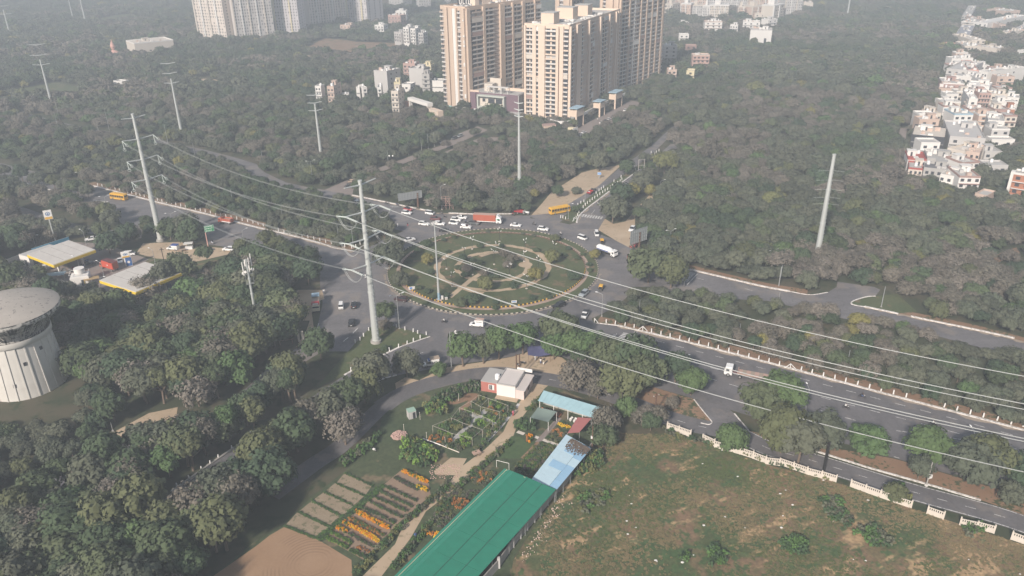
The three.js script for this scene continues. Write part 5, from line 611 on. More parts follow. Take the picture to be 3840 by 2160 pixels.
// garden lamps on the roundabout
const gl = [[[-23.9,-259.2], [-23.9,-259.2], 's'], [[-20.8,-243.9]], [[-15.2,-277.8]], [[-4.7,-285.3]], [[-5.5,-274.6]], [[-6.5,-262.6]], [[-17.7,-269.9]], [[-14.1,-253.6]], [[-8.6,-248.5]], [[-0.8,-252.7]], [[4.7,-264.8]], [[5.2,-274.2]], [[9.7,-257.6]], [[16.3,-272.7]], [[5.0,-241.3]]];
const glH = [5.0, 5.5, 4.9, 5.6, 3.7, 6.1, 4, 4.6, 4.6, 4.4, 4, 5.2, 4.9, 4.4, 5.4];
const glWhere = ['at the outer path beside the lighting mast', 'where the lower sandy paths cross', 'on the upper outer sandy path', 'highest on the lawn near the container truck', 'on the inner path at its top', 'beside the round sandy patch in the middle', 'at the inner path near the dark bush', 'among the pale bushes left of centre', 'in front of the yellow tree', 'under the pale trees right of centre', 'on the right side of the inner path', 'on the outer path at upper right', 'beside the largest yellow tree', 'behind the right hand yellow tree', 'at the lower end of the outer path'];
gl.forEach(([b], i) => { const H = glH[i], o = thing('garden_lamp', `black garden lamp with tilted white heads ${glWhere[i]}`, 'garden lamp', [b[0], 0.2, b[1]], i * 0.7, 'garden lamps on the roundabout'); obj('pole', cyl(0.09, 0.07, H, 0, 0, 0, 8), M.black, o); obj('base', box(0.6, 0.3, 0.6), W.pale, o); [[0.9, 0.9, 0.55], [0.72, -0.9, 0.5], [0.84, 0.3, -0.7]].forEach(([t, x, z]) => { const y = H * t + 0.5; obj('arm', bar([0, H * t - 0.2, 0], [x * 0.6, y, z * 0.6], 0.04, 5), M.black, o); const l = obj('lamp_head', new THREE.CapsuleGeometry(0.12, 0.5, 3, 8), lampHead, o); l.position.set(x * 0.75, y + 0.1, z * 0.75); l.rotation.set(z * 0.8, 0, -x * 0.9); }); });
// utility poles
function utility(label, b, H, m = M.rust, cross = true, lean = 0) { const o = thing('utility_pole', label, 'utility pole', [b[0], 0, b[1]], 0.5); const p = obj('pole', box(0.24, H, 0.24), m, o); if (cross) { obj('crossarm', box(1.8, 0.14, 0.14, 0, H - 0.9, 0), m, o); obj('insulator', [box(0.1, 0.3, 0.1, -0.8, H - 0.76, 0), box(0.1, 0.3, 0.1, 0.8, H - 0.76, 0)], W.white, o); } else obj('cap', box(0.3, 0.1, 0.3, 0, H, 0), m, o); o.rotation.z = lean; return o; }
utility('dark cross armed pole on the dirt lot by the fuel station', [-129.3,-265.0], 8.0, M.darkSteel);
utility('rusty pole in front of the white nursery house, first of two', [0.9,-184.3], 7.2, M.rust, false); utility('rusty pole in front of the white nursery house, second of two', [1.8,-184.0], 7.4, M.rust, false);
utility('rusty utility pole on the reddish verge by the slip road', [36.3,-165.6], 6.3, M.rust); utility('black utility pole by the fence and small road', [70.9,-142.3], 7.8, M.darkSteel); utility('second black utility pole beside the small road fence', [70.6,-141.0], 8.6, M.darkSteel, false);
{ const b = [91.7,-136.3], o = thing('utility_pole', 'concrete pole with white transformer boxes beside the small road', 'utility pole', [b[0], 0, b[1]], 0.3), H = 6.5; obj('pole', cyl(0.17, 0.12, H), M.concrete, o); obj('box', box(0.8, 0.9, 0.6, 0.35, H * 0.34, 0), W.white, o); obj('box', box(0.4, 0.5, 0.4, -0.35, H * 0.47, 0), W.white, o); obj('base', box(0.5, 0.5, 0.5), W.white, o); }
{ const b = [18.5,-149.8], o = thing('utility_pole', 'brown pole with a white fitting beside the pale blue roof', 'utility pole', [b[0], 0, b[1]]); const H = 7.9; obj('pole', cyl(0.18, 0.12, H), M.rust, o); obj('fitting', box(0.4, 0.6, 0.4, -0.2, H * 0.55, 0), W.white, o); }
{ const b = [62.0,-354.5], o = thing('h_pole', 'pale H-shaped pole pair over the roadside trees', 'utility pole', [b[0], 0, b[1]], 0.2), H = 13; obj('post', cyl(0.2, 0.15, H, -1.4), M.concrete, o); obj('post', cyl(0.2, 0.15, H, 1.4), M.concrete, o); obj('crossbar', [box(3.4, 0.2, 0.2, 0, H - 0.4, 0), box(3, 0.16, 0.16, 0, H - 3, 0)], M.concrete, o); }
// billboards and road signs
function billboard(label, foot, H, w, h, turn, offset_) { const o = thing('billboard', label, 'billboard', [foot[0], 0, foot[1]], turn); obj('post', cyl(0.45, 0.4, H - h * 0.3), M.rust, o); const f = []; for (let i = 0; i <= 8; i++) f.push(box(0.14, h, 0.14, offset_ - w / 2 + w * i / 8, H - h, 0.3)); for (let j = 0; j <= 4; j++) f.push(box(w, 0.14, 0.14, offset_, H - h + h * j / 4 - 0.07, 0.3)); obj('frame', f, M.steel, o); obj('sheet', box(w, h * 0.96, 0.06, offset_, H - h * 0.98, 0.12), mat(0.3, 0.32, 0.33, 0.6), o); obj('beam', box(w, 0.35, 0.35, offset_, H - h * 0.6, -0.2), M.rust, o); }
billboard('empty grey billboard frame on a post above the traffic queue', [-41.4,-328.4], 7.7, 11, 3.3, 0.45, -3.6); billboard('empty dark billboard frame on a rusty post by the shaded dirt edge', [48.9,-274.2], 9.3, 8.6, 5.4, 0.62, -0.8);
function roadSign(label, b, H, w, h, turn, bg, lines, post = M.steel, arm = 0) { const c = document.createElement('canvas'); c.width = 256; c.height = Math.round(256 * h / w); const g = c.getContext('2d'); g.fillStyle = bg; g.fillRect(0, 0, 256, c.height); g.strokeStyle = '#e8efe9'; g.lineWidth = 5; g.strokeRect(5, 5, 246, c.height - 10); g.fillStyle = '#e8efe9'; const R = rng(lines * 7); for (let i = 0; i < lines; i++) { let x = 20; while (x < 200) { const q = 14 + R() * 40; g.fillRect(x, c.height * (i + 0.32) / lines * 0.96, q, c.height / lines * 0.36); x += q + 12; } } const t = new THREE.CanvasTexture(c); t.colorSpace = THREE.SRGBColorSpace; const o = thing('road_sign', label, 'road sign', [b[0], 0, b[1]], turn); obj('post', cyl(0.2, 0.16, H), post, o); obj('panel', box(w, h, 0.12, arm, H - h + 0.6, 0.2), mat(0.3, 0.32, 0.32, 0.6), o); const f = obj('face', new THREE.PlaneGeometry(w, h).translate(arm, H - h / 2 + 0.6, 0.268), new THREE.MeshStandardMaterial({ map: t, roughness: 0.5 }), o); return o; }
roadSign('green direction board on a red and white post by the dirt lot', [-120.3,-285.0], 8.1, 3.6, 2.6, 0.55, '#1f8a55', 3, W.salmon, 1.6);
roadSign('green direction board seen edge on amid the near wood', [-95.6,-141.3], 8.5, 3.2, 2.6, 0.95, '#2b9a6b', 4); roadSign('blue and white notice on two posts by the dirt clearing', [43.7,-366.7], 2.7, 1.8, 1.3, -0.2, '#3f7fc4', 2); roadSign('narrow tilted white and pink hoarding at the wood edge', [92.1,-240.9], 7.2, 1.2, 4.2, 1.15, '#c9c3bd', 3);
{ const b = [-34.6,-241.5], o = thing('banner', 'white and blue banner lying askew at the left of the lawn', 'banner', [b[0], 0.3, b[1]], 0.3); obj('cloth', box(2.2, 1.1, 0.08, 0, 0.2, 0), W.white, o); obj('print', box(0.9, 0.7, 0.04, -0.3, 0.4, 0.05), mat(0.12, 0.25, 0.55), o); const q = [0.6,-229.5], p = thing('banner', 'small white and blue banner stood on the yellow edging', 'banner', [q[0], 0.3, q[1]], 0.1); obj('cloth', box(1.8, 0.9, 0.08, 0, 0.4, 0), W.white, p); obj('print', box(1.3, 0.4, 0.04, 0, 0.65, 0.05), mat(0.2, 0.35, 0.6), p); }
{ const b = [28.9,-200.1], o = thing('banner', 'blue and red roadside banner beside the zebra crossing', 'banner', [b[0], 0, b[1]], 0.78); obj('cloth', box(5.2, 1.5, 0.08, 0, 0.4, 0), mat(0.08, 0.2, 0.48), o); obj('red_band', box(5.2, 0.4, 0.1, 0, 1.9, 0), W.red, o); obj('print', [box(1.2, 0.7, 0.04, -1.2, 0.8, 0.06), box(1.5, 0.5, 0.04, 1, 0.9, 0.06)], W.white, o); obj('post', [box(0.1, 2.4, 0.1, -2.6, 0, 0), box(0.1, 2.4, 0.1, 2.6, 0, 0)], M.steel, o); }
{ const b = [-28.0,-325.8], o = thing('bamboo_frame', 'weathered bamboo stall frame beside the traffic', 'frame', [b[0], 0, b[1]], 0.1), f = []; for (const x of [-2.4, -0.8, 0.8, 2.4]) for (const z of [-1.2, 1.2]) f.push(bar([x, 0, z], [x, 5.4, z], 0.09, 5)); for (const y of [2, 3.6, 5.2]) for (const z of [-1.2, 1.2]) f.push(bar([-2.6, y, z], [2.6, y, z], 0.08, 5)); f.push(bar([-2.4, 0, 1.2], [0.8, 5, 1.2], 0.07, 5), bar([2.4, 0, 1.2], [-0.8, 5, 1.2], 0.07, 5)); obj('frame', f, W.pinkBrick, o); }
{ const b = [-68.9,-206.3], o = thing('scaffold', 'rusty scaffold tower in the wood beside the dirt edge', 'scaffold', [b[0], 0, b[1]], 0.2), f = []; for (const x of [-1.8, 1.8]) for (const z of [-1.4, 1.4]) f.push(bar([x, 0, z], [x, 6.2, z], 0.09, 5)); for (const y of [1.5, 3, 4.5, 6]) for (const z of [-1.4, 1.4]) f.push(bar([-1.8, y, z], [1.8, y, z], 0.07, 5)); for (const y of [1.5, 3, 4.5, 6]) for (const x of [-1.8, 1.8]) f.push(bar([x, y, -1.4], [x, y, 1.4], 0.07, 5)); obj('frame', f, W.maroon, o); const q = [-64.6,-206.8], k = thing('gate_post', 'pair of cream gate pillars near the rusty scaffold', 'gate post', [q[0], 0, q[1]], 0.2); obj('pillar', box(0.6, 4, 0.6, -0.6), W.pale, k); obj('pillar', box(0.6, 3.4, 0.6, 0.6), W.pale, k); }
{ const b = [-75.3,-200.8], o = thing('hoarding', 'pale blank hoarding leaning in the wood by the scaffold', 'hoarding', [b[0], 0, b[1]], -0.2); obj('sheet', box(3.4, 3, 0.12, 0, 1.6, 0), W.lightGrey, o); obj('post', [box(0.12, 4, 0.12, -1.5, 0, -0.1), box(0.12, 4, 0.12, 1.5, 0, -0.1)], M.rust, o); }
// bollards
const bollardShaft = merge([new THREE.CylinderGeometry(0.16, 0.2, 1.15, 8).translate(0, 0.575, 0), new THREE.SphereGeometry(0.16, 8, 4, 0, Math.PI * 2, 0, Math.PI / 2).translate(0, 1.15, 0)]), bollardFoot = cyl(0.26, 0.24, 0.12, 0, 0, 0, 8);
let bol0; const R5 = rng(55);
function bollards(where, pts, s = 1, group) { pts.forEach(([x, z], i) => { let o; const label = `white bollard, ${ord(i)} in the row ${where}`; if (!bol0) { o = bol0 = thing('bollard', label, 'bollard', [x, 0, z]); obj('post', bollardShaft, M.white, o); obj('foot', bollardFoot, M.concrete, o); } else o = dup(bol0, label, [x, 0, z]); o.rotation.set((R5() - 0.5) * 0.16, R5() * 6, (R5() - 0.5) * 0.16); o.scale.setScalar(s); o.userData.group = group || 'white bollards lining the kerbs'; }); }
const westRow = smooth([[-203.2,-367.0], [-189.7,-359.4], [-163.0,-342.2], [-128.9,-321.7], [-108.5,-309.7], [-95.5,-300.3], [-85.0,-294.3], [-77.0,-289.3], [-69.7,-284.5], [-62.5,-280.9]]); bollards('above the western carriageway kerb', along(westRow, 3.3).map(([x, z]) => [x, z]), 1.05);
bollards('on the splitter tip left of the tallest pole', [[-61.1,-281.9], [-59.9,-284.8], [-51.0,-300.8], [-48.9,-302.7], [-47.5,-304.3]], 1.05);
bollards('along the highway kerb from the zebra crossing', [[29.6,-215.7], [32.3,-214.7], [35.2,-213.6], [37.9,-212.3], [42.8,-209.2], [45.4,-207.6], [47.9,-206.0], [50.5,-204.6], [53.0,-203.0], [55.6,-201.4], [58.1,-199.9], [60.6,-198.3], [63.3,-196.6], [65.6,-195.1], [68.2,-193.4], [70.7,-192.0], [73.2,-190.5], [75.7,-188.8], [80.8,-185.7], [83.3,-184.2], [85.8,-182.4], [88.5,-181.1], [90.8,-179.5], [93.4,-177.9], [95.9,-176.2], [98.4,-174.7], [101.0,-173.1], [103.6,-171.5], [111.2,-166.7], [113.7,-165.2], [116.2,-163.5], [118.7,-162.0], [121.4,-160.6], [123.9,-158.9], [126.3,-157.8]], 1.05);
bollards('round the grass triangle under the tallest pole', [[-44.9,-212.9], [-45.9,-209.1], [-46.6,-206.7], [-47.8,-205.1], [-46.1,-189.0], [-43.6,-191.9], [-41.2,-194.5], [-39.1,-197.3], [-36.7,-199.9], [-34.2,-202.0], [-31.9,-204.0], [-30.2,-205.6], [-28.3,-207.4], [-26.6,-209.6], [-29.4,-210.6], [-30.9,-211.6], [-33.6,-212.9], [-36.5,-214.6], [-35.9,-217.4]], 1.0);
bollards('on the left side of the bus road median', [[21.3,-311.7], [22.2,-311.3], [23.3,-310.0], [26.2,-320.9], [29.9,-327.0], [31.5,-330.0], [33.0,-331.9], [39.8,-343.5], [41.5,-347.1], [42.8,-349.3], [44.2,-351.6], [50.2,-361.0], [54.6,-367.8]], 1.05);
bollards('on the kerbed right side of the bus road median', [[27.8,-310.5], [28.7,-313.9], [29.6,-317.7], [30.7,-321.2], [32.0,-323.9], [33.3,-326.9], [34.4,-329.5], [35.8,-331.9], [37.1,-334.6], [38.4,-336.6], [39.9,-339.2], [41.3,-341.6], [42.9,-344.3], [44.3,-346.6], [45.7,-348.7], [47.3,-351.3], [48.7,-353.9], [50.2,-356.1], [51.7,-358.4], [53.2,-360.7], [54.5,-363.6]], 1.05);
bollards('at the far end of the bus road median', [[63.5,-384.1], [63.6,-379.7], [76.8,-411.2], [78.4,-409.1], [79.7,-411.8], [81.7,-414.9]], 1.05);
bollards('behind the lower road barrier in the near wood', [[-76.6,-139.6], [-74.9,-142.4], [-73.1,-145.5], [-71.8,-147.6], [-70.6,-149.7], [-68.5,-153.2], [-67.1,-155.7], [-65.6,-158.9]], 1.0);
function aPost(label, [x, z], turn, half) { const o = thing('a_frame', label, 'guide post', [x, 0, z], turn); obj('post', box(0.2, 1.5, 0.2), M.white, o); obj('brace', beam([0, 1.4, 0], [1.5, 0.05, 0.3], 0.16, 0.16), M.white, o); if (!half) obj('brace', beam([0, 1.4, 0], [-1.5, 0.05, 0.3], 0.16, 0.16), M.white, o); }
aPost('white half A-shaped post at the highway kerb start', [25.9,-216.3], -0.4, true); aPost('white A-shaped post by the zebra crossing kerb', [40.3,-210.6], -0.25); aPost('white A-shaped post on the kerb behind the flatbed truck', [78.2,-187.1], -0.25); aPost('white A-shaped post at the bus road median tip', [26.8,-308.4], 0.9); 
// precast wall along the meadow
{ const P = smooth([[38.2,-159.1], [47.1,-152.8], [49.2,-150.9], [53.6,-148.5], [57.2,-146.2], [59.0,-144.7], [62.2,-143.9], [67.6,-140.4], [70.3,-139.0], [75.3,-136.0], [80.7,-132.1], [85.9,-128.5], [90.0,-125.7], [92.9,-123.7], [98.3,-121.4], [100.7,-119.7], [105.7,-116.0]], 6), seg = along(P, 3.1), o = thing('precast_wall', 'weathered pale precast fence with slots between meadow and small road', 'wall', [0, 0, 0]);
  const slots = [], pan = [[-1.45, 0], [1.45, 0], [1.45, 1.9], [-1.45, 1.9]]; const sh = new THREE.Shape(pan.map(([x, y]) => new THREE.Vector2(x, y))); for (let i = 0; i < 7; i++) { const x = -1.2 + i * 0.4, h = new THREE.Path(); h.moveTo(x - 0.09, 1.2); h.lineTo(x + 0.09, 1.2); h.lineTo(x + 0.09, 1.72); h.lineTo(x - 0.09, 1.72); h.closePath(); sh.holes.push(h); }
  const pg = new THREE.ExtrudeGeometry(sh, { depth: 0.1, bevelEnabled: false }).translate(0, 0, -0.05).rotateY(Math.PI / 2), post = box(0.26, 2.25, 0.26), R = rng(17);
  seg.forEach(([x, z, h], i) => { if (i && R() > 0.12) { const a = obj('wall_panel', pg, W.pale, o); a.position.set(x - Math.sin(h) * 1.55, 0, z - Math.cos(h) * 1.55); a.rotation.set(0, h, (R() - 0.5) * 0.05); } const q = obj('post', post, W.pale, o); q.position.set(x, 0, z); q.rotation.y = h; }); void slots; }

// ---------- vehicles ----------
const V = { white: mat(0.78, 0.78, 0.77, 0.35), silver: mat(0.42, 0.46, 0.48, 0.35, 0.3), black: mat(0.018, 0.019, 0.022, 0.3), grey: mat(0.09, 0.095, 0.1, 0.35), red: mat(0.36, 0.025, 0.03, 0.35), maroon: mat(0.13, 0.03, 0.03, 0.35), darkRed: mat(0.05, 0.02, 0.022, 0.35), glass: mat(0.02, 0.024, 0.03, 0.12), tyre: mat(0.018, 0.018, 0.018, 0.9), rim: mat(0.4, 0.4, 0.4, 0.4, 0.5), lamp: mat(0.8, 0.8, 0.78, 0.2), tail: mat(0.35, 0.02, 0.015, 0.3), yellow: mat(0.72, 0.4, 0.035, 0.45), orange: mat(0.72, 0.3, 0.045, 0.45), rust: mat(0.42, 0.1, 0.05, 0.6), canvas: mat(0.34, 0.27, 0.21, 0.9), pink: mat(0.45, 0.3, 0.24, 0.8), blue: mat(0.05, 0.09, 0.3, 0.6), green: mat(0.1, 0.3, 0.18, 0.5), cream: mat(0.6, 0.55, 0.42, 0.6) };
function prof(pts, w, bev = 0.08) { // side outline [z, y] swept across the width, edges rounded
  const s = new THREE.Shape(pts.map(([z, y]) => new THREE.Vector2(z, y))), g = new THREE.ExtrudeGeometry(s, { depth: w - bev * 2, bevelEnabled: true, bevelThickness: bev, bevelSize: bev * 0.8, bevelSegments: 2, curveSegments: 4 }); g.translate(0, 0, -(w - bev * 2) / 2); g.rotateY(-Math.PI / 2); return g;
}
const wheelG = new THREE.CylinderGeometry(1, 1, 1, 14).rotateZ(Math.PI / 2), rimG = new THREE.CylinderGeometry(0.6, 0.6, 1.04, 10).rotateZ(Math.PI / 2);
function wheels(o, xs, zs, r, w = 0.22) { for (const z of zs) for (const x of [-xs, xs]) { const t = new THREE.Group(); t.name = 'wheel'; t.position.set(x, r, z); o.add(t); const a = obj('tyre', wheelG, V.tyre, t); a.scale.set(w, r, r); const b = obj('rim', rimG, V.rim, t); b.scale.set(w, r, r); } }
const CARS = {
  suv: { L: 4.4, W: 1.82, H: 1.72, low: [[-2.2, 0.38], [-2.2, 0.95], [-2.1, 1.06], [0.8, 1.06], [1.9, 0.96], [2.2, 0.8], [2.2, 0.36]], top: [[-2.1, 1.05], [-1.95, 1.6], [-1.8, 1.66], [0.1, 1.66], [0.3, 1.6], [1.0, 1.05]], roof: [-1.9, 0.1], say: 'suv' },
  sedan: { L: 4.4, W: 1.74, H: 1.48, low: [[-2.2, 0.34], [-2.2, 0.85], [-2.1, 0.94], [0.8, 0.93], [1.9, 0.8], [2.2, 0.66], [2.2, 0.32]], top: [[-1.75, 0.92], [-1.15, 1.38], [-1.0, 1.42], [0.1, 1.42], [0.25, 1.38], [1.0, 0.92]], roof: [-1.1, 0.1], say: 'sedan' },
  hatch: { L: 3.8, W: 1.68, H: 1.55, low: [[-1.9, 0.34], [-1.9, 0.9], [-1.8, 0.98], [0.6, 0.96], [1.6, 0.82], [1.9, 0.66], [1.9, 0.32]], top: [[-1.8, 0.96], [-1.55, 1.46], [-1.4, 1.5], [0.1, 1.5], [0.25, 1.44], [0.95, 0.96]], roof: [-1.5, 0.1], say: 'hatchback' },
  van: { L: 3.9, W: 1.6, H: 1.9, low: [[-1.95, 0.36], [-1.95, 1.1], [-1.9, 1.14], [1.6, 1.12], [1.9, 0.95], [1.95, 0.36]], top: [[-1.9, 1.12], [-1.82, 1.76], [-1.7, 1.82], [0.9, 1.82], [1.1, 1.74], [1.72, 1.12]], roof: [-1.75, 0.95], say: 'van' },
};
for (const c of Object.values(CARS)) { const W2 = c.W; c.g = { body: prof(c.low, W2, 0.1), cabin: prof(c.top, W2 - 0.14, 0.08), roof: [box(W2 - 0.34, 0.07, c.roof[1] - c.roof[0], 0, c.H - 0.06, (c.roof[0] + c.roof[1]) / 2), ...[-1, 1].map((s) => box(0.05, c.H - 1.05, 0.12, s * (W2 / 2 - 0.1), 1.0, (c.roof[0] + c.roof[1]) / 2)), ...[-1, 1].map((s) => box(0.06, c.H - 1.05, 0.3, s * (W2 / 2 - 0.1), 1.0, c.roof[0] + 0.1))], bumper: [box(W2 - 0.1, 0.2, 0.12, 0, 0.36, c.L / 2 + 0.03), box(W2 - 0.1, 0.2, 0.12, 0, 0.38, -c.L / 2 - 0.03)] }; c.g.roof = merge(c.g.roof); c.g.bumper = merge(c.g.bumper); c.g.lamp = new THREE.SphereGeometry(0.16, 8, 6); c.g.plate = box(0.5, 0.14, 0.04, 0, 0.62, -c.L / 2 - 0.1); }
const yOf = (f) => 0.13; // the road surface
function car(kind, paint, label, a, b, category = 'car') { // b is a point ahead of a
  const K = CARS[kind], o = thing(kind === 'van' ? 'parked_van' : 'car', label, category, [a[0], 0.12, a[1]], turnTo(a, b)), P = V[paint];
  obj('body', K.g.body, P, o); obj('cabin', K.g.cabin, V.glass, o); obj('roof', K.g.roof, P, o); obj('bumper', K.g.bumper, paint === 'white' ? V.grey : V.tyre, o); obj('number_plate', K.g.plate, V.lamp, o);
  for (const s of [-1, 1]) { const l = obj('headlight', K.g.lamp, V.lamp, o); l.position.set(s * (K.W / 2 - 0.3), 0.72, K.L / 2 - 0.06); const t = obj('taillight', K.g.lamp, V.tail, o); t.position.set(s * (K.W / 2 - 0.24), 0.9, -K.L / 2 + 0.02); t.scale.set(0.9, 1.1, 0.6); const m = obj('mirror', K.g.lamp, P, o); m.scale.set(0.8, 0.6, 0.5); m.position.set(s * (K.W / 2 + 0.08), 1.02, 0.75); }
  wheels(o, K.W / 2 - 0.1, [-K.L * 0.31, K.L * 0.32], kind === 'suv' ? 0.36 : 0.31); return o;
}
const mid = (f, r) => [(f[0] + r[0]) / 2, (f[1] + r[1]) / 2];
const C_ = (kind, paint, label, f, r, cat) => car(kind, paint, label, mid(f, r), f, cat);
C_('suv', 'white', 'white suv beside the red hatchback in the queue', [-43.5,-318.3], [-47.3,-320.0]); C_('hatch', 'red', 'bright red hatchback nearest the far white kerb', [-43.3,-322.6], [-47.4,-325.1]); C_('van', 'white', 'boxy white van by the far kerb in the queue', [-33.5,-317.3], [-37.1,-319.1], 'van'); C_('suv', 'maroon', 'dark red suv in the middle of the queue', [-29.9,-310.5], [-34.5,-311.6]); C_('suv', 'white', 'white suv, last of the queue on the near lane', [-34.2,-304.3], [-38.8,-305.9]); C_('suv', 'white', 'white suv just below the dark red one', [-27.9,-304.5], [-32.1,-305.6]); C_('hatch', 'white', 'white hatchback behind the orange container truck on the near lane', [-22.3,-305.0], [-26.0,-306.3]); C_('suv', 'white', 'white suv in the middle of three stacked white cars', [-21.5,-309.0], [-25.3,-310.1]); C_('sedan', 'white', 'white sedan, farthest of three stacked white cars', [-19.2,-311.9], [-23.0,-313.2]); C_('suv', 'white', 'white suv ahead of the queue next to the kerb ring', [-16.7,-300.3], [-20.9,-301.2]); C_('suv', 'grey', 'dark grey suv under the tail of the container truck', [-13.4,-304.5], [-17.4,-305.7]); C_('sedan', 'black', 'black sedan hugging the kerb ring behind the white suv', [-25.4,-297.5], [-29.3,-297.4]); C_('sedan', 'white', 'white sedan alone at the ring edge below the wires', [-39.0,-288.6], [-42.3,-286.6]); C_('sedan', 'white', 'white sedan coming down the service road', [-69.6,-336.0], [-73.5,-338.4]); C_('suv', 'black', 'black suv half hidden by the wires of the tallest pole', [-51.8,-295.2], [-54.8,-293.5]);
C_('sedan', 'white', 'white sedan in front of the container truck', [3.5,-301.6], [0.4,-302.6]); C_('suv', 'white', 'white suv rounding the far side of the ring', [15.1,-296.3], [11.1,-297.8]); C_('van', 'white', 'white people carrier ahead of the tanker', [29.7,-285.1], [26.9,-287.9], 'van'); C_('van', 'white', 'white van coming toward the ring beside the people carrier', [34.4,-288.2], [34.4,-293.1], 'van'); C_('suv', 'black', 'black car stopped by the billboard post', [48.3,-268.8], [46.0,-272.6]); C_('hatch', 'white', 'white hatchback under the roadside trees of the bus road', [39.2,-325.8], [40.4,-330.6]); C_('suv', 'white', 'white suv in the shade of the dirt edge by the billboard', [48.4,-293.1], [50.4,-297.5]);
C_('suv', 'silver', 'silver blue suv leaving the ring beside the kerb stones', [23.0,-233.6], [25.5,-237.5]); C_('suv', 'black', 'black suv rounding the near side of the ring', [13.7,-225.9], [17.1,-228.4]); C_('suv', 'darkRed', 'dark red jeep under the lamp at the grass triangle', [-38.8,-234.0], [-35.8,-233.0]);
C_('van', 'white', 'white van seen from behind on the wide junction', [-57.0,-231.4], [-56.3,-226.8], 'van'); C_('sedan', 'black', 'black sedan beside the white van on the wide junction', [-52.7,-231.8], [-52.3,-227.9]); C_('suv', 'black', 'black suv trailing the white van toward the trees', [-51.1,-219.3], [-50.8,-215.0]); C_('sedan', 'black', 'black sedan left of the orange minibus', [-94.3,-290.0], [-98.2,-291.6]);
C_('hatch', 'silver', 'silver hatchback on the side lane behind the dirt lot', [-163.2,-301.0], [-160.4,-302.5]); C_('hatch', 'grey', 'grey hatchback shaded by a bare shrub', [-157.5,-296.9], [-155.1,-297.5]); C_('sedan', 'white', 'white sedan behind the blue panel wall', [-172.1,-293.0], [-169.5,-294.2]); C_('sedan', 'black', 'black sedan parked on the dirt lot edge', [-121.2,-279.3], [-117.8,-280.6]); C_('suv', 'white', 'white suv leaving the dirt lot', [-112.5,-280.6], [-108.6,-279.9]); C_('hatch', 'silver', 'silver hatchback behind the small tree at the lot', [-101.4,-278.0], [-98.3,-276.1]); C_('hatch', 'white', 'white hatchback tucked under the tree clump', [-79.1,-255.2], [-78.7,-257.8]); C_('sedan', 'white', 'white sedan facing the price pylon in the forecourt', [-147.3,-268.0], [-149.6,-272.2]); C_('van', 'white', 'white van behind the price pylon', [-146.4,-277.1], [-149.0,-276.4], 'van'); C_('van', 'white', 'white people carrier parked under the lower canopy', [-136.1,-239.8], [-132.4,-238.8], 'van'); C_('sedan', 'black', 'black sedan nosing under the lower canopy', [-138.6,-242.3], [-135.8,-241.4]); C_('sedan', 'grey', 'dark car parked under the edge of the upper canopy', [-158.9,-269.1], [-161.3,-267.9]); C_('sedan', 'white', 'white car at the pumps under the upper canopy', [-175.5,-267.5], [-172.0,-267.0]);
C_('hatch', 'white', 'white hatchback on the paved side road by the towers', [-37.2,-438.7], [-40.2,-436.9]); C_('van', 'grey', 'dark grey van on the side road near the towers', [-33.6,-444.8], [-31.2,-448.3], 'van'); C_('van', 'silver', 'silver van farther up the side road', [-30.7,-449.6], [-28.2,-453.7], 'van');
[['white', 1285, 1245, 1330, 1222, 'first from the gate pillar'], ['white', 1235, 1285, 1285, 1262, 'half hidden by trees near the gate pillar'], ['white', 1640, 1052, 1690, 1030, 'beside the black one'], ['black', 1715, 1015, 1760, 992, 'between two white ones'], ['white', 1775, 985, 1820, 965, 'behind the black one'], ['black', 1865, 935, 1915, 912, 'in the middle of the row'], ['grey', 1985, 865, 2035, 845, 'near the far end'], ['white', 2100, 812, 2140, 795, 'last at the far end']].forEach(([p, x, y, X, Y, w], i) => { const P = [[[44.1,-456.2], [45.7,-459.0]], [[42.1,-451.4], [43.9,-454.1]], [[57.7,-480.5], [59.6,-483.4]], [[60.7,-485.4], [62.5,-488.5]], [[63.1,-489.4], [64.9,-492.2]], [[66.9,-496.3], [69.0,-499.6]], [[72.2,-506.3], [74.3,-509.2]], [[77.2,-514.1], [78.9,-516.6]]][i]; car('sedan', p, `${p} car parked along the tower street, ${w}`, P[0], P[1]); });
[[[275.5,-748.4], [283.9,-763.1], 'white', 'white car far up the wooded road, lower one'], [[284.5,-766.2], [291.2,-778.4], 'white', 'white car far up the wooded road, upper one']].forEach(([a, b, p, l]) => car('van', p, l, a, b, 'van'));
{ const o = thing('white_truck', 'white box truck far up the wooded road', 'truck', [[303.3,-789.2][0], 0.12, [303.3,-789.2][1]], 2.4); obj('body', box(2.4, 2.6, 5.5, 0, 0.8, -0.6), V.white, o); obj('cab', box(2.2, 1.8, 1.8, 0, 0.6, 3), V.white, o); wheels(o, 1, [-2, 2.8], 0.45); }
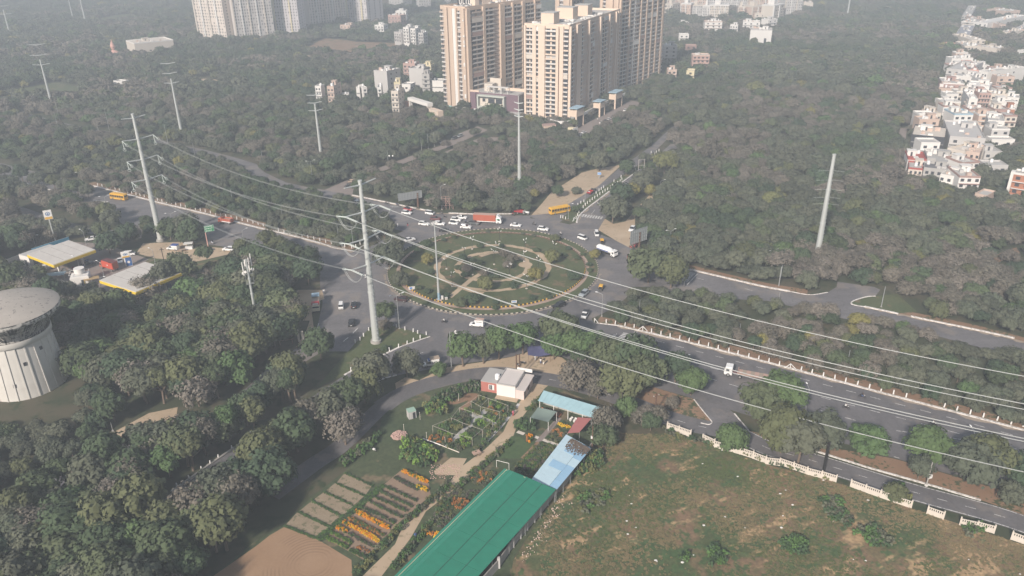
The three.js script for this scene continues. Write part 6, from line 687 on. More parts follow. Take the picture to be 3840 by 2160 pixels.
// buses
function bus(label, f, r, paint, L, H, w = 2.4) {
  const a = mid(f, r), o = thing('bus', label, 'bus', [a[0], 0.12, a[1]], turnTo(r, f)), h = L / 2;
  obj('body', prof([[-h, 0.45], [-h, H - 0.2], [-h + 0.15, H], [h - 0.4, H], [h - 0.05, H - 0.5], [h, 1.2], [h, 0.4]], w, 0.12), paint, o); const n = Math.round(L / 1.4);
  for (const s of [-1, 1]) { const win = []; for (let i = 0; i < n; i++) bit('window', V.glass, o, [s * (w / 2 + 0.005), H * 0.5, -h + 0.9 + (L - 1.7) * i / (n - 1)], [0.05, H * 0.32, (L - 1.7) / (n - 1) * 0.86]); obj('stripe', box(0.04, 0.16, L - 0.6, s * (w / 2 + 0.008), H * 0.38, 0), V.grey, o); void win; }
  obj('windscreen', box(w - 0.35, H * 0.34, 0.08, 0, H * 0.5, h + 0.03), V.glass, o); obj('rear_window', box(w - 0.6, H * 0.24, 0.08, 0, H * 0.58, -h - 0.07), V.glass, o); obj('roof_rack', [box(w * 0.6, 0.12, L * 0.3, 0, H + 0.02, 0), box(w * 0.4, 0.2, 0.9, 0, H + 0.02, L * 0.25)], paint, o);
  for (const s of [-1, 1]) { const t = obj('taillight', CARS.suv.g.lamp, V.tail, o); t.position.set(s * (w / 2 - 0.3), 1, -h - 0.08); const l = obj('headlight', CARS.suv.g.lamp, V.lamp, o); l.position.set(s * (w / 2 - 0.35), 0.9, h + 0.06); obj('mirror', box(0.12, 0.35, 0.18, s * (w / 2 + 0.25), H * 0.68, h - 0.1), V.tyre, o); }
  wheels(o, w / 2 - 0.12, [-h + 2, h - 1.6], 0.46, 0.26); return o;
}
bus('yellow school bus driving away on the left carriageway', [-187.6,-347.0], [-177.7,-343.1], V.yellow, 8.6, 2.9); bus('orange minibus passing the tree clump on the carriageway', [-84.0,-277.9], [-92.2,-281.1], V.orange, 7, 2.6, 2.2); bus('yellow bus turning into the road beside the dirt clearing', [24.9,-319.7], [17.3,-315.9], V.yellow, 9.4, 3);
// trucks
function truckCab(o, z, paint, w = 2.4, h = 2.5, l = 1.9) { const c = new THREE.Group(); c.name = 'cab'; c.position.z = z; o.add(c); obj('shell', prof([[-l / 2, 0.6], [-l / 2, h], [l / 2 - 0.4, h], [l / 2 - 0.05, h * 0.62], [l / 2, 0.6]], w, 0.1), paint, c); obj('windscreen', box(w - 0.3, 0.8, 0.08, 0, h * 0.62, l / 2 - 0.1), V.glass, c); for (const s of [-1, 1]) { obj('side_window', box(0.06, 0.6, 0.8, s * (w / 2 + 0.02), h * 0.62, 0.1), V.glass, c); } obj('bumper', box(w, 0.35, 0.2, 0, 0.5, l / 2 + 0.05), V.tyre, c); return c; }
{ const f = [-3.6,-305.4], r = [-16.0,-307.8], a = mid(f, r), o = thing('container_truck', 'truck with a long orange container and white cab in the queue', 'truck', [a[0], 0.12, a[1]], turnTo(r, f)); obj('container', box(2.5, 2.7, 9.6, 0, 1.25, -1.2), V.rust, o); for (let i = 0; i < 9; i++) for (const s of [-1, 1]) bit('rib', V.rust, o, [s * 1.265, 1.3, -5.5 + i * 1.07], [0.06, 2.6, 0.2]); obj('container_roof', box(2.5, 0.06, 9.6, 0, 3.952, -1.2), V.pink, o); obj('sill', box(2.52, 0.3, 9.7, 0, 0.95, -1.2), V.lamp, o); const c = truckCab(o, 4.9, V.white, 2.4, 2.7, 2.2); obj('wind_deflector', prof([[-0.9, 2.7], [-0.9, 3.8], [-0.5, 3.8], [0.8, 2.75]], 2.2, 0.08), V.white, c); obj('green_panel', box(2.46, 0.7, 1.2, 0, 1.9, -0.2), V.green, c); wheels(o, 1.1, [-4.6, -3.4, 4.7], 0.5, 0.3); }
{ const f = [39.2,-267.6], r = [33.0,-274.1], a = mid(f, r), o = thing('tanker_truck', 'white tanker truck turning round the right of the ring', 'truck', [a[0], 0.12, a[1]], turnTo(r, f)); obj('tank', [new THREE.CapsuleGeometry(1.2, 5.2, 6, 16).rotateX(Math.PI / 2).scale(1, 0.86, 1).translate(0, 2.1, -1)], V.white, o); obj('walkway', [box(0.7, 0.1, 5.4, 0, 3.12, -1), cyl(0.3, 0.3, 0.25, 0, 3.1, -1), cyl(0.3, 0.3, 0.25, 0, 3.1, 1)], V.lamp, o); obj('chassis', box(1.6, 0.35, 8, 0, 0.7, -0.6), V.tyre, o); obj('stripe', [box(0.06, 0.3, 5.6, 1.2, 1.7, -1), box(0.06, 0.3, 5.6, -1.2, 1.7, -1)], V.blue, o); truckCab(o, 3.7, V.white, 2.3, 2.6, 1.8); wheels(o, 1, [-3.3, -2.1, 3.4], 0.5, 0.3); }
{ const f = [58.1,-184.8], r = [72.5,-178.8], a = mid(f, r), o = thing('flatbed_truck', 'flatbed lorry with a white cab and long pinkish empty bed', 'truck', [a[0], 0.12, a[1]], turnTo(r, f)); obj('bed', [box(2.5, 0.25, 11.2, 0, 1.35, -2.2), box(2.5, 0.7, 0.15, 0, 1.6, 3.3)], V.pink, o); for (let i = 0; i < 10; i++) bit('plank', i % 2 ? V.pink : V.canvas, o, [0, 1.605, -7.2 + i * 1.1], [2.4, 0.04, 1.05]); obj('chassis', box(1, 0.35, 13.6, 0, 0.95, -1), V.maroon, o); truckCab(o, 5.9, V.white, 2.4, 2.9, 2.1); wheels(o, 1.1, [-6.8, -5.6, -4.4, 2.6, 5.8], 0.52, 0.3); }
{ const f = [-125.3,-312.3], r = [-117.8,-309.4], a = mid(f, r), o = thing('tipper_truck', 'red tipper truck with a white striped side on the carriageway', 'truck', [a[0], 0.12, a[1]], turnTo(r, f)); obj('tub', [box(2.3, 0.2, 4.6, 0, 1, -1), box(0.12, 1.5, 4.6, 1.15, 1, -1), box(0.12, 1.5, 4.6, -1.15, 1, -1), box(2.3, 1.5, 0.12, 0, 1, -3.3), box(2.3, 1.9, 0.12, 0, 1, 1.3)], V.rust, o); obj('load', box(2.1, 0.5, 4.3, 0, 1.5, -1), V.canvas, o); for (const s of [-1, 1]) { obj('side_stripe', box(0.05, 0.35, 4.6, s * 1.22, 1.05, -1), V.lamp, o); for (let i = 0; i < 5; i++) bit('rib', V.red, o, [s * 1.22, 1.4, -3 + i], [0.1, 1.1, 0.14]); } truckCab(o, 2.4, V.rust, 2.2, 2.3, 1.7); wheels(o, 1, [-2.3, 2.3], 0.5, 0.3); }
{ const f = [-63.5,-222.7], r = [-65.9,-234.2], a = mid(f, r), o = thing('decorated_truck', 'parked cream lorry with a red brow and blue sheeted load', 'truck', [a[0], 0.12, a[1]], turnTo(r, f)); obj('cargo_body', box(2.4, 2.2, 6, 0, 1, -1.6), V.canvas, o); obj('tarpaulin', box(2.5, 0.3, 2.6, 0, 3.5, -3.2), W.blue, o); obj('side_rack', [box(2.5, 0.3, 6.1, 0, 2.2, -1.6), box(2.5, 0.3, 6.1, 0, 1.4, -1.6)], V.cream, o); const c = truckCab(o, 2.6, V.cream, 2.4, 2.7, 1.9); obj('brow', box(2.5, 0.9, 1.2, 0, 2.7, -0.4), V.red, c); obj('sign_panel', box(1.8, 0.5, 0.06, 0, 2.9, 0.24), V.lamp, c); wheels(o, 1, [-3.4, 2.6], 0.5, 0.3); }
{ const f = [-154.0,-266.4], r = [-144.9,-261.1], a = mid(f, r), o = thing('box_truck', 'red box truck standing between the two fuel canopies', 'truck', [a[0], 0.12, a[1]], turnTo(r, f)); obj('box_body', box(2.4, 2.6, 6.2, 0, 1, -0.9), mat(0.5, 0.07, 0.035, 0.6), o); obj('box_roof', box(2.42, 0.06, 6.2, 0, 3.602, -0.9), V.maroon, o); obj('rear_door', box(2.2, 2.4, 0.08, 0, 1.1, -4.05), V.rust, o); obj('emblem', box(0.05, 0.5, 0.4, 1.22, 2, -1), V.lamp, o); truckCab(o, 3.2, V.rust, 2.3, 2.4, 1.7); wheels(o, 1, [-3, 2.9], 0.48, 0.3); }
{ const f = [47.2,-260.9], r = [43.6,-263.8], a = mid(f, r), o = thing('box_truck', 'red and white box truck half hidden by the roundabout tree', 'truck', [a[0], 0.12, a[1]], turnTo(r, f)); obj('box_body', box(2, 2.1, 3.6, 0, 0.9, -0.8), V.red, o); obj('white_band', [box(2.04, 0.5, 3.64, 0, 0.9, -0.8), box(2.02, 0.06, 3.6, 0, 3, -0.8)], V.lamp, o); truckCab(o, 1.9, V.white, 1.9, 2, 1.5); wheels(o, 0.9, [-1.8, 1.8], 0.4); }
function pickup(label, f, r, paint, cover, coverM, L = 4.6, cat = 'pickup truck') { const a = mid(f, r), o = thing('pickup_truck', label, cat, [a[0], 0.12, a[1]], turnTo(r, f)), h = L / 2; obj('body', prof([[-h, 0.5], [-h, 0.95], [0.2, 0.95], [0.2, 1], [h - 0.3, 0.95], [h, 0.8], [h, 0.45]], 1.75, 0.08), paint, o); obj('cabin', prof([[0.05, 0.95], [0.1, 1.7], [0.85, 1.7], [1.45, 0.95]], 1.6, 0.06), V.glass, o); obj('roof', box(1.5, 0.08, 0.9, 0, 1.74, 0.45), paint, o); obj('load_bed', [box(0.1, 0.45, h, 0.84, 0.9, -h / 2), box(0.1, 0.45, h, -0.84, 0.9, -h / 2), box(1.7, 0.45, 0.1, 0, 0.9, -h + 0.05)], paint, o); if (cover) obj('cover', box(1.78, cover, h + 0.1, 0, 1.0, -h / 2), coverM, o); for (const s of [-1, 1]) { const l = obj('headlight', CARS.suv.g.lamp, V.lamp, o); l.position.set(s * 0.6, 0.75, h); } wheels(o, 0.78, [-h * 0.62, h * 0.62], 0.36); return o; }
const pw = pickup('white pickup with a brown canvas top and blue beacon cover near the tree row', [-25.9,-190.5], [-21.3,-191.9], V.white, 1.25, V.white); obj('canvas_top', box(1.9, 0.12, 2.7, 0, 2.3, -1.2), V.canvas, pw); obj('blue_cover', box(1.3, 0.35, 0.5, 0, 1.8, 0.5), V.blue, pw);
pickup('white open jeep with a black soft top leaving the ring', [22.4,-217.7], [24.1,-222.3], V.white, 0.7, V.black, 4.2, 'jeep');
{ const o = pickup('white mini truck with a pale box crossing the near ring', [-13.4,-215.1], [-9.0,-214.1], V.white, 0, V.white, 4.4, 'mini truck'); obj('box_body', box(1.8, 1.7, 2.6, 0, 0.85, -0.95), V.white, o); obj('box_roof', box(1.82, 0.06, 2.6, 0, 2.552, -0.95), V.pink, o); obj('side_stripe', [box(0.04, 0.14, 1.8, 0.92, 1.9, -0.95), box(0.04, 0.14, 1.8, -0.92, 1.9, -0.95)], V.grey, o); }
{ const o = pickup('white van with a blue roofed canopy parked on the dirt lot', [-135.3,-282.5], [-130.6,-281.5], V.white, 1.05, V.white, 4.6, 'van'); obj('roof_cover', box(1.9, 0.25, 2.6, 0, 2.05, -1), V.blue, o); }
{ const p = [-127.0,-282.9], o = thing('food_stall', 'white roofed food stall with side flaps on the dirt lot', 'stall', [p[0], 0, p[1]], 0.2); obj('counter', box(2.8, 1, 1.8), V.white, o); obj('roof', box(3.4, 0.12, 2.4, 0, 2.4, 0), V.lamp, o); for (const [x, z] of [[-1.4, -0.9], [1.4, -0.9], [-1.4, 0.9], [1.4, 0.9]]) obj('post', box(0.1, 2.4, 0.1, x, 0, z), V.grey, o); const q = [-128.8,-280.4], k = thing('food_stall', 'low brown table stall beside the white roofed one', 'stall', [q[0], 0, q[1]], 0.3); obj('table_top', box(2.6, 0.12, 1.2, 0, 0.8, 0), V.canvas, k); for (const [x, z] of [[-1.2, -0.5], [1.2, -0.5], [-1.2, 0.5], [1.2, 0.5]]) obj('leg', box(0.1, 0.8, 0.1, x, 0, z), V.maroon, k); }
function auto(label, a, b, top = V.yellow) { const o = thing('auto_rickshaw', label, 'auto rickshaw', [a[0], 0.12, a[1]], turnTo(a, b)); obj('body', prof([[-1.25, 0.35], [-1.25, 0.9], [0.6, 0.9], [1.1, 0.75], [1.25, 0.35]], 1.3, 0.08), V.black, o); obj('hood', prof([[-1.2, 1.55], [-1.05, 1.75], [0.6, 1.75], [0.75, 1.6]], 1.3, 0.06), top, o); obj('pillar', [box(1.2, 0.75, 0.08, 0, 0.85, -1.15), box(0.08, 0.8, 0.08, 0.6, 0.85, 0.6), box(0.08, 0.8, 0.08, -0.6, 0.85, 0.6)], top, o); obj('windscreen', box(1.1, 0.6, 0.05, 0, 0.95, 0.72), V.glass, o); obj('seat', box(1.1, 0.5, 0.5, 0, 0.8, -0.7), V.maroon, o); wheels(o, 0.55, [-0.8], 0.22, 0.14); const t = obj('front_wheel', wheelG, V.tyre, o); t.scale.set(0.14, 0.22, 0.22); t.position.set(0, 0.22, 1.0); return o; }
auto('yellow topped auto rickshaw behind the tanker', [35.6,-281.8], [35.6,-279.2]); auto('yellow topped auto rickshaw right of the garden island', [30.5,-239.7], [29.8,-237.5]); auto('white topped auto rickshaw far up the bus road', [69.4,-398.0], [67.8,-393.8], V.lamp);
function tractor(label, a, b, paint) { const o = thing('tractor', label, 'tractor', [a[0], 0.12, a[1]], turnTo(a, b)); obj('engine', prof([[-0.2, 0.7], [-0.2, 1.3], [1.4, 1.2], [1.5, 0.7]], 0.8, 0.06), paint, o); obj('seat', [box(0.5, 0.15, 0.5, 0, 1.2, -0.7), box(0.5, 0.5, 0.1, 0, 1.3, -0.95)], V.black, o); obj('fender', [box(0.45, 0.1, 1.1, 0.75, 1.45, -0.7), box(0.45, 0.1, 1.1, -0.75, 1.45, -0.7)], paint, o); wheels(o, 0.75, [-0.7], 0.72, 0.36); wheels(o, 0.6, [1.2], 0.4, 0.24); obj('steering', bar([0, 1.2, -0.2], [0, 1.6, -0.45], 0.04), V.black, o); return o; }
function trailer(label, a, b, paint, L = 3.4) { const o = thing('trailer', label, 'trailer', [a[0], 0.12, a[1]], turnTo(a, b)); obj('tub', [box(1.9, 0.15, L, 0, 0.8, 0), box(0.08, 0.6, L, 0.95, 0.8, 0), box(0.08, 0.6, L, -0.95, 0.8, 0), box(1.9, 0.6, 0.08, 0, 0.8, -L / 2), box(1.9, 0.6, 0.08, 0, 0.8, L / 2)], paint, o); obj('drawbar', bar([0, 0.7, L / 2], [0, 0.6, L / 2 + 1.4], 0.07), V.tyre, o); wheels(o, 0.85, [-0.3], 0.42, 0.24); return o; }
tractor('white and black tractor halted by the dirt clearing', [6.5,-316.9], [8.4,-316.1], V.white); trailer('red farm machine trailer behind the halted tractor', [3.5,-318.0], [6.5,-316.9], V.red, 4); tractor('dark tractor hauling a red trailer up the bus road', [38.9,-346.5], [40.5,-348.7], V.grey); trailer('red trailer full of load pulled up the bus road', [36.9,-343.0], [38.9,-346.5], V.red); tractor('dark tractor waiting at the side road mouth', [-78.5,-358.6], [-80.2,-356.3], V.grey); trailer('loaded cart behind the tractor at the side road mouth', [-78.3,-365.5], [-78.5,-358.6], V.canvas); tractor('small dark tractor on the far service road', [-293.2,-503.2], [-287.9,-497.9], V.maroon); tractor('red tractor parked among the people at the billboard', [48.6,-277.7], [47.3,-276.2], V.red);
// people and riders: one skin per body, clothes as closer fitting outer layers, from fields of tapered limbs
const FIG = {
  stand: { hip: [0, 0.92, 0], chest: [0, 1.32, 0.02], neck: [0, 1.48, 0.02], head: [0, 1.62, 0.04], sh: 0.19, el: [[0.25, 1.12, 0.0], [-0.25, 1.12, 0.02]], ha: [[0.24, 0.86, 0.1], [-0.24, 0.86, 0.12]], kn: [[0.1, 0.5, 0.05], [-0.1, 0.5, -0.02]], ft: [[0.11, 0.06, 0.02], [-0.11, 0.06, -0.04]] },
  walk: { hip: [0, 0.92, 0], chest: [0, 1.32, 0.05], neck: [0, 1.48, 0.06], head: [0, 1.62, 0.09], sh: 0.19, el: [[0.25, 1.12, -0.12], [-0.25, 1.12, 0.14]], ha: [[0.24, 0.92, 0.0], [-0.24, 0.95, 0.32]], kn: [[0.1, 0.5, 0.2], [-0.1, 0.5, -0.08]], ft: [[0.1, 0.06, 0.3], [-0.1, 0.1, -0.38]] },
  ride: { hip: [0, 0.82, -0.2], chest: [0, 1.24, -0.08], neck: [0, 1.4, -0.04], head: [0, 1.54, 0.0], sh: 0.2, el: [[0.3, 1.08, 0.12], [-0.3, 1.08, 0.12]], ha: [[0.26, 1.0, 0.4], [-0.26, 1.0, 0.4]], kn: [[0.2, 0.72, 0.24], [-0.2, 0.72, 0.24]], ft: [[0.18, 0.32, 0.1], [-0.18, 0.32, 0.1]] },
};
const skinTmp = mat(0.3, 0.2, 0.1);
const { MarchingCubes } = await import('three/addons/objects/MarchingCubes.js');
function limbField(bones, res = 40, size = 1.9) { // mesh of a smooth union of tapered capsules
  const mc = new MarchingCubes(res, skinTmp, false, false, 40000); mc.isolation = 0; const f = mc.field, k = 0.05; let n = 0;
  for (let z = 0; z < res; z++) for (let y = 0; y < res; y++) for (let x = 0; x < res; x++, n++) { const X = (x / res - 0.5) * size, Y = y / res * size - 0.02, Z = (z / res - 0.5) * size; let d = 9; for (const [a, b, r0, r1] of bones) { const ex = b[0] - a[0], ey = b[1] - a[1], ez = b[2] - a[2], t = sat(((X - a[0]) * ex + (Y - a[1]) * ey + (Z - a[2]) * ez) / (ex * ex + ey * ey + ez * ez + 1e-9)), q = Math.hypot(X - a[0] - ex * t, Y - a[1] - ey * t, Z - a[2] - ez * t) - mix(r0, r1, t), h = sat(0.5 + 0.5 * (d - q) / k); d = mix(d, q, h) - k * h * (1 - h); } f[n] = -d; }
  mc.update(); const g = new THREE.BufferGeometry(), c = mc.count, p = new Float32Array(c * 3); for (let i = 0; i < c; i++) { p[i * 3] = mc.positionArray[i * 3] * size / 2; p[i * 3 + 1] = (mc.positionArray[i * 3 + 1] + 1) * size / 2 - 0.02; p[i * 3 + 2] = mc.positionArray[i * 3 + 2] * size / 2; }
  g.setAttribute('position', new THREE.BufferAttribute(p, 3)); g.setAttribute('normal', new THREE.BufferAttribute(mc.normalArray.slice(0, c * 3), 3)); return g;
}
for (const P of Object.values(FIG)) {
  const S = [[P.sh, P.chest[1] + 0.1, P.chest[2]], [-P.sh, P.chest[1] + 0.1, P.chest[2]]], H = [[0.1, P.hip[1], P.hip[2]], [-0.1, P.hip[1], P.hip[2]]], body = [[P.hip, P.chest, 0.14, 0.15], [S[0], S[1], 0.075, 0.075], [P.chest, P.neck, 0.1, 0.06], [P.neck, P.head, 0.06, 0.085], [P.head, [P.head[0], P.head[1] + 0.05, P.head[2] + 0.01], 0.095, 0.095]], shirt = [[P.hip, P.chest, 0.165, 0.17], [S[0], S[1], 0.095, 0.095]], legs = [[H[0], H[1], 0.13, 0.13]], fingers = [];
  for (const i of [0, 1]) { body.push([S[i], P.el[i], 0.055, 0.045], [P.el[i], P.ha[i], 0.042, 0.03], [H[i], P.kn[i], 0.085, 0.06], [P.kn[i], P.ft[i], 0.055, 0.04], [P.ft[i], [P.ft[i][0], P.ft[i][1] - 0.02, P.ft[i][2] + 0.16], 0.045, 0.035]); shirt.push([S[i], P.el[i], 0.075, 0.065]); legs.push([H[i], P.kn[i], 0.11, 0.085], [P.kn[i], [mix(P.kn[i][0], P.ft[i][0], 0.85), mix(P.kn[i][1], P.ft[i][1], 0.85), mix(P.kn[i][2], P.ft[i][2], 0.85)], 0.08, 0.065]); const w = P.ha[i]; for (let q = 0; q < 4; q++) fingers.push(bar(w, [w[0] + (q - 1.5) * 0.022, w[1] - 0.1 + Math.abs(q - 1.3) * 0.012, w[2] + 0.05], 0.011, 5, 0.008)); fingers.push(bar(w, [w[0] - Math.sign(w[0]) * 0.05, w[1] - 0.03, w[2] + 0.05], 0.011, 5, 0.008)); }
  P.g = { body: merge([limbField(body), ...fingers, new THREE.SphereGeometry(0.018, 5, 4).translate(P.head[0], P.head[1] + 0.02, P.head[2] + 0.11)]), shirt: limbField(shirt), legs: limbField(legs), hair: new THREE.SphereGeometry(0.112, 10, 7, 0, 6.29, 0, 1.75).translate(P.head[0], P.head[1] + 0.05, P.head[2] - 0.015) };
}
const skin = mat(0.27, 0.15, 0.09, 0.7), hairM = mat(0.015, 0.012, 0.01, 0.7), cloth = { white: mat(0.72, 0.72, 0.7, 0.9), black: mat(0.02, 0.02, 0.024, 0.9), blue: mat(0.06, 0.1, 0.22, 0.9), red: mat(0.4, 0.03, 0.05, 0.9), grey: mat(0.2, 0.2, 0.2, 0.9), brown: mat(0.16, 0.1, 0.07, 0.9), pink: mat(0.5, 0.14, 0.2, 0.9), khaki: mat(0.3, 0.26, 0.18, 0.9) };
function person(label, a, b, shirt, legs, pose = 'stand', y = 0.1, hair = hairM) { const P = FIG[pose], o = thing('person', label, 'person', [a[0], y, a[1]], turnTo(a, b)); obj('body', P.g.body, skin, o); obj('shirt', P.g.shirt, cloth[shirt], o); obj('trousers', P.g.legs, cloth[legs], o); obj('hair', P.g.hair, hair, o); return o; }
function bike(label, a, b, paint = V.black, scooter = false) { const o = thing(scooter ? 'scooter' : 'motorbike', label, scooter ? 'scooter' : 'motorbike', [a[0], 0.12, a[1]], turnTo(a, b)); for (const z of [-0.65, 0.68]) { const t = obj('wheel', new THREE.TorusGeometry(0.26, 0.06, 6, 16).rotateY(Math.PI / 2), V.tyre, o); t.position.set(0, 0.32, z); } obj('frame', scooter ? [box(0.4, 0.3, 1, 0, 0.35, -0.3), box(0.44, 0.6, 0.1, 0, 0.35, 0.42)] : [box(0.25, 0.35, 0.6, 0, 0.3, 0), bar([0, 0.32, 0.68], [0, 0.95, 0.42], 0.05), bar([0, 0.4, -0.65], [0, 0.7, 0], 0.05)], paint, o); obj('tank', new THREE.SphereGeometry(0.2, 8, 6).scale(0.8, 0.8, 1.5).translate(0, 0.74, 0.18), paint, o); obj('seat', box(0.26, 0.1, 0.75, 0, 0.7, -0.35), V.tyre, o); obj('handlebar', bar([-0.32, 0.98, 0.4], [0.32, 0.98, 0.4], 0.025), V.rim, o); const l = obj('headlight', CARS.suv.g.lamp, V.lamp, o); l.scale.setScalar(0.6); l.position.set(0, 0.84, 0.52); return o; }
function ridden(where, a, b, shirt, legs, paint, scooter, helmet) { bike(`${scooter ? 'scooter' : 'motorbike'} ${where}`, a, b, paint, scooter); person(`rider in ${shirt} on the ${scooter ? 'scooter' : 'motorbike'} ${where}`, a, b, shirt, legs, 'ride', 0.12, helmet || hairM); }
ridden('turning between the island and the white mini truck', [-21.8,-217.3], [-22.7,-217.5], 'white', 'black', V.black, true); ridden('behind the tree row lamp', [-17.6,-209.6], [-18.4,-210.7], 'white', 'grey', V.white, true); ridden('on the far lane of the highway', [92.0,-171.5], [92.8,-171.0], 'black', 'blue', V.black); ridden('on the near lane of the highway', [85.7,-166.6], [86.5,-166.1], 'white', 'black', V.black); ridden('passing the shadow of a highway tree', [104.3,-158.7], [105.0,-158.3], 'white', 'black', V.black); ridden('waiting at the zebra crossing', [31.7,-196.6], [31.3,-197.4], 'white', 'grey', V.white, true); ridden('in front of the white sedan leaving the queue', [9.6,-303.4], [10.5,-302.9], 'black', 'grey', V.black); ridden('rounding the upper edge of the garden island', [19.9,-291.4], [20.5,-290.3], 'white', 'black', V.black); ridden('behind the boxy white van', [-28.5,-314.1], [-27.2,-313.3], 'grey', 'black', V.black); ridden('by the far white kerb', [-30.5,-318.7], [-29.2,-317.9], 'black', 'grey', V.grey); ridden('coming down the service road, leading', [-51.1,-331.1], [-50.0,-330.3], 'black', 'blue', V.black); ridden('coming down the service road, following', [-56.3,-333.0], [-55.2,-332.1], 'brown', 'grey', V.black); ridden('beside the kerb next to the grey suv', [-18.9,-306.7], [-17.9,-306.2], 'blue', 'black', V.black); ridden('under the lowest arm of the tallest pole', [-52.4,-252.4], [-52.5,-254.3], 'white', 'black', V.white, true); ridden('ahead under the lowest arm of the tallest pole', [-55.3,-255.9], [-55.5,-257.4], 'grey', 'black', V.black); ridden('beside the green direction board', [-119.5,-287.8], [-120.4,-288.4], 'black', 'blue', V.white, true); ridden('by the wall inside the fuel station', [-175.6,-263.5], [-174.5,-263.2], 'white', 'black', V.black, true); ridden('at the upper canopy pumps', [-171.7,-264.6], [-170.4,-264.0], 'black', 'blue', V.black); ridden('before the middle pump stand', [-163.2,-261.7], [-164.4,-262.2], 'white', 'grey', V.black, true); ridden('beside the decorated lorry', [-64.7,-240.1], [-64.2,-238.4], 'white', 'blue', V.black); ridden('near the container truck at the far kerb', [0.9,-315.0], [2.0,-314.6], 'red', 'black', V.black);
person('person in black and red walking across the junction', [-43.3,-304.2], [-43.7,-308.9], 'black', 'red', 'walk'); person('person in dark clothes standing at the ring edge, nearer', [-53.2,-286.6], [-51.3,-291.0], 'black', 'black', 'walk'); person('person in dark clothes standing at the ring edge, farther', [-51.1,-290.5], [-53.2,-286.6], 'black', 'brown'); person('person in white by the splitter bollards', [-48.7,-304.2], [-47.4,-304.3], 'white', 'grey'); person('person in a red wrap at the fuel pumps', [-162.4,-262.8], [-163.6,-263.5], 'red', 'pink'); person('attendant in blue by the tall pump stand', [-159.6,-265.2], [-160.7,-265.3], 'blue', 'blue'); person('person in white by the forecourt motorbike', [-157.1,-268.4], [-159.3,-268.5], 'white', 'black'); person('first of the people in white sitting before the blue tarpaulin', [6.4,-193.0], [7.0,-189.4], 'white', 'white'); person('person in black among those before the blue tarpaulin', [8.0,-192.0], [7.0,-189.4], 'black', 'black'); person('person in pale clothes at the tarpaulin edge', [8.7,-190.7], [7.9,-189.4], 'khaki', 'white'); person('person in white nearest the nursery lane by the tarpaulin', [7.9,-191.3], [8.2,-189.4], 'white', 'blue'); person('person in red among the parked bikes by the billboard', [47.4,-278.7], [46.0,-276.8], 'red', 'black'); person('tall person in black by the billboard', [46.7,-279.3], [45.6,-276.8], 'black', 'black'); person('person in white walking on the tower street', [55.7,-487.8], [53.5,-483.8], 'white', 'brown', 'walk'); person('person bending by the small cart on the nursery path', [-0.2,-165.6], [0.3,-164.2], 'pink', 'red'); person('person in blue at the edge of the shed by the flower beds', [-20.6,-122.3], [-21.3,-122.7], 'blue', 'blue');
for (const [i, [a, b, m]] of [[[46.2,-276.8], [47.2,-275.7], V.red], [[47.0,-277.2], [48.0,-276.2], V.black], [[48.2,-278.7], [49.0,-277.7], V.red], [[2.7,-191.2], [3.5,-190.9], V.black], [[1.4,-190.1], [1.8,-189.5], V.grey], [[-33.9,-151.8], [-33.1,-151.2], V.white]].entries()) bike(['red motorbike parked by the billboard, nearest the road', 'black motorbike in the middle of the bikes by the billboard', 'red motorbike against the trees by the billboard', 'black motorbike parked beside the blue tarpaulin', 'grey motorbike parked by the rusty poles', 'white motorbike standing on the nursery lawn'][i], a, b, m);
{ const o = thing('tarpaulin', 'dark blue tarpaulin shelter between the roadside trees', 'shelter', [[7.5,-194.6][0], 0, [7.5,-194.6][1]], 0.05); const g = new THREE.PlaneGeometry(6.6, 5, 14, 10); g.rotateX(-Math.PI / 2); const p = g.attributes.position; for (let i = 0; i < p.count; i++) p.setY(i, 2.5 - 0.25 * Math.cos(p.getX(i) * 0.9) - 0.1 * p.getZ(i) + 0.12 * vnoise(p.getX(i) * 2, p.getZ(i) * 2, 3)); g.computeVertexNormals(); obj('sheet', g, new THREE.MeshStandardMaterial({ color: C(0.085, 0.09, 0.19), roughness: 0.7, side: THREE.DoubleSide }), o); for (const [x, z] of [[-3.1, -2.3], [3.1, -2.3], [-3.1, 2.3], [3.1, 2.3]]) obj('pole', cyl(0.05, 0.05, 2.6, x, 0, z), M.rust, o); }

// ---------- the plant nursery ----------
const sheetMat = (r, g, b, k) => texMat(tex(256, (u, v) => { const s = Math.abs(Math.sin(u * Math.PI * 24)), n = fbm(u * 5, v * 5, k, 5, 5), m = fbm(u * 20, v * 20, k + 3, 3, 20), q = 0.86 + 0.2 * n + 0.05 * (m - 0.5) - (s < 0.2 ? 0.05 : 0); return [r * q, g * q, b * q]; }, 6), 0.6);
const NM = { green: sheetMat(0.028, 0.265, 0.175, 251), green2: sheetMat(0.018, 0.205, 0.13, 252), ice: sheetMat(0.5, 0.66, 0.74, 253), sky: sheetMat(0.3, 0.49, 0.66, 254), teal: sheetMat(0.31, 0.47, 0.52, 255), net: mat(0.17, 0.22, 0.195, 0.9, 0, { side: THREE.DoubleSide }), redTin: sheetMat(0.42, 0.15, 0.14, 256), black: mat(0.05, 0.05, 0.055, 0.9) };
function quadRoof(P, y, th, m, name, o) { return obj(name, roofGeo(P, y, th), m, o); }
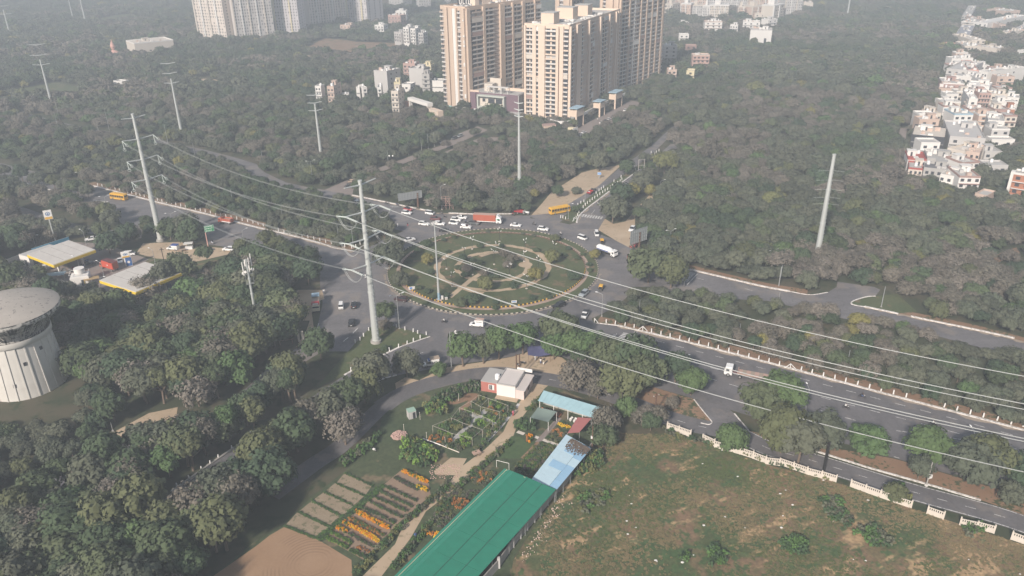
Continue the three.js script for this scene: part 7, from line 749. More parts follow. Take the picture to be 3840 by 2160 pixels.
function roofGeo(P, y, th) { // P four corners [x, z], y four heights
  const g = new THREE.BufferGeometry(), t = P.map(([x, z], i) => [x, y[i], z]), b = P.map(([x, z], i) => [x, y[i] - th, z]), pos = [], uv = [], f = (a, c, d, e) => { for (const q of [a, c, d, a, d, e]) { pos.push(...q); uv.push(q[0], q[2]); } };
  f(t[0], t[1], t[2], t[3]); f(b[3], b[2], b[1], b[0]); for (let i = 0; i < 4; i++) f(t[(i + 1) % 4], t[i], b[i], b[(i + 1) % 4]);
  g.setAttribute('position', new THREE.Float32BufferAttribute(pos, 3)); g.setAttribute('uv', new THREE.Float32BufferAttribute(uv, 2)); g.computeVertexNormals(); return g;
}
const lerp2 = (a, b, t) => [mix(a[0], b[0], t), mix(a[1], b[1], t)];
{ // the long green shed runs out of the frame
  const o = thing('green_shed', 'long shed with a bright green folded sheet roof and yellow rope lines', 'shed', [0, 0, 0]), A = [-2.3,-139.2], B = [8.9,-132.7], R1 = [-0.2,-136.4], d = norm(A, [-28.7,-99.3]), Lr = 70, ext = (p) => [p[0] + d[0] * Lr, p[1] + d[1] * Lr];
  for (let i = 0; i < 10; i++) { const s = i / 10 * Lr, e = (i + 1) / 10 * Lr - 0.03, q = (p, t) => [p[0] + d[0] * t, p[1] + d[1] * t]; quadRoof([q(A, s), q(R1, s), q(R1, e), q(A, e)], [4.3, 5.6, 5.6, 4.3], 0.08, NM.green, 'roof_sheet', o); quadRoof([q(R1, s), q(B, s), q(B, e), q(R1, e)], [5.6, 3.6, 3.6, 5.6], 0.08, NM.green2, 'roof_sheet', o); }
  for (const [p, y, m, w] of [[lerp2(A, R1, 0.3), 4.78, W.yellow, 0.09], [lerp2(A, R1, 0.62), 5.14, NM.green2, 0.07], [lerp2(R1, B, 0.35), 4.98, W.dark, 0.05], [lerp2(R1, B, 0.68), 4.3, W.dark, 0.06]]) obj('rope', beam([p[0], y, p[1]], [ext(p)[0], y, ext(p)[1]], w, 0.05), m, o);
  obj('rope', beam([lerp2(A, R1, 0.28)[0] + d[0] * 0.4, 4.75, lerp2(A, R1, 0.28)[1] + d[1] * 0.4], [lerp2(R1, B, 0.3)[0] + d[0] * 0.4, 5.12, lerp2(R1, B, 0.3)[1] + d[1] * 0.4], 0.07, 0.05), W.yellow, o);
  for (let i = 0; i < 12; i++) { obj('post', cyl(0.08, 0.08, 4.2, A[0] + d[0] * i * 6, 0, A[1] + d[1] * i * 6, 6), M.steel, o); obj('post', cyl(0.08, 0.08, 3.5, B[0] + d[0] * i * 6 - 0.3, 0, B[1] + d[1] * i * 6, 6), M.steel, o); }
  blocked.push([A, B, ext(B), ext(A)]);
  const w = thing('block_wall', 'grey block wall with square posts along the green shed', 'wall', [0, 0, 0]), wp = [[18.5,-150.9], [11.5,-138.6], [8.7,-134.9], [7.0,-131.9], [5.4,-129.1], [3.9,-126.7], [2.4,-124.4], [0.9,-122.0], [-0.6,-119.5], [-3.4,-114.0], [-7.4,-108.0]]; for (let i = 1; i < wp.length; i++) obj('wall_panel', beam([wp[i - 1][0], 1.1, wp[i - 1][1]], [wp[i][0], 1.1, wp[i][1]], 0.2, 2.2), M.concrete, w); for (const [x, z] of wp.slice(2)) obj('post', box(0.55, 2.7, 0.55, x, 0, z), W.lightGrey, w);
}
{ const o = thing('blue_roof_shed', 'pale blue tin roof with darker sheets between nursery beds and meadow', 'shed', [0, 0, 0]), P = [[12.5,-152.8], [18.0,-147.2], [9.1,-132.9], [3.6,-136.3]], y = [3.3, 3.5, 3.5, 3.3];
  const q = (s, t) => lerp2(lerp2(P[0], P[1], s), lerp2(P[3], P[2], s), t); for (let i = 0; i < 6; i++) for (let j = 0; j < 2; j++) { const dark = (j === 1 && i !== 2) || (i === 3 && j === 0.5), s0 = j ? 0.7 : 0, s1 = j ? 1 : 0.695; quadRoof([q(s0, i / 6), q(s1, i / 6), q(s1, (i + 1) / 6 - 0.004), q(s0, (i + 1) / 6 - 0.004)], [3.4, 3.4 + (s1 - s0) * 0.1, 3.4 + (s1 - s0) * 0.1, 3.4], 0.06, dark ? NM.sky : NM.ice, 'roof_sheet', o); }
  quadRoof([q(0.3, 0.12), q(0.7, 0.12), q(0.7, 0.3), q(0.3, 0.3)], [3.47, 3.5, 3.5, 3.47], 0.03, NM.sky, 'patch_sheet', o); quadRoof([q(0.18, 0.52), q(0.72, 0.52), q(0.72, 0.66), q(0.18, 0.66)], [3.48, 3.51, 3.51, 3.48], 0.03, NM.sky, 'patch_sheet', o);
  const R = rng(8); { const v = []; for (let i = 0; i < 500; i++) { const s = 0.25 + 0.75 * R(), t = 0.26 * R() * R() + 0.03, p = q(s, t), g = new THREE.TetrahedronGeometry(0.12 + 0.18 * R()); g.rotateX(R() * 6); g.translate(p[0], 3.55 + 0.1 * R(), p[1]); v.push(g); } stuff(obj('dry_litter', v, mat(0.13, 0.1, 0.08, 0.95), o)); }
  for (let i = 0; i <= 5; i++) for (const s of [0.03, 0.97]) { const p = q(s, i / 5); obj('post', cyl(0.08, 0.08, 3.3, p[0], 0, p[1], 6), M.steel, o); } blocked.push(P);
  const rt = thing('red_tin_roof', 'faded red tin roof between the two blue sheds', 'shed', [0, 0, 0]), Q = [[15.9,-160.1], [19.3,-159.6], [15.8,-153.9], [12.9,-153.6]]; quadRoof(Q, [3.2, 3.2, 3.2, 3.2], 0.08, NM.redTin, 'roof_sheet', rt); for (const [x, z] of Q) obj('post', cyl(0.08, 0.08, 3.1, x, 0, z, 6), M.steel, rt); }
{ const o = thing('teal_roof_shed', 'open fronted stall row with a long pale teal roof and pottery inside', 'shed', [0, 0, 0]), P = [[7.9,-171.3], [25.4,-161.1], [21.2,-159.4], [6.3,-168.2]]; for (let i = 0; i < 12; i++) { const a = i / 12, b = (i + 1) / 12 - 0.002; quadRoof([lerp2(P[0], P[1], a), lerp2(P[0], P[1], b), lerp2(P[3], P[2], b), lerp2(P[3], P[2], a)], [4, 4, 2.9, 2.9], 0.06, NM.teal, 'roof_sheet', o); }
  for (let i = 0; i <= 4; i++) { const p = lerp2(P[3], P[2], 0.03 + 0.235 * i); obj('post', cyl(0.1, 0.1, 2.85, p[0], 0, p[1], 8), W.white, o); } obj('back_wall', beam([P[0][0], 1.9, P[0][1] + 0.3], [P[1][0], 1.9, P[1][1] + 0.3], 0.2, 3.8), W.grey, o); blocked.push([P[0], P[1], P[2], P[3]]);
  const R = rng(12), potG = new THREE.LatheGeometry([[0.01, 0], [0.2, 0], [0.34, 0.35], [0.3, 0.55], [0.36, 0.6], [0.3, 0.6]].map(([r, y]) => new THREE.Vector2(r, y)), 10), terra = mat(0.42, 0.16, 0.09, 0.8), base = lerp2(P[3], P[2], 0), dir = norm(P[3], P[2]); let first;
  for (let i = 0; i < 26; i++) { const t = i < 16 ? 1 + (i % 8) * 0.75 : 9.6 + (i - 16) % 5 * 1.0, k = i < 16 ? Math.floor(i / 8) : Math.floor((i - 16) / 5), x = base[0] + dir[0] * t + dir[1] * (0.4 - k * 0.8), z = base[1] + dir[1] * t - dir[0] * (0.4 - k * 0.8), lab = i < 16 ? `terracotta pot, ${ord(i % 8)} in the ${k ? 'back' : 'front'} row under the teal roof end` : `white glazed pot, ${ord((i - 16) % 5)} in the ${k ? 'back' : 'front'} row under the teal roof middle`; const s = 0.8 + 0.4 * R(); if (!first) { first = thing('plant_pot', lab, 'pot', [x, 0.06, z], 0, 'pots under the teal roof'); obj('pot', potG, terra, first); obj('rim', new THREE.TorusGeometry(0.33, 0.03, 5, 12).rotateX(Math.PI / 2).translate(0, 0.6, 0), terra, first); } else { const c = dup(first, lab, [x, 0.06, z], 0, 'pots under the teal roof', s); if (i >= 16) c.children.forEach((m) => { m.material = W.white; }); } } }
{ const o = thing('shade_net', 'sagging grey green shade net on white posts in the nursery', 'shelter', [0, 0, 0]), P = [[6.2,-165.1], [10.8,-163.0], [8.5,-158.8], [4.1,-160.8]], g = new THREE.PlaneGeometry(1, 1, 12, 8), p = g.attributes.position; for (let i = 0; i < p.count; i++) { const s = p.getX(i) + 0.5, t = 0.5 - p.getY(i), q = lerp2(lerp2(P[0], P[1], s), lerp2(P[3], P[2], s), t); p.setXYZ(i, q[0], 2.8 - 0.5 * Math.sin(s * Math.PI) * Math.sin(t * Math.PI) + 0.2 * (1 - t), q[1]); } g.computeVertexNormals(); obj('net', g, NM.net, o); for (const [x, z] of P) obj('post', cyl(0.07, 0.07, 2.8, x, 0, z, 6), W.white, o); }
{ // white house with its red end
  const a = [-4.5,-175.3], b = [2.8,-172.8], L0 = [-9.4,-177.0], o = facing('nursery_house', 'small white nursery house with flat grey roofs and a red brick end', 'house', a, b), L = o.L, r = Math.hypot(L0[0] - a[0], L0[1] - a[1]), H = 3.6, dp = 8; obj('main_wall', box(L * 0.68, H, dp, L * 0.34, 0, -dp / 2), W.white, o); obj('main_roof', [box(L * 0.7, 0.18, dp + 0.4, L * 0.34, H, -dp / 2)], wall(0.62, 0.57, 0.54), o); obj('parapet', [box(L * 0.7, 0.28, 0.25, L * 0.34, H + 0.18, 0.05), box(L * 0.7, 0.28, 0.25, L * 0.34, H + 0.18, -dp), box(0.25, 0.28, dp, 0, H + 0.18, -dp / 2), box(0.25, 0.28, dp, L * 0.68, H + 0.18, -dp / 2)], W.grey, o); obj('side_room', box(L * 0.3, H - 0.7, dp, L * 0.84, 0, -dp / 2), wall(0.66, 0.55, 0.52), o); obj('side_roof', box(L * 0.36, 0.16, dp + 0.5, L * 0.86, H - 0.7, -dp / 2), wall(0.56, 0.51, 0.48), o); obj('back_parapet', box(L * 0.56, 1.0, 0.2, L * 0.68, H, -dp - 0.3), W.white, o);
  const e = new THREE.Group(); e.name = 'brick_end'; o.add(e); obj('wall', box(r * 0.92, H - 0.5, dp - 1, -r * 0.47, 0, -dp / 2 - 0.4), wall(0.44, 0.16, 0.13), e); obj('roof', box(r * 0.94, 0.14, dp - 0.8, -r * 0.47, H - 0.5, -dp / 2 - 0.4), W.grey, e); obj('window', box(1.6, 1.6, 0.1, -r * 0.35, 0.9, -0.87), W.white, e); for (const x of [-0.4, 0.05]) bit('pane', W.glass, e, [-r * 0.35 + x, 1, -0.81], [0.35, 1.4, 0.06]); const t = obj('water_tank', tankGeo, W.tank, o); t.position.set(-0.8, H - 0.3, -3); t.scale.setScalar(0.9); bit('door', W.glass, o, [L + 0.0, 0, -1], [0.1, 2, 0.9]); bit('window', W.glass, o, [L + 0.0, 1, -4], [0.1, 1, 1.2]); obj('plinth', box(L * 0.8, 0.2, 1.6, L * 0.4, 0, 0.9), M.dirt, o); }
{ const o = thing('toilet_cabin', 'small white portable cabin with a green top on the lawn', 'cabin', [[-26.3,-165.8][0], 0, [-26.3,-165.8][1]], 0.45); obj('wall', box(2, 2.2, 1.8), W.lightGrey, o); obj('roof', box(2.1, 0.16, 1.9, 0, 2.2, 0), mat(0.3, 0.44, 0.36, 0.7), o); obj('door', box(0.7, 1.8, 0.06, 0.4, 0.1, 0.93), W.dark, o); obj('panel_seam', [box(0.06, 2.1, 0.04, -0.3, 0, 0.92), box(0.06, 2.1, 0.04, -0.9, 0, 0.92)], W.grey, o); }
const leafSmall = crownGeo(901, { lobes: 9, leaves: 34, leaf: 0.2, squash: 0.5, core: 0.5 });
// frames of white pipe over the plots
{ const o = thing('trellis_frame', 'thin white pipe frame on posts over the nursery plots', 'frame', [0, 0, 0]), H = 2.3; const rows = [[[-20.2,-158.7], [-15.2,-155.4], [-10.2,-153.4]], [[-15.7,-161.9], [-12.8,-159.7], [-7.8,-156.7]], [[-14.0,-166.4], [-10.5,-164.2], [-5.4,-160.5]], [[-11.1,-169.3], [-8.6,-166.8], [-3.6,-164.3]], [[-9.2,-172.2], [-6.6,-170.5], [-1.5,-167.1]]], pts = []; for (const r of rows) for (const p of r) { obj('post', cyl(0.04, 0.04, H, p[0], 0, p[1], 6), W.pale, o); pts.push(p); } for (const r of rows) for (let i = 0; i < 2; i++) obj('rail', bar([r[i][0], H, r[i][1]], [r[i + 1][0], H, r[i + 1][1]], 0.03, 5), W.pale, o); for (let c = 0; c < 3; c++) for (let i = 0; i < 4; i++) if (c !== 1 || i > 2) obj('rail', bar([rows[i][c][0], H, rows[i][c][1]], [rows[i + 1][c][0], H, rows[i + 1][c][1]], 0.025, 5), W.pale, o); }
const posts_ = [[[-24.0,-164.6], 'alone on the lawn beside the white cabin'], [[-27.5,-159.5], 'at the left edge of the lawn'], [[-21.5,-156.0], 'at the end of the white pipe'], [[-14.6,-172.9], 'above the reddish plot'], [[-9.5,-177.4], 'at the corner of the brick house end'], [[-16.8,-154.0], 'amid the lowest plots']]; for (const [p, w] of posts_) { const o = thing('post', `thin pale post ${w}`, 'post', [p[0], 0, p[1]]); obj('shaft', cyl(0.06, 0.05, 2.2, 0, 0, 0, 6), W.pale, o); obj('cap', cyl(0.08, 0.08, 0.1, 0, 2.2, 0, 6), W.white, o); }
{ const o = thing('goal_frame', 'white goal shaped pipe frame at the end of the green shed', 'frame', [0, 0, 0]), a = [-4.2,-145.1], b = [-1.3,-143.9]; obj('post', cyl(0.06, 0.06, 2, a[0], 0, a[1], 6), W.white, o); obj('post', cyl(0.06, 0.06, 2, b[0], 0, b[1], 6), W.white, o); obj('crossbar', bar([a[0], 2, a[1]], [b[0], 2, b[1]], 0.06), W.white, o); }
{ const o = thing('pipe', 'thick white pipe lying along the lower plots', 'pipe', [0, 0, 0]); const a = [-22.5,-156.2], b = [-17.9,-153.5], c = [-13.2,-150.5]; obj('length', bar([a[0], 0.3, a[1]], [b[0], 0.3, b[1]], 0.16, 8), W.white, o); obj('length', bar([b[0], 0.28, b[1]], [c[0], 0.28, c[1]], 0.13, 8), W.pale, o); }
// paths between the plots
struct('garden_path', flat(ribbon([[-4.5,-173.2], [-9.3,-164.7], [-13.2,-158.5], [-16.3,-153.1]], 1.5), 0.09), W.grey); struct('garden_path', flat(ribbon([[-13.3,-168.1], [-9.1,-165.2], [-4.4,-162.0]], 1.3), 0.094), W.grey); struct('garden_path', flat(ribbon([[-9.8,-176.2], [-11.7,-171.7], [-13.8,-168.5]], 1.6), 0.098), M.red); struct('garden_path', flat(ribbon(smooth([[-18.0,-173.0], [-16.1,-172.1], [-10.9,-175.4], [-13.1,-175.1]]), 2), 0.102), M.red);
struct('garden_path', flat(ribbon([[-9.8,-150.6], [-6.6,-155.2], [-3.5,-160.7], [-0.8,-166.1], [1.4,-171.1]], 0.8), 0.106), W.lightGrey); struct('garden_path', flat(ribbon([[5.1,-156.6], [10.6,-153.0]], 1.0), 0.09), W.pale); struct('garden_path', flat(ribbon([[5.6,-154.1], [11.7,-164.4]], 1.3), 0.094), M.paving); struct('garden_path', flat(ribbon([[0.8,-158.8], [2.5,-157.7]], 1.1), 0.098), W.pale); struct('garden_path', flat(ribbon([[1.8,-148.1], [5.9,-154.3]], 0.9), 0.102), M.red);
struct('lawn', flat([[-0.6,-157.0], [1.5,-156.7], [3.0,-154.4], [5.0,-154.6], [1.4,-148.1], [-5.7,-148.3]], 0.085), texMat(tex(256, (u, v) => { const n2 = fbm(u * 6, v * 6, 271, 5, 6), g = fbm(u * 50, v * 50, 272, 2, 50); return two([0.04, 0.085, 0.03], [0.07, 0.105, 0.04], n2).map((x) => x * (0.8 + 0.4 * g)); }, 30)));
{ const p = [-9.0,-149.8], o = thing('hand_cart', 'small flat wooden cart at the edge of the dirt path', 'cart', [p[0], 0, p[1]], 0.5); obj('bed', box(2, 0.12, 1.2, 0, 0.6, 0), V.pink, o); obj('side_board', [box(2, 0.3, 0.06, 0, 0.7, 0.58), box(2, 0.3, 0.06, 0, 0.7, -0.58)], V.canvas, o); for (const x of [-0.5, 0.5]) for (const z of [-0.62, 0.62]) { const w = obj('wheel', new THREE.TorusGeometry(0.25, 0.04, 5, 12), V.tyre, o); w.position.set(x, 0.28, z); } }
{ const p = [-20.7,-122.6], o = thing('drum', 'blue plastic drum beside the flower plots and shed', 'drum', [p[0], 0, p[1]]); obj('body', cyl(0.3, 0.3, 0.9, 0, 0, 0, 12), mat(0.04, 0.13, 0.36, 0.5), o); obj('lid', cyl(0.31, 0.31, 0.06, 0, 0.9, 0, 12), mat(0.05, 0.16, 0.42, 0.5), o); }
// planting: each plot or bed is one planted mass
const plantG = crownGeo(905, { lobes: 6, leaves: 16, leaf: 0.26, squash: 0.6, core: 0.55 });
const plantCols = { green: [0.068, 0.135, 0.034], lime: [0.149, 0.257, 0.041], dark: [0.047, 0.088, 0.034], grey: [0.108, 0.115, 0.074], orange: [0.75, 0.3, 0.012], yellow: [0.72, 0.46, 0.02], rust: [0.405, 0.176, 0.054], soil: [0.095, 0.081, 0.068], olive: [0.128, 0.135, 0.047] };
let bedN = 0; const whiteLeaf = leafMat(1, 1, 1);
function planting(name, label, P, cols, step, r, h, cat = 'plants', jitter = 0.6) { // P outline
  const R = rng(700 + bedN++), xs = P.map((p) => p[0]), zs = P.map((p) => p[1]), pts = []; for (let x = Math.min(...xs); x < Math.max(...xs); x += step) for (let z = Math.min(...zs); z < Math.max(...zs); z += step) { const X = x + (R() - 0.5) * step * jitter, Z = z + (R() - 0.5) * step * jitter; if (inPoly(X, Z, P) && R() < 0.93) pts.push([X, Z]); }
  const im = new THREE.InstancedMesh(plantG, whiteLeaf, pts.length), m = new THREE.Matrix4(), q = new THREE.Quaternion(), up = new THREE.Vector3(0, 1, 0); pts.forEach(([x, z], i) => { const s = r * (0.7 + 0.6 * R()), c = plantCols[cols[Math.floor(R() * cols.length)]], k = 0.8 + 0.4 * R(); m.compose(new THREE.Vector3(x, 0.1 + h * 0.45, z), q.setFromAxisAngle(up, R() * 6), new THREE.Vector3(s, h * (0.7 + 0.6 * R()), s)); im.setMatrixAt(i, m); im.setColorAt(i, C(c[0] * k, c[1] * k, c[2] * k)); }); im.name = numbered(name); im.castShadow = im.receiveShadow = true; tag(im, label, cat, null, 'stuff'); scene.add(im);
}
const strip = (a, b, w) => ribbon([a, b], w);
struct('bed_soil', flat([[-26.2,-144.7], [-19.5,-139.6], [-18.7,-135.5], [-25.0,-126.6], [-30.5,-116.6], [-39.6,-122.8], [-36.7,-128.0], [-29.4,-139.8]], 0.088), texMat(tex(256, (u, v) => { const n2 = fbm(u * 8, v * 8, 281, 5, 8), g = fbm(u * 40, v * 40, 282, 2, 40); return two([0.2, 0.135, 0.09], [0.31, 0.225, 0.16], n2 * 0.6 + g * 0.4); }, 16)));
planting('marigold_bed', 'orange marigold bed, topmost of the flower rows', strip([-26.1,-144.1], [-19.5,-139.6], 0.95), ['orange', 'orange', 'yellow', 'green'], 0.3, 0.22, 0.55, 'flower bed'); planting('marigold_bed', 'short yellow marigold bed second from the top', strip([-22.3,-138.6], [-19.4,-136.9], 0.95), ['yellow', 'yellow', 'green'], 0.3, 0.22, 0.55, 'flower bed'); planting('seedling_bed', 'dark seedling bed beside the short yellow marigolds', strip([-27.5,-141.8], [-21.5,-137.3], 1.1), ['soil', 'dark'], 0.3, 0.22, 0.3, 'plant bed');
[[1310, 565, 1620, 700], [1250, 610, 1575, 765], [1190, 660, 1525, 810], [1135, 710, 1470, 870], [1065, 765, 1395, 925]].forEach((q, i) => { const P = [[[-29.0,-138.3], [-21.6,-133.6]], [[-30.1,-136.8], [-22.3,-131.6]], [[-31.2,-135.2], [-23.3,-130.2]], [[-32.2,-133.6], [-24.2,-128.4]], [[-33.4,-131.8], [-25.6,-126.8]]][i]; planting('seedling_bed', `dark green plant row, ${ord(i)} of five between the marigold beds`, strip(P[0], P[1], 0.6), ['dark', 'green', 'dark', 'grey'], 0.3, 0.22, 0.5, 'plant bed'); });
planting('marigold_bed', 'long deep orange marigold bed in the middle', strip([-34.5,-130.6], [-26.5,-125.1], 0.95), ['orange', 'orange', 'orange', 'yellow', 'green'], 0.3, 0.22, 0.55, 'flower bed'); planting('seedling_bed', 'olive plant row under the deep orange marigolds', strip([-35.5,-128.6], [-27.3,-123.1], 0.9), ['olive', 'green', 'rust'], 0.3, 0.22, 0.4, 'plant bed'); planting('marigold_bed', 'long bed of orange turning to yellow marigolds, lowest long one', strip([-36.5,-127.3], [-32.3,-124.5], 0.95), ['orange', 'yellow', 'orange', 'green'], 0.3, 0.22, 0.55, 'flower bed'); planting('marigold_bed', 'bright yellow half of the lowest long marigold bed', strip([-32.3,-124.5], [-28.1,-121.4], 0.95), ['yellow', 'yellow', 'orange'], 0.3, 0.22, 0.55, 'flower bed'); planting('marigold_bed', 'short yellow orange marigold bed nearest the ploughed plot', strip([-37.6,-125.8], [-35.2,-124.3], 0.95), ['yellow', 'orange', 'green'], 0.3, 0.22, 0.5, 'flower bed'); planting('seedling_bed', 'dark row running on from the short marigold bed', strip([-34.9,-124.0], [-28.8,-119.8], 0.7), ['dark', 'green', 'soil'], 0.3, 0.22, 0.4, 'plant bed'); planting('seedling_bed', 'bright green plant row beside the ploughed plot, upper', strip([-38.6,-124.4], [-33.5,-121.0], 0.7), ['green', 'lime', 'green'], 0.3, 0.22, 0.45, 'plant bed'); planting('seedling_bed', 'bright green plant row beside the ploughed plot, lower', strip([-39.3,-122.9], [-34.1,-119.6], 0.8), ['green', 'lime', 'green'], 0.3, 0.22, 0.45, 'plant bed'); planting('seedling_bed', 'dull green row at the lowest corner of the beds', strip([-33.7,-119.2], [-30.0,-117.1], 0.9), ['dark', 'green'], 0.3, 0.22, 0.45, 'plant bed'); planting('seedling_bed', 'short brown seedling row at the path corner', strip([-32.3,-120.1], [-29.4,-118.4], 0.7), ['soil', 'rust'], 0.3, 0.22, 0.3, 'plant bed');
const dry = texMat(tex(256, (u, v) => { const n2 = fbm(u * 8, v * 8, 291, 5, 8), g = fbm(u * 60, v * 60, 292, 2, 60); let c = two([0.2, 0.155, 0.1], [0.34, 0.27, 0.19], n2 * 0.5 + g * 0.5); return two(c, [0.07, 0.085, 0.03], 0.6 * step01(0.58, 0.7, fbm(u * 16, v * 16, 293, 3, 16))); }, 14));
[[[-39.4,-143.7], [-32.3,-139.0], [-33.3,-135.9], [-40.6,-140.2]], [[-40.9,-140.1], [-33.5,-135.6], [-35.3,-132.7], [-42.6,-137.4]], [[-42.8,-137.1], [-35.4,-132.3], [-37.1,-129.3], [-44.6,-134.5]], [[-44.9,-134.2], [-37.3,-129.0], [-39.1,-126.0], [-46.9,-130.9]], [[-47.2,-130.6], [-39.3,-125.8], [-41.2,-122.8], [-48.8,-126.6]]].forEach((P, i) => struct('dry_plot', flat(P, 0.09 + i * 0.0006), dry));
[[[-39.4,-143.7], [-32.0,-138.9]], [[-40.9,-140.2], [-32.8,-135.2]], [[-42.9,-137.2], [-35.2,-132.4]], [[-44.9,-134.3], [-37.1,-129.0]], [[-47.0,-130.8], [-39.1,-125.9]], [[-48.9,-126.6], [-41.2,-122.5]]].forEach(([a, b], i) => planting('grass_bund', `narrow green bund, ${ord(i)} from the top between the dry plots`, strip(a, b, 0.55), ['dark', 'green'], 0.3, 0.22, 0.25, 'grass bund'));
planting('grass_bund', 'grassy bund between dry plots and flower rows', strip([-29.6,-139.1], [-40.9,-122.3], 1.7), ['green', 'dark'], 0.42, 0.3, 0.22, 'grass bund');
[[[[-12.8,-169.0], [-8.6,-166.5], [-8.8,-165.5], [-13.1,-168.0]], ['lime', 'green', 'olive'], 'yellow green plot left of the cross path'], [[[-7.6,-166.2], [-4.4,-164.1], [-5.3,-162.8], [-8.2,-164.7]], ['lime', 'green', 'lime'], 'bright lime plot right of the cross path'], [[[-9.3,-175.3], [-7.1,-173.9], [-7.7,-172.8], [-9.7,-174.2]], ['green', 'olive'], 'small green plot under the brick house end'], [[[-10.6,-172.5], [-7.0,-170.2], [-7.7,-168.4], [-11.6,-170.6]], ['dark', 'grey', 'olive'], 'dark plot in the upper left of the trellis'], [[[-5.5,-172.7], [-1.3,-170.4], [-2.2,-167.7], [-6.7,-170.0]], ['olive', 'dark', 'lime', 'dark'], 'mixed plot in the upper right of the trellis'], [[[-6.7,-169.4], [-2.6,-167.2], [-3.5,-165.4], [-7.7,-167.8]], ['olive', 'rust', 'dark'], 'olive plot with rusty plants under the mixed one'], [[[-9.2,-163.9], [-5.6,-161.6], [-6.1,-159.3], [-10.7,-161.7]], ['lime', 'olive', 'dark', 'green'], 'lush lime and olive plot below the cross path'], [[[-12.9,-158.3], [-10.0,-156.3], [-10.7,-155.1], [-13.8,-156.8]], ['lime', 'green'], 'smooth bright green plot near the lower rail'], [[[-11.3,-159.9], [-8.0,-158.4], [-9.7,-156.5], [-12.6,-158.5]], ['dark', 'grey'], 'dark bushy plot behind the smooth green one'], [[[-13.7,-155.9], [-10.5,-154.1], [-11.1,-152.3], [-14.9,-154.2]], ['lime', 'dark', 'olive'], 'lime dotted plot at the lowest trellis row'], [[[-16.3,-165.4], [-10.6,-163.7], [-11.7,-160.7], [-15.8,-162.3]], ['dark', 'olive', 'grey'], 'dark plot left of the sloping path'], [[[-19.1,-159.4], [-15.4,-157.1], [-15.7,-155.4], [-19.4,-157.9]], ['lime', 'olive', 'dark'], 'yellowish plot under the lowest white rail'], [[[-20.1,-157.5], [-15.0,-154.9], [-16.9,-153.1], [-21.1,-155.8]], ['grey', 'dark', 'rust'], 'greyish plot above the white pipe'], [[[-15.5,-154.5], [-11.9,-152.8], [-12.5,-150.5], [-16.6,-152.6]], ['dark', 'grey', 'olive'], 'dull plot at the foot of the trellis'], [[[-13.8,-167.5], [-11.1,-166.3], [-11.8,-164.8], [-14.8,-165.9]], ['grey', 'dark'], 'thin dark plot by the reddish strip']].forEach(([P, c, l]) => planting('nursery_plot', l, P, c, 0.62, 0.42, 0.75, 'plot'));
[[[[12.1,-163.1], [14.9,-161.6], [14.2,-160.6], [11.4,-162.0]], ['soil', 'dark'], 'dark seedling tray row behind the yellow flowers', 0.3], [[[11.1,-161.9], [14.0,-160.3], [13.6,-159.4], [10.7,-161.2]], ['yellow', 'yellow', 'orange'], 'small bright yellow flower row before the red tin roof', 0.5], [[[10.3,-159.5], [13.0,-158.0], [11.7,-156.0], [9.1,-157.6]], ['rust', 'dark', 'grey'], 'rusty potted rows under the yellow flower row', 0.45], [[[8.5,-157.6], [12.1,-155.9], [10.6,-153.5], [7.6,-155.3]], ['dark', 'grey', 'olive'], 'grey green potted rows above the pale cross walk', 0.5], [[[2.8,-156.9], [4.6,-156.6], [4.2,-153.6], [2.5,-154.2]], ['orange', 'olive', 'rust', 'green'], 'orange flowered hedge clump beside the small lawn', 0.9], [[[5.9,-154.3], [10.1,-152.5], [7.7,-148.0], [4.2,-148.8]], ['dark', 'olive', 'grey', 'green'], 'potted plant rows beside the pale blue roof, upper', 0.5], [[[4.7,-152.6], [9.7,-150.5], [3.2,-140.8], [-0.2,-144.1]], ['dark', 'olive', 'green', 'soil'], 'potted plant rows beside the pale blue roof, lower', 0.5], [[[-8.6,-144.6], [-4.2,-142.4], [-6.8,-137.9], [-10.9,-140.1]], ['rust', 'olive', 'dark', 'grey'], 'scruffy orange flecked bed left of the green shed end', 0.5], [[[-13.5,-134.1], [-10.0,-133.7], [-11.8,-130.3], [-14.7,-131.6]], ['rust', 'rust', 'dark'], 'rust coloured shrub bed beside the green shed', 0.6], [[[-19.2,-124.7], [-15.5,-123.5], [-16.6,-121.8], [-18.9,-123.5]], ['orange', 'rust', 'yellow'], 'orange bed by the blue drum', 0.5], [[[-16.9,-138.2], [-7.9,-136.6], [-14.8,-124.3], [-17.8,-125.8]], ['grey', 'dark', 'olive', 'soil'], 'weedy strip along the green shed', 0.3]].forEach(([P, c, l, h]) => planting('potted_rows', l, P, c, h < 0.4 ? 0.8 : 0.62, 0.38, h, 'plant bed'));
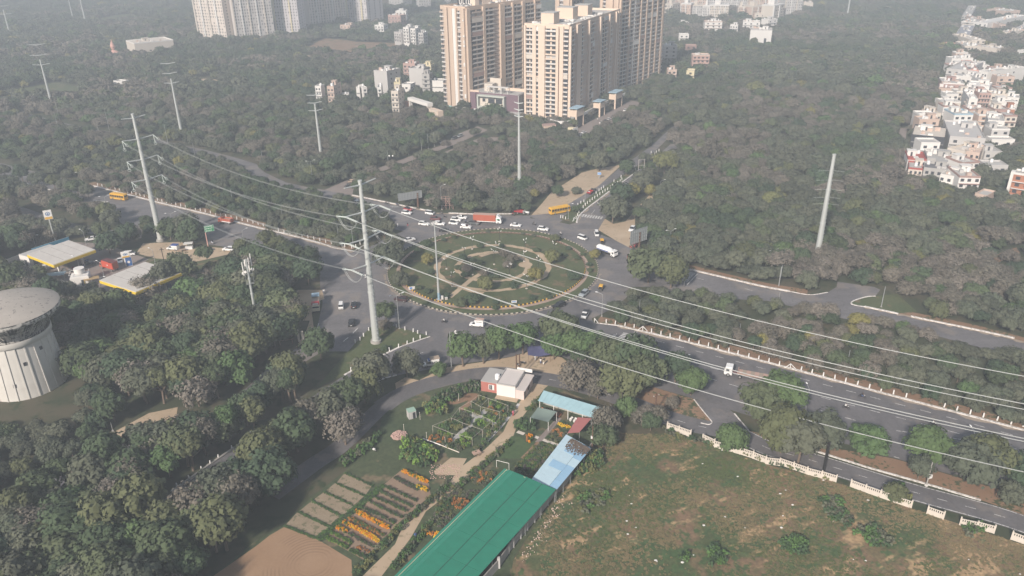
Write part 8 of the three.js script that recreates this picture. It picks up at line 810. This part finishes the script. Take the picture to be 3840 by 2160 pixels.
// hedge lines along the paths
[[[-23.4,-126.9], [-14.7,-139.1], 'weeds edging the dirt path by the flower beds'], [[-31.4,-112.4], [-23.9,-125.7], 'tall grass bank between beds and dirt path'], [[-24.2,-114.1], [-14.2,-133.8], 'scrub line between dirt path and green shed'], [[-13.9,-136.8], [-0.6,-154.7], 'scrub edging the dirt path beside the small lawn'], [[-9.4,-150.3], [0.1,-169.2], 'potted bush line edging the dirt path by the trellis'], [[4.0,-167.7], [6.8,-173.2], 'low hedge by the teal roofed stalls'], [[1.3,-163.6], [0.3,-159.3], 'small bush line before the round dark shrubbery']].forEach(([a, b, l]) => planting('hedge', l, strip(a, b, 1.5), ['dark', 'green', 'grey', 'olive'], 0.8, 0.55, 0.8, 'hedge'));
planting('hedge', 'dark shrubbery square before the shade net', [[1.6,-163.3], [5.6,-162.7], [5.0,-158.4], [1.1,-159.3]], ['dark', 'dark', 'green'], 0.9, 0.75, 1.4, 'shrubbery'); planting('hedge', 'tall dark hedge between lane and brick house end', ribbon([[-20.3,-170.9], [-16.3,-175.2], [-9.8,-179.4]], 3.4), ['dark', 'dark', 'green', 'grey'], 1.0, 0.85, 1.8, 'hedge'); planting('hedge', 'yellowish bush clump beside the lawn and plots', [[-24.1,-171.0], [-19.1,-171.4], [-16.5,-167.5], [-19.9,-165.8], [-22.2,-167.4]], ['lime', 'dark', 'olive', 'green'], 1.1, 0.9, 1.6, 'shrubbery'); planting('hedge', 'leafy bush clump with palms at the plot corner', [[-18.4,-162.4], [-13.2,-161.5], [-13.8,-159.0], [-18.3,-159.9]], ['dark', 'green', 'olive'], 1.0, 0.8, 1.6, 'shrubbery'); planting('hedge', 'dense green shrubs above the orange marigold bed', [[-27.3,-155.7], [-23.9,-156.1], [-17.7,-148.5], [-20.9,-144.5], [-26.4,-148.0]], ['dark', 'lime', 'green', 'olive'], 1.1, 0.9, 1.6, 'shrubbery'); planting('hedge', 'scrub hedge between nursery lane and lawn', ribbon([[-40.3,-146.8], [-36.5,-152.0], [-33.5,-157.9]], 2.6), ['dark', 'green', 'grey'], 1, 0.8, 1.2, 'hedge'); planting('hedge', 'dry and green scrub along the precast fence', ribbon(smooth([[36.8,-159.5], [40.9,-155.3], [49.7,-151.5], [60.4,-144.9], [71.3,-139.3]]), 1.6), ['grey', 'olive', 'dark'], 1.3, 0.7, 0.9, 'scrub');
planting('low_scrub', 'green scrub patch inside the meadow by the fence', [[66.4,-133.4], [70.9,-132.6], [71.1,-125.5], [69.3,-123.2], [65.3,-126.8]], ['dark', 'green', 'grey'], 1.2, 0.9, 0.9, 'scrub'); planting('low_scrub', 'dark bush patch in the meadow middle right', [[70.6,-123.1], [74.9,-123.6], [76.2,-118.2], [71.8,-117.8], [69.2,-120.9]], ['dark', 'green', 'grey'], 1.1, 0.9, 1.1, 'scrub'); planting('low_scrub', 'round bush patch in the meadow nearest the middle', [[53.2,-119.2], [57.0,-122.0], [59.4,-118.6], [57.1,-115.9], [54.0,-116.8]], ['dark', 'green'], 0.9, 0.8, 1.1, 'scrub'); planting('low_scrub', 'dark bush pair at the bottom of the meadow', [[38.5,-119.0], [41.5,-118.6], [41.3,-114.1], [38.1,-113.1]], ['dark', 'green'], 0.8, 0.75, 1.1, 'scrub'); planting('low_scrub', 'small dark bush left of the bush pair', [[32.6,-116.6], [34.6,-116.6], [34.2,-114.8], [32.4,-114.8]], ['dark', 'green'], 0.7, 0.6, 0.9, 'scrub'); planting('low_scrub', 'scrub thicket beside the pale blue roof wall', [[14.9,-148.1], [20.8,-150.3], [20.9,-144.3], [13.9,-140.9]], ['dark', 'green', 'olive'], 1, 0.9, 1.5, 'scrub'); planting('low_scrub', 'pale scrub patch in the meadow by the wall', [[13.4,-134.8], [20.6,-136.0], [19.8,-130.9], [14.2,-128.8]], ['grey', 'green', 'olive'], 1.4, 0.9, 0.8, 'scrub'); planting('low_scrub', 'pale green bushes along the meadow fence end', [[91.4,-122.7], [98.1,-123.7], [96.0,-120.6], [92.2,-120.4]], ['green', 'grey'], 1.1, 0.8, 1.2, 'scrub'); planting('low_scrub', 'creeper bush over the fence by the white apron', [[82.1,-135.3], [85.9,-135.9], [85.9,-129.4], [81.4,-130.8]], ['olive', 'green', 'dark'], 1.1, 0.9, 1.4, 'scrub');
{ const R = rng(41), g = []; for (let i = 0; i < 150; i++) { const P = lerp2([10.0,-136.2], [0.4,-117.3], R()), s = 0.06 + R() * R() * 0.16; const q = new THREE.DodecahedronGeometry(s, 0); q.rotateX(R() * 6); q.translate(P[0] + 0.6 + R() * R() * 3.2, 0.1 + s * 0.4, P[1] + R() * 2.4); g.push(q); } tag(obj('rubble', g, W.pinkish), 'strip of pale rubble stones along the block wall', 'rubble', null, 'stuff'); const h = []; for (let i = 0; i < 200; i++) { const a = R() * 6.28, d = Math.sqrt(R()) * 2, s = 0.1 + R() * 0.2, q = new THREE.DodecahedronGeometry(s, 0), p = [-28.5,-157.8]; q.translate(p[0] + Math.cos(a) * d, 0.1 + (2.3 - d) * 0.35 * R(), p[1] + Math.sin(a) * d); h.push(q); } tag(obj('rubble_heap', h, W.pinkBrick), 'low reddish brown rubble heap on the nursery lawn', 'rubble', null, 'stuff'); const k = []; for (let i = 0; i < 160; i++) { const s = 0.06 + R() * 0.12, p = [-16.2,-143.7], q = new THREE.DodecahedronGeometry(s, 0); q.translate(p[0] + (R() - 0.5) * 7, 0.1, p[1] + (R() - 0.5) * 5); k.push(q); } tag(obj('rubble_heap', k, W.pinkBrick), 'pinkish brick rubble on the yard beside the path bend', 'rubble', null, 'stuff'); }
struct('yard', flat([[-15.1,-148.8], [-11.3,-148.4], [-12.1,-145.8], [-12.4,-142.2], [-18.4,-142.7], [-18.7,-143.8]], 0.095), M.dirt);
// grass tufts over the meadow: nobody could count them
{ const R = rng(61), pts = []; for (let i = 0; i < 60000 && pts.length < 15000; i++) { const x = 5 + R() * 150, z = -95 - R() * 75; if (!inPoly(x, z, field)) continue; const k = fbm(x / 9, z / 9, 611, 4); if (R() > (k - 0.34) * 2.4) continue; pts.push([x, z, k]); }
  const im = new THREE.InstancedMesh(plantG, whiteLeaf, pts.length), m = new THREE.Matrix4(), q = new THREE.Quaternion(), up = new THREE.Vector3(0, 1, 0); pts.forEach(([x, z, k], i) => { const s = 0.16 + R() * R() * 0.4, d = fbm(x / 16, z / 16, 612, 3), c = two([0.09, 0.12, 0.04], [0.21, 0.165, 0.085], step01(0.36, 0.6, d + (R() - 0.5) * 0.3)); m.compose(new THREE.Vector3(x, 0.06, z), q.setFromAxisAngle(up, R() * 6), new THREE.Vector3(s, 0.12 + 0.2 * R(), s)); im.setMatrixAt(i, m); im.setColorAt(i, C(...c)); }); im.name = 'meadow_grass'; im.castShadow = im.receiveShadow = true; tag(im, 'rough dry and green grass tufts of the open meadow', 'grass', null, 'stuff'); scene.add(im);
  const w = []; for (let i = 0; i < 90; i++) { const x = 20 + R() * 120, z = -100 - R() * 66; if (!inPoly(x, z, field)) continue; const s = 0.1 + R() * 0.16; const g = new THREE.DodecahedronGeometry(s, 0); g.scale(1.4, 0.6, 1); g.translate(x, 0.12, z); w.push(g); } tag(obj('litter', w, W.white), 'scraps of white litter scattered over the meadow', 'litter', null, 'stuff'); }

// ---------- trees that can be told apart ----------
const T = (label, p, r, h, kind, group) => { const o = tree('tree', label, 'tree', p, r, h, kind, group); spotted.push([p[0], p[1], r]); return o; };
const spotted = [];
const S = (label, p, r, kind, hh = 0.75) => { const i = treeN++, K = KIND[kind], o = thing('shrub', label, 'shrub', [p[0], 0.2, p[1]], i * 1.3, 'shrubs on the roundabout lawn'), f = obj('foliage', K.set === crownsFine ? crownsNear[i % 6] : K.set[i % K.set.length], K.mats[i % K.mats.length], o); f.position.y = r * hh * 0.6; f.scale.set(r * 0.86, r * hh * 0.86, r * 0.86); const s = obj('stem', trunks[0], barkMat, o); s.scale.set(r * 0.5, r * 0.6, r * 0.5); return o; };
// roundabout
const shr = [[[-33.3,-281.5], 2.7, 'dark', 'largest, behind the lighting mast top of the lawn'], [[-26.8,-286.3], 1.4, 'dark', 'left of the one behind the upper kerb sedan'], [[-22.8,-289.2], 1.4, 'dark', 'under the upper ring edge at left'], [[-36.0,-275.5], 1.9, 'dark', 'on the left lawn edge beside the dark trees'], [[-37.3,-271.2], 1.5, 'dark', 'in the shade of the left trees, upper'], [[-38.3,-265.8], 1.5, 'dark', 'in the shade of the left trees, lower'], [[-29.1,-254.9], 1.8, 'dark', 'left of the lighting mast middle'], [[-24.1,-274.2], 1.3, 'dark', 'at the outer path top left'], [[-32.3,-242.1], 1.6, 'dark', 'right of the white banner'], [[-28.9,-239.1], 1.6, 'dark', 'between banner and mast foot'], [[-22.3,-235.4], 1.6, 'dark', 'beside the mast control boxes'], [[-17.3,-228.6], 2.9, 'olive', 'big and yellow green at the near edging'], [[-13.0,-231.4], 3.2, 'dark', 'biggest, behind the near yellow green one'], [[-5.4,-230.0], 1.5, 'dark', 'above the small dark round one'], [[-3.0,-229.9], 1.3, 'dark', 'left of the small banner'], [[-5.6,-225.8], 1.4, 'dark', 'round and dark on the near edging'], [[6.9,-232.9], 1.5, 'dark', 'at the lower right lawn, left one'], [[11.6,-235.5], 1.4, 'dark', 'at the lower right lawn, right one'], [[12.8,-233.3], 1.2, 'dark', 'small and lowest at right'], [[22.1,-248.2], 3.3, 'dark', 'broadest on the right lawn'], [[9.6,-274.1], 1.7, 'dark', 'round above the right hand yellow tree'], [[17.3,-285.0], 2.6, 'olive', 'large at the upper right edge'], [[22.1,-275.7], 1.5, 'dark', 'by the broken edging at upper right'], [[24.7,-266.5], 1.4, 'dark', 'alone near the right edging'], [[19.6,-269.0], 1.6, 'dark', 'in the shade of the right yellow tree'], [[28.5,-260.0], 1.5, 'dark', 'at the far right edging'], [[28.2,-254.9], 1.4, 'dark', 'at the far right edging, lower'], [[-12.1,-279.0], 1.7, 'dark', 'on the upper path left of the twin lamp'], [[-3.8,-279.5], 1.3, 'dark', 'on the upper path right of the twin lamp'], [[-9.3,-295.1], 1.1, 'dull', 'grey at the top edge'], [[4.8,-292.4], 1.0, 'dull', 'small at the top right edge, left'], [[9.1,-290.1], 1.2, 'dull', 'small at the top right edge, right'], [[-19.5,-258.5], 1.8, 'dark', 'round and dark inside the left inner path'], [[-16.8,-252.0], 1.8, 'dark', 'round and dark at the lower left inner path'], [[-14.5,-265.7], 1.4, 'dark', 'left of the pair inside the ring'], [[-11.6,-262.9], 1.7, 'dark', 'right of the pair inside the ring'], [[-11.9,-257.8], 1.3, 'dark', 'behind the centre left lamp'], [[-7.2,-251.3], 1.3, 'dark', 'first of three in the lower middle'], [[-5.4,-250.9], 1.4, 'dark', 'second of three in the lower middle'], [[-3.5,-251.2], 1.1, 'dark', 'third of three in the lower middle'], [[0.7,-241.9], 2.0, 'dark', 'wide above the lower outer path'], [[27.0,-269.9], 1.2, 'dark', 'beside the edging near the tanker']];
shr.forEach(([p, r, k, w]) => S(`clipped green shrub on the lawn, ${w}`, p, r, k));
T('yellow flowered tree on the left of the garden lawn', [-30.9,-262.5], 2.5, 2.7, 'yellow'); T('yellow flowered tree on the right of the lawn behind a lamp', [15.2,-262.7], 2.9, 2.9, 'yellow'); T('largest yellow flowered tree, right of the sandy ring', [8.3,-247.3], 2.9, 3.1, 'yellow'); T('yellow topped tree at the bottom of the sandy ring', [-9.0,-240.0], 2.8, 2.6, 'yellow'); T('yellow flowered tree on the kerb ring before the tanker', [31.0,-265.5], 2.1, 2.6, 'yellow'); T('pale grey tree at the left of the inner ring', [-16.1,-255.8], 2.1, 1.8, 'brown'); T('pale grey tree at the top of the inner ring', [-2.8,-268.7], 2.1, 2.2, 'brown'); T('pale grey tree, largest right of the ring middle', [0.5,-263.3], 2.5, 2.4, 'brown'); T('pale grey tree behind the lower right inner lamp', [-1.6,-258.2], 2, 1.9, 'brown'); T('pale grey tree at the bottom of the inner ring', [-9.7,-252.1], 1.9, 1.7, 'brown'); T('dark leafy tree beside the pale inner trees at left', [-18.1,-265.4], 1.8, 1.8, 'dark');
T('large dull tree on the left kerb of the garden ring', [-44.8,-259.3], 5.6, 6, 'dull'); T('dark spreading tree at the lower left of the garden lawn', [-39.0,-245.6], 3.2, 2.4, 'dull'); T('grey tree between the left ring kerb and white sedan', [-44.7,-274.3], 4.2, 4.4, 'dull');
// around the grass triangle and the lower roads
T('dark green tree behind the tallest pole at the triangle corner', [-40.3,-218.4], 3.6, 4, 'dark'); T('small grey brown tree on the grass triangle behind the pole', [-39.8,-212.7], 2.3, 2, 'brown'); T('grey tree alone beside the white canvas topped pickup', [-29.7,-185.1], 4.1, 4.4, 'dull'); T('bright feathery tree in front of the canvas topped pickup', [-20.8,-185.9], 2.3, 1.8, 'bright'); T('low bush on the kerb of the grass triangle', [-38.0,-200.0], 1.3, 0.8, 'dark');
T('leafy street tree by the tall lamp, first of the front row', [-14.3,-190.5], 4.8, 6.2, 'bright'); T('leafy street tree, second of the row facing the ring', [-8.5,-192.0], 3.8, 5.6, 'olive'); T('leafy street tree, third of the row facing the ring', [-4.2,-194.1], 4.6, 6.4, 'bright'); T('leafy street tree left of the blue tarpaulin', [2.9,-196.8], 4.4, 6, 'bright'); T('brown and olive street tree behind the blue tarpaulin', [13.7,-201.2], 6.2, 6.4, 'olive'); T('green street tree right of the blue tarpaulin', [11.8,-193.7], 4, 4.6, 'bright'); T('round green street tree by the tarpaulin bend', [17.5,-192.4], 4.4, 5.6, 'bright'); T('green street tree beside the zebra banner', [21.8,-192.3], 4.8, 6, 'bright'); T('dense grey leaved tree behind the teal roofed stalls', [17.3,-176.7], 5.6, 4.6, 'brown'); T('smaller grey leaved tree at the teal roof end', [22.3,-172.8], 3.6, 3.6, 'brown'); T('tall olive tree in the clump by the zebra crossing', [27.0,-185.6], 5.6, 6.4, 'olive'); T('tall dark tree in the middle of the roadside clump', [33.9,-183.3], 6.4, 7, 'dark'); T('broad olive tree at the low side of the clump', [28.6,-172.6], 6.4, 5.6, 'olive'); T('broad dull tree facing the slip road', [35.3,-176.7], 5.8, 6, 'olive'); T('fresh green bush tree at the foot of the clump', [28.7,-164.4], 3, 2.6, 'bright'); T('dark tree beneath the forked highway lamp', [44.4,-180.5], 4.2, 5.2, 'dark'); T('fresh green tree at the slip road corner', [47.3,-174.0], 4, 4.4, 'bright'); T('dry grey bush on the reddish slip road verge', [41.2,-168.6], 2, 1.2, 'brown');
T('big green tree on the near highway edge, upper of the pair', [68.2,-165.6], 6, 6, 'bright'); T('big olive tree on the near highway edge, lower of the pair', [62.4,-162.2], 5.6, 5.4, 'olive'); T('wide olive tree over the small road beginning', [63.3,-148.9], 6.2, 6, 'olive'); T('dull tree above the small road with a bare trunk', [65.9,-144.7], 5, 7, 'dull'); T('olive tree behind the black utility poles', [73.0,-150.2], 5.4, 5.2, 'dull'); T('bushy green tree between highway and small road', [82.7,-147.3], 4.8, 4.2, 'bright'); T('round bright tree throwing a shadow on the highway', [94.8,-143.7], 5.2, 5.4, 'bright'); T('wide grey olive tree near the transformer pole', [101.5,-136.9], 6, 5.4, 'dull'); T('tall olive tree before the highway lamp', [106.1,-138.8], 5.4, 6, 'olive'); T('dark green tree at the photo edge by the small road', [112.1,-135.3], 4.4, 4, 'dark'); T('round fresh green tree on the small road bend', [52.1,-150.7], 3.6, 3, 'bright'); T('leafy bush tree over the precast fence', [82.6,-132.0], 2.4, 2, 'olive'); T('bare thorny tree leaning over the pale blue roof', [22.4,-158.2], 4, 3.6, 'brown'); T('dark tree behind the brown pole and blue roof', [21.5,-152.2], 3.6, 3.2, 'dark');
// north side
T('lone dark tree in the dirt clearing', [21.6,-338.6], 2.9, 3.2, 'dark'); T('grey tree with a bare patch beneath at the clearing top', [45.2,-379.7], 5, 5.4, 'dull'); T('small bushy tree in the bus road median tip', [28.2,-318.2], 2, 1.8, 'dark'); T('big dull tree between crossing and shaded dirt', [42.6,-305.3], 6.2, 6, 'dull'); T('dark tree above the big dull one on the bus road', [48.8,-326.4], 5.4, 5.4, 'dark'); T('yellow flecked tree in the bus road verge', [54.1,-333.0], 4, 5, 'yellow'); T('dark round tree over the median end', [57.8,-372.3], 4, 4, 'dark'); T('dull tree below the H-shaped poles', [61.5,-345.5], 5.2, 5.4, 'dull'); T('yellow crowned tree high on the bus road', [76.8,-373.0], 6, 6.5, 'yellow'); T('small yellow shrub tree by the brown lane', [64.2,-339.5], 3, 2.6, 'yellow'); T('brownish bush island in the dirt clearing', [30.7,-344.0], 2.6, 1.2, 'dull'); T('large leafy tree between tanker road and hatch marks', [47.6,-244.9], 8, 7, 'olive'); T('second leafy tree beside the hatch marks', [54.8,-240.6], 6, 6, 'olive');
// fuel station side
T('small round tree left of the left armed pole', [-147.3,-296.5], 3, 2.8, 'dark'); T('dark tree right of the left armed pole', [-138.1,-292.8], 4.8, 5, 'dark'); T('broad dark tree behind the dirt lot stalls', [-127.1,-287.6], 5.6, 5, 'dark'); T('large dark tree between fuel station and side lane', [-156.1,-278.5], 5, 4.6, 'dark'); T('olive tree behind the white sedan at the station', [-166.8,-295.6], 3.6, 3.8, 'olive'); T('round tree at the dirt lot exit', [-103.3,-275.5], 3.8, 3.6, 'olive'); T('tree clump by the orange minibus, left one', [-91.4,-269.3], 3.4, 3.8, 'olive'); T('tree clump by the orange minibus, middle one', [-85.6,-264.4], 3, 3.2, 'dark'); T('tree clump by the orange minibus, right one', [-80.9,-266.1], 4, 4, 'dark'); T('largest tree of the clump over the white hatchback', [-71.7,-247.3], 5.4, 5.6, 'dark'); T('bare grey shrub tree by the side lane', [-152.3,-293.9], 2.6, 2.6, 'brown');
// the big near trees of the lower wood
for (const [i, [x, z]] of [[-258.2,-383.7], [-245.4,-376.3], [-232.6,-368.4], [-221.0,-361.3], [-212.7,-356.4], [-205.3,-352.2], [-198.5,-347.9]].entries()) T(`median tree over the white kerbed strip, ${ord(i)} from the photo edge`, [x, z], 3.3 + (i % 3) * 0.5, 3.6 + (i % 2), ['dull', 'dark', 'dull', 'olive'][i % 4], 'median trees');
for (const [i, [x, z]] of [[-39.4,-172.5], [-42.7,-166.2], [-45.9,-160.7], [-50.4,-158.3], [-54.2,-150.9], [-57.7,-143.2], [-60.6,-136.5], [-63.9,-131.7], [-67.0,-126.6], [-71.0,-121.7]].entries()) T(`big roadside tree between lower road and lane, ${ord(i)} from the junction`, [x, z], 4.4 + (i % 3) * 0.6, 5.6 + (i % 2), ['olive', 'dark', 'dull', 'brown', 'olive'][i % 5], 'trees between the lower road and lane');
T('pale thin crowned tree spreading wide above the lane', [-41.2,-154.5], 5, 5.6, 'brown'); T('dark tree beside the bent nursery lamp', [-52.3,-152.0], 5.4, 6, 'dark'); T('leafy tree overhanging the lane by the lamp', [-53.8,-136.3], 5.6, 6, 'dark');

// ---------- the woods ----------
const woods = []; // [x, z, r, h, kind, dist]
{ // open ground within the woods
  for (const [P, m] of [[[[-392.6,-618.7], [-373.3,-650.4], [-340.3,-626.8], [-325.9,-594.7], [-343.8,-588.6], [-342.9,-581.4], [-378.6,-598.5]], M.lawn], [[[-573.8,-1135.8], [-561.6,-1198.0], [-518.9,-1166.0], [-506.0,-1097.7], [-534.6,-1078.8]], M.lawn], [[[-207.9,-814.3], [-205.8,-899.0], [-180.9,-884.4], [-164.8,-867.2], [-131.1,-856.2], [-80.4,-832.8], [-77.6,-801.6], [-132.1,-793.8], [-157.4,-771.0]], M.red], [[[-280.7,-656.3], [-268.9,-664.4], [-242.5,-653.3], [-218.4,-621.7], [-239.3,-627.3]], M.dirt], [[[178.6,-263.9], [192.7,-272.1], [190.8,-266.3], [176.8,-257.5]], M.red], [[[171.9,-251.5], [187.4,-257.1], [184.6,-246.7], [177.6,-247.8]], M.red], [[[214.7,-422.5], [233.7,-457.8], [237.8,-457.6], [220.1,-422.2]], M.paving], [[[-219.6,-789.3], [-206.6,-788.1], [-185.3,-767.6], [-185.1,-749.8], [-193.2,-756.4]], M.dirt]]) sheet('clearing', P, 0.35, m);
}
{
  const tall = [[[-275.3,-373.7], [-250.0,-364.5], [-179.1,-325.2], [-162.2,-304.4], [-177.7,-306.2], [-215.4,-328.7], [-263.0,-354.5]]], belts = [[[-219.2,-292.2], [-191.5,-269.6], [-163.5,-252.2], [-145.6,-247.5], [-130.0,-235.9], [-122.5,-234.2], [-115.4,-246.5], [-118.1,-258.3], [-107.0,-263.3], [-100.0,-258.6], [-102.1,-233.5], [-110.8,-221.6], [-136.9,-222.4], [-153.0,-232.2], [-184.4,-253.8]], [[-160,-181], [-108,-181], [-98,-140], [-160,-130]], [[-61.0,-277.6], [-48.3,-302.1], [-50.4,-314.7], [-70.3,-332.8], [-113.5,-359.4], [-150.9,-404.2], [-209.3,-442.0], [-247.8,-427.1], [-204.5,-366.2], [-133.1,-322.4], [-92.7,-297.4]], [[25.9,-216.3], [32.9,-213.8], [72.8,-190.1], [99.3,-173.0], [125.6,-156.3], [139.4,-146.9], [160.2,-176.5], [145.9,-189.8], [123.9,-207.7], [84.9,-229.6], [65.0,-240.3], [33.2,-232.1], [27.3,-222.8]]];
  const R = rng(77), boxes = blocked.map((P) => [Math.min(...P.map((p) => p[0])) - 6, Math.max(...P.map((p) => p[0])) + 6, Math.min(...P.map((p) => p[1])) - 6, Math.max(...P.map((p) => p[1])) + 6]);
  const clear = (x, z, r) => { for (let k = 0; k < blocked.length; k++) { const B = boxes[k]; if (x < B[0] || x > B[1] || z < B[2] || z > B[3]) continue; const P = blocked[k]; if (inPoly(x, z, P)) return false; for (let a = 0; a < 6; a++) if (inPoly(x + Math.cos(a * 1.047) * r, z + Math.sin(a * 1.047) * r, P)) return false; } for (const [a, b, q] of spotted) if (Math.hypot(a - x, b - z) < q * 0.75 + 1.5) return false; return true; };
  for (let z = -95; z > -2700;) {
    const d0 = -z, sp = d0 < 400 ? 4.5 : d0 < 900 ? 5.4 : d0 < 1400 ? 7.6 : 12, half = d0 * 0.7 + 40;
    for (let x = -half; x < half; x += sp) {
      const X = x + (R() - 0.5) * sp * 1.1, Z = z + (R() - 0.5) * sp * 1.1, d = Math.hypot(X, Z), west = X < -28 && Z > -285;
      const p1 = fbm(X / 60, Z / 60, 501, 4), p2 = fbm(X / 30, Z / 30, 502, 3), q = R(), u = R(), v = R(); if (u < 0.08) continue;
      let kind = p1 > 0.57 ? 'brown' : p1 > 0.43 ? 'dull' : p2 > 0.55 ? 'dark' : 'dull'; if (q < 0.12) kind = 'dark'; else if (q < 0.2) kind = 'olive'; else if (q < 0.225) kind = 'bright'; else if (q < 0.24) kind = 'yellow';
      let r = (2.3 + 1.9 * v * v + 0.7 * R()) * (d > 900 ? 1.35 : 1), h = 1.9 + 2.2 * R() * (0.5 + 0.9 * p2); const low = belts.some((B) => inPoly(X, Z, B)); if (low) { r = 2 + 1.2 * v; h = 1.5 + 1.3 * R(); }
      if (!low && u > 0.94) { r *= 1.35; h += 2.2; } if (tall.some((B) => inPoly(X, Z, B))) { r = 3 + 1.8 * v; h = 4 + 1.6 * R(); } if (west && !low) { r = 2.9 + 2.9 * v; h = 4.2 + 3.6 * R(); kind = q < 0.36 ? 'dark' : q < 0.66 ? 'olive' : q < 0.82 ? 'dull' : q < 0.95 ? 'brown' : 'bright'; }
      if (!clear(X, Z, r * 0.6)) continue;
      woods.push([X, Z, r, h, kind, d]);
    }
    z -= sp;
  }
}
woods.sort((a, b) => a[5] - b[5]);
{ // the trees that show largest are things of their own
  const near = woods.filter(([x, z, , , , d]) => Math.abs(x / z) < 0.71 && d > 128).slice(0, 190), zone = ([x, z]) => x < -22 ? (z > -190 ? 'water tower wood' : 'junction wood') : x < 60 ? 'nursery scrub wood' : 'highway tree belt';
  const rows = {}; near.forEach((t) => { (rows[zone(t)] ??= []).push(t); });
  for (const [where, list] of Object.entries(rows)) { list.sort((a, b) => b[1] - a[1]); for (let i = 0; i < list.length; i += 9) list.slice(i, i + 9).sort((a, b) => a[0] / -a[1] - b[0] / -b[1]).forEach(([x, z, r, h, kind], k) => tree('wood_tree', `${KIND[kind].say} tree, ${ord(k)} from left in ${ord(i / 9)} row, ${where}`, 'tree', [x, z], r, h, kind, `trees of the ${where}`)); }
  const set = new Set(near); woods.splice(0, woods.length, ...woods.filter((t) => !set.has(t)));
}
{
  const far = {}, m4 = new THREE.Matrix4(), q = new THREE.Quaternion(), up = new THREE.Vector3(0, 1, 0), R = rng(5), e = new THREE.Euler();
  woods.forEach(([x, z, r, h, kind, d], i) => { const set = d > 620 ? 'far' : KIND[kind].set === crownsFine ? 'fine' : 'near', n = { far: 4, fine: 3, near: 6 }[set], key = set + (i % n); (far[key] ??= []).push([x, z, r, h, kind, d]); });
  const base = leafMat(1, 1, 1);
  for (const [key, list] of Object.entries(far)) {
    const geo = { far: crownsFar, fine: crownsFine, near: crownsNear }[key.slice(0, -1)][+key.slice(-1)], im = new THREE.InstancedMesh(geo, base, list.length);
    list.forEach(([x, z, r, h, kind, d], i) => { q.setFromEuler(e.set((R() - 0.5) * 0.3, R() * 6.28, (R() - 0.5) * 0.3)); m4.compose(new THREE.Vector3(x, h, z), q, new THREE.Vector3(r * (0.85 + 0.3 * R()), r * (0.7 + 0.5 * R()), r)); im.setMatrixAt(i, m4); const t = KIND[kind].tones[i % KIND[kind].tones.length], s = 0.72 + 0.5 * R(); im.setColorAt(i, C(t[0] * s, t[1] * s, t[2] * s)); });
    im.castShadow = im.receiveShadow = true; im.name = numbered('wood'); tag(im, 'dense wood of dull green and grey brown trees behind the roads', 'wood', null, 'stuff'); scene.add(im);
  }
}
console.log('woods', woods.length, 'trees', treeN);
renderer.render(scene, camera);
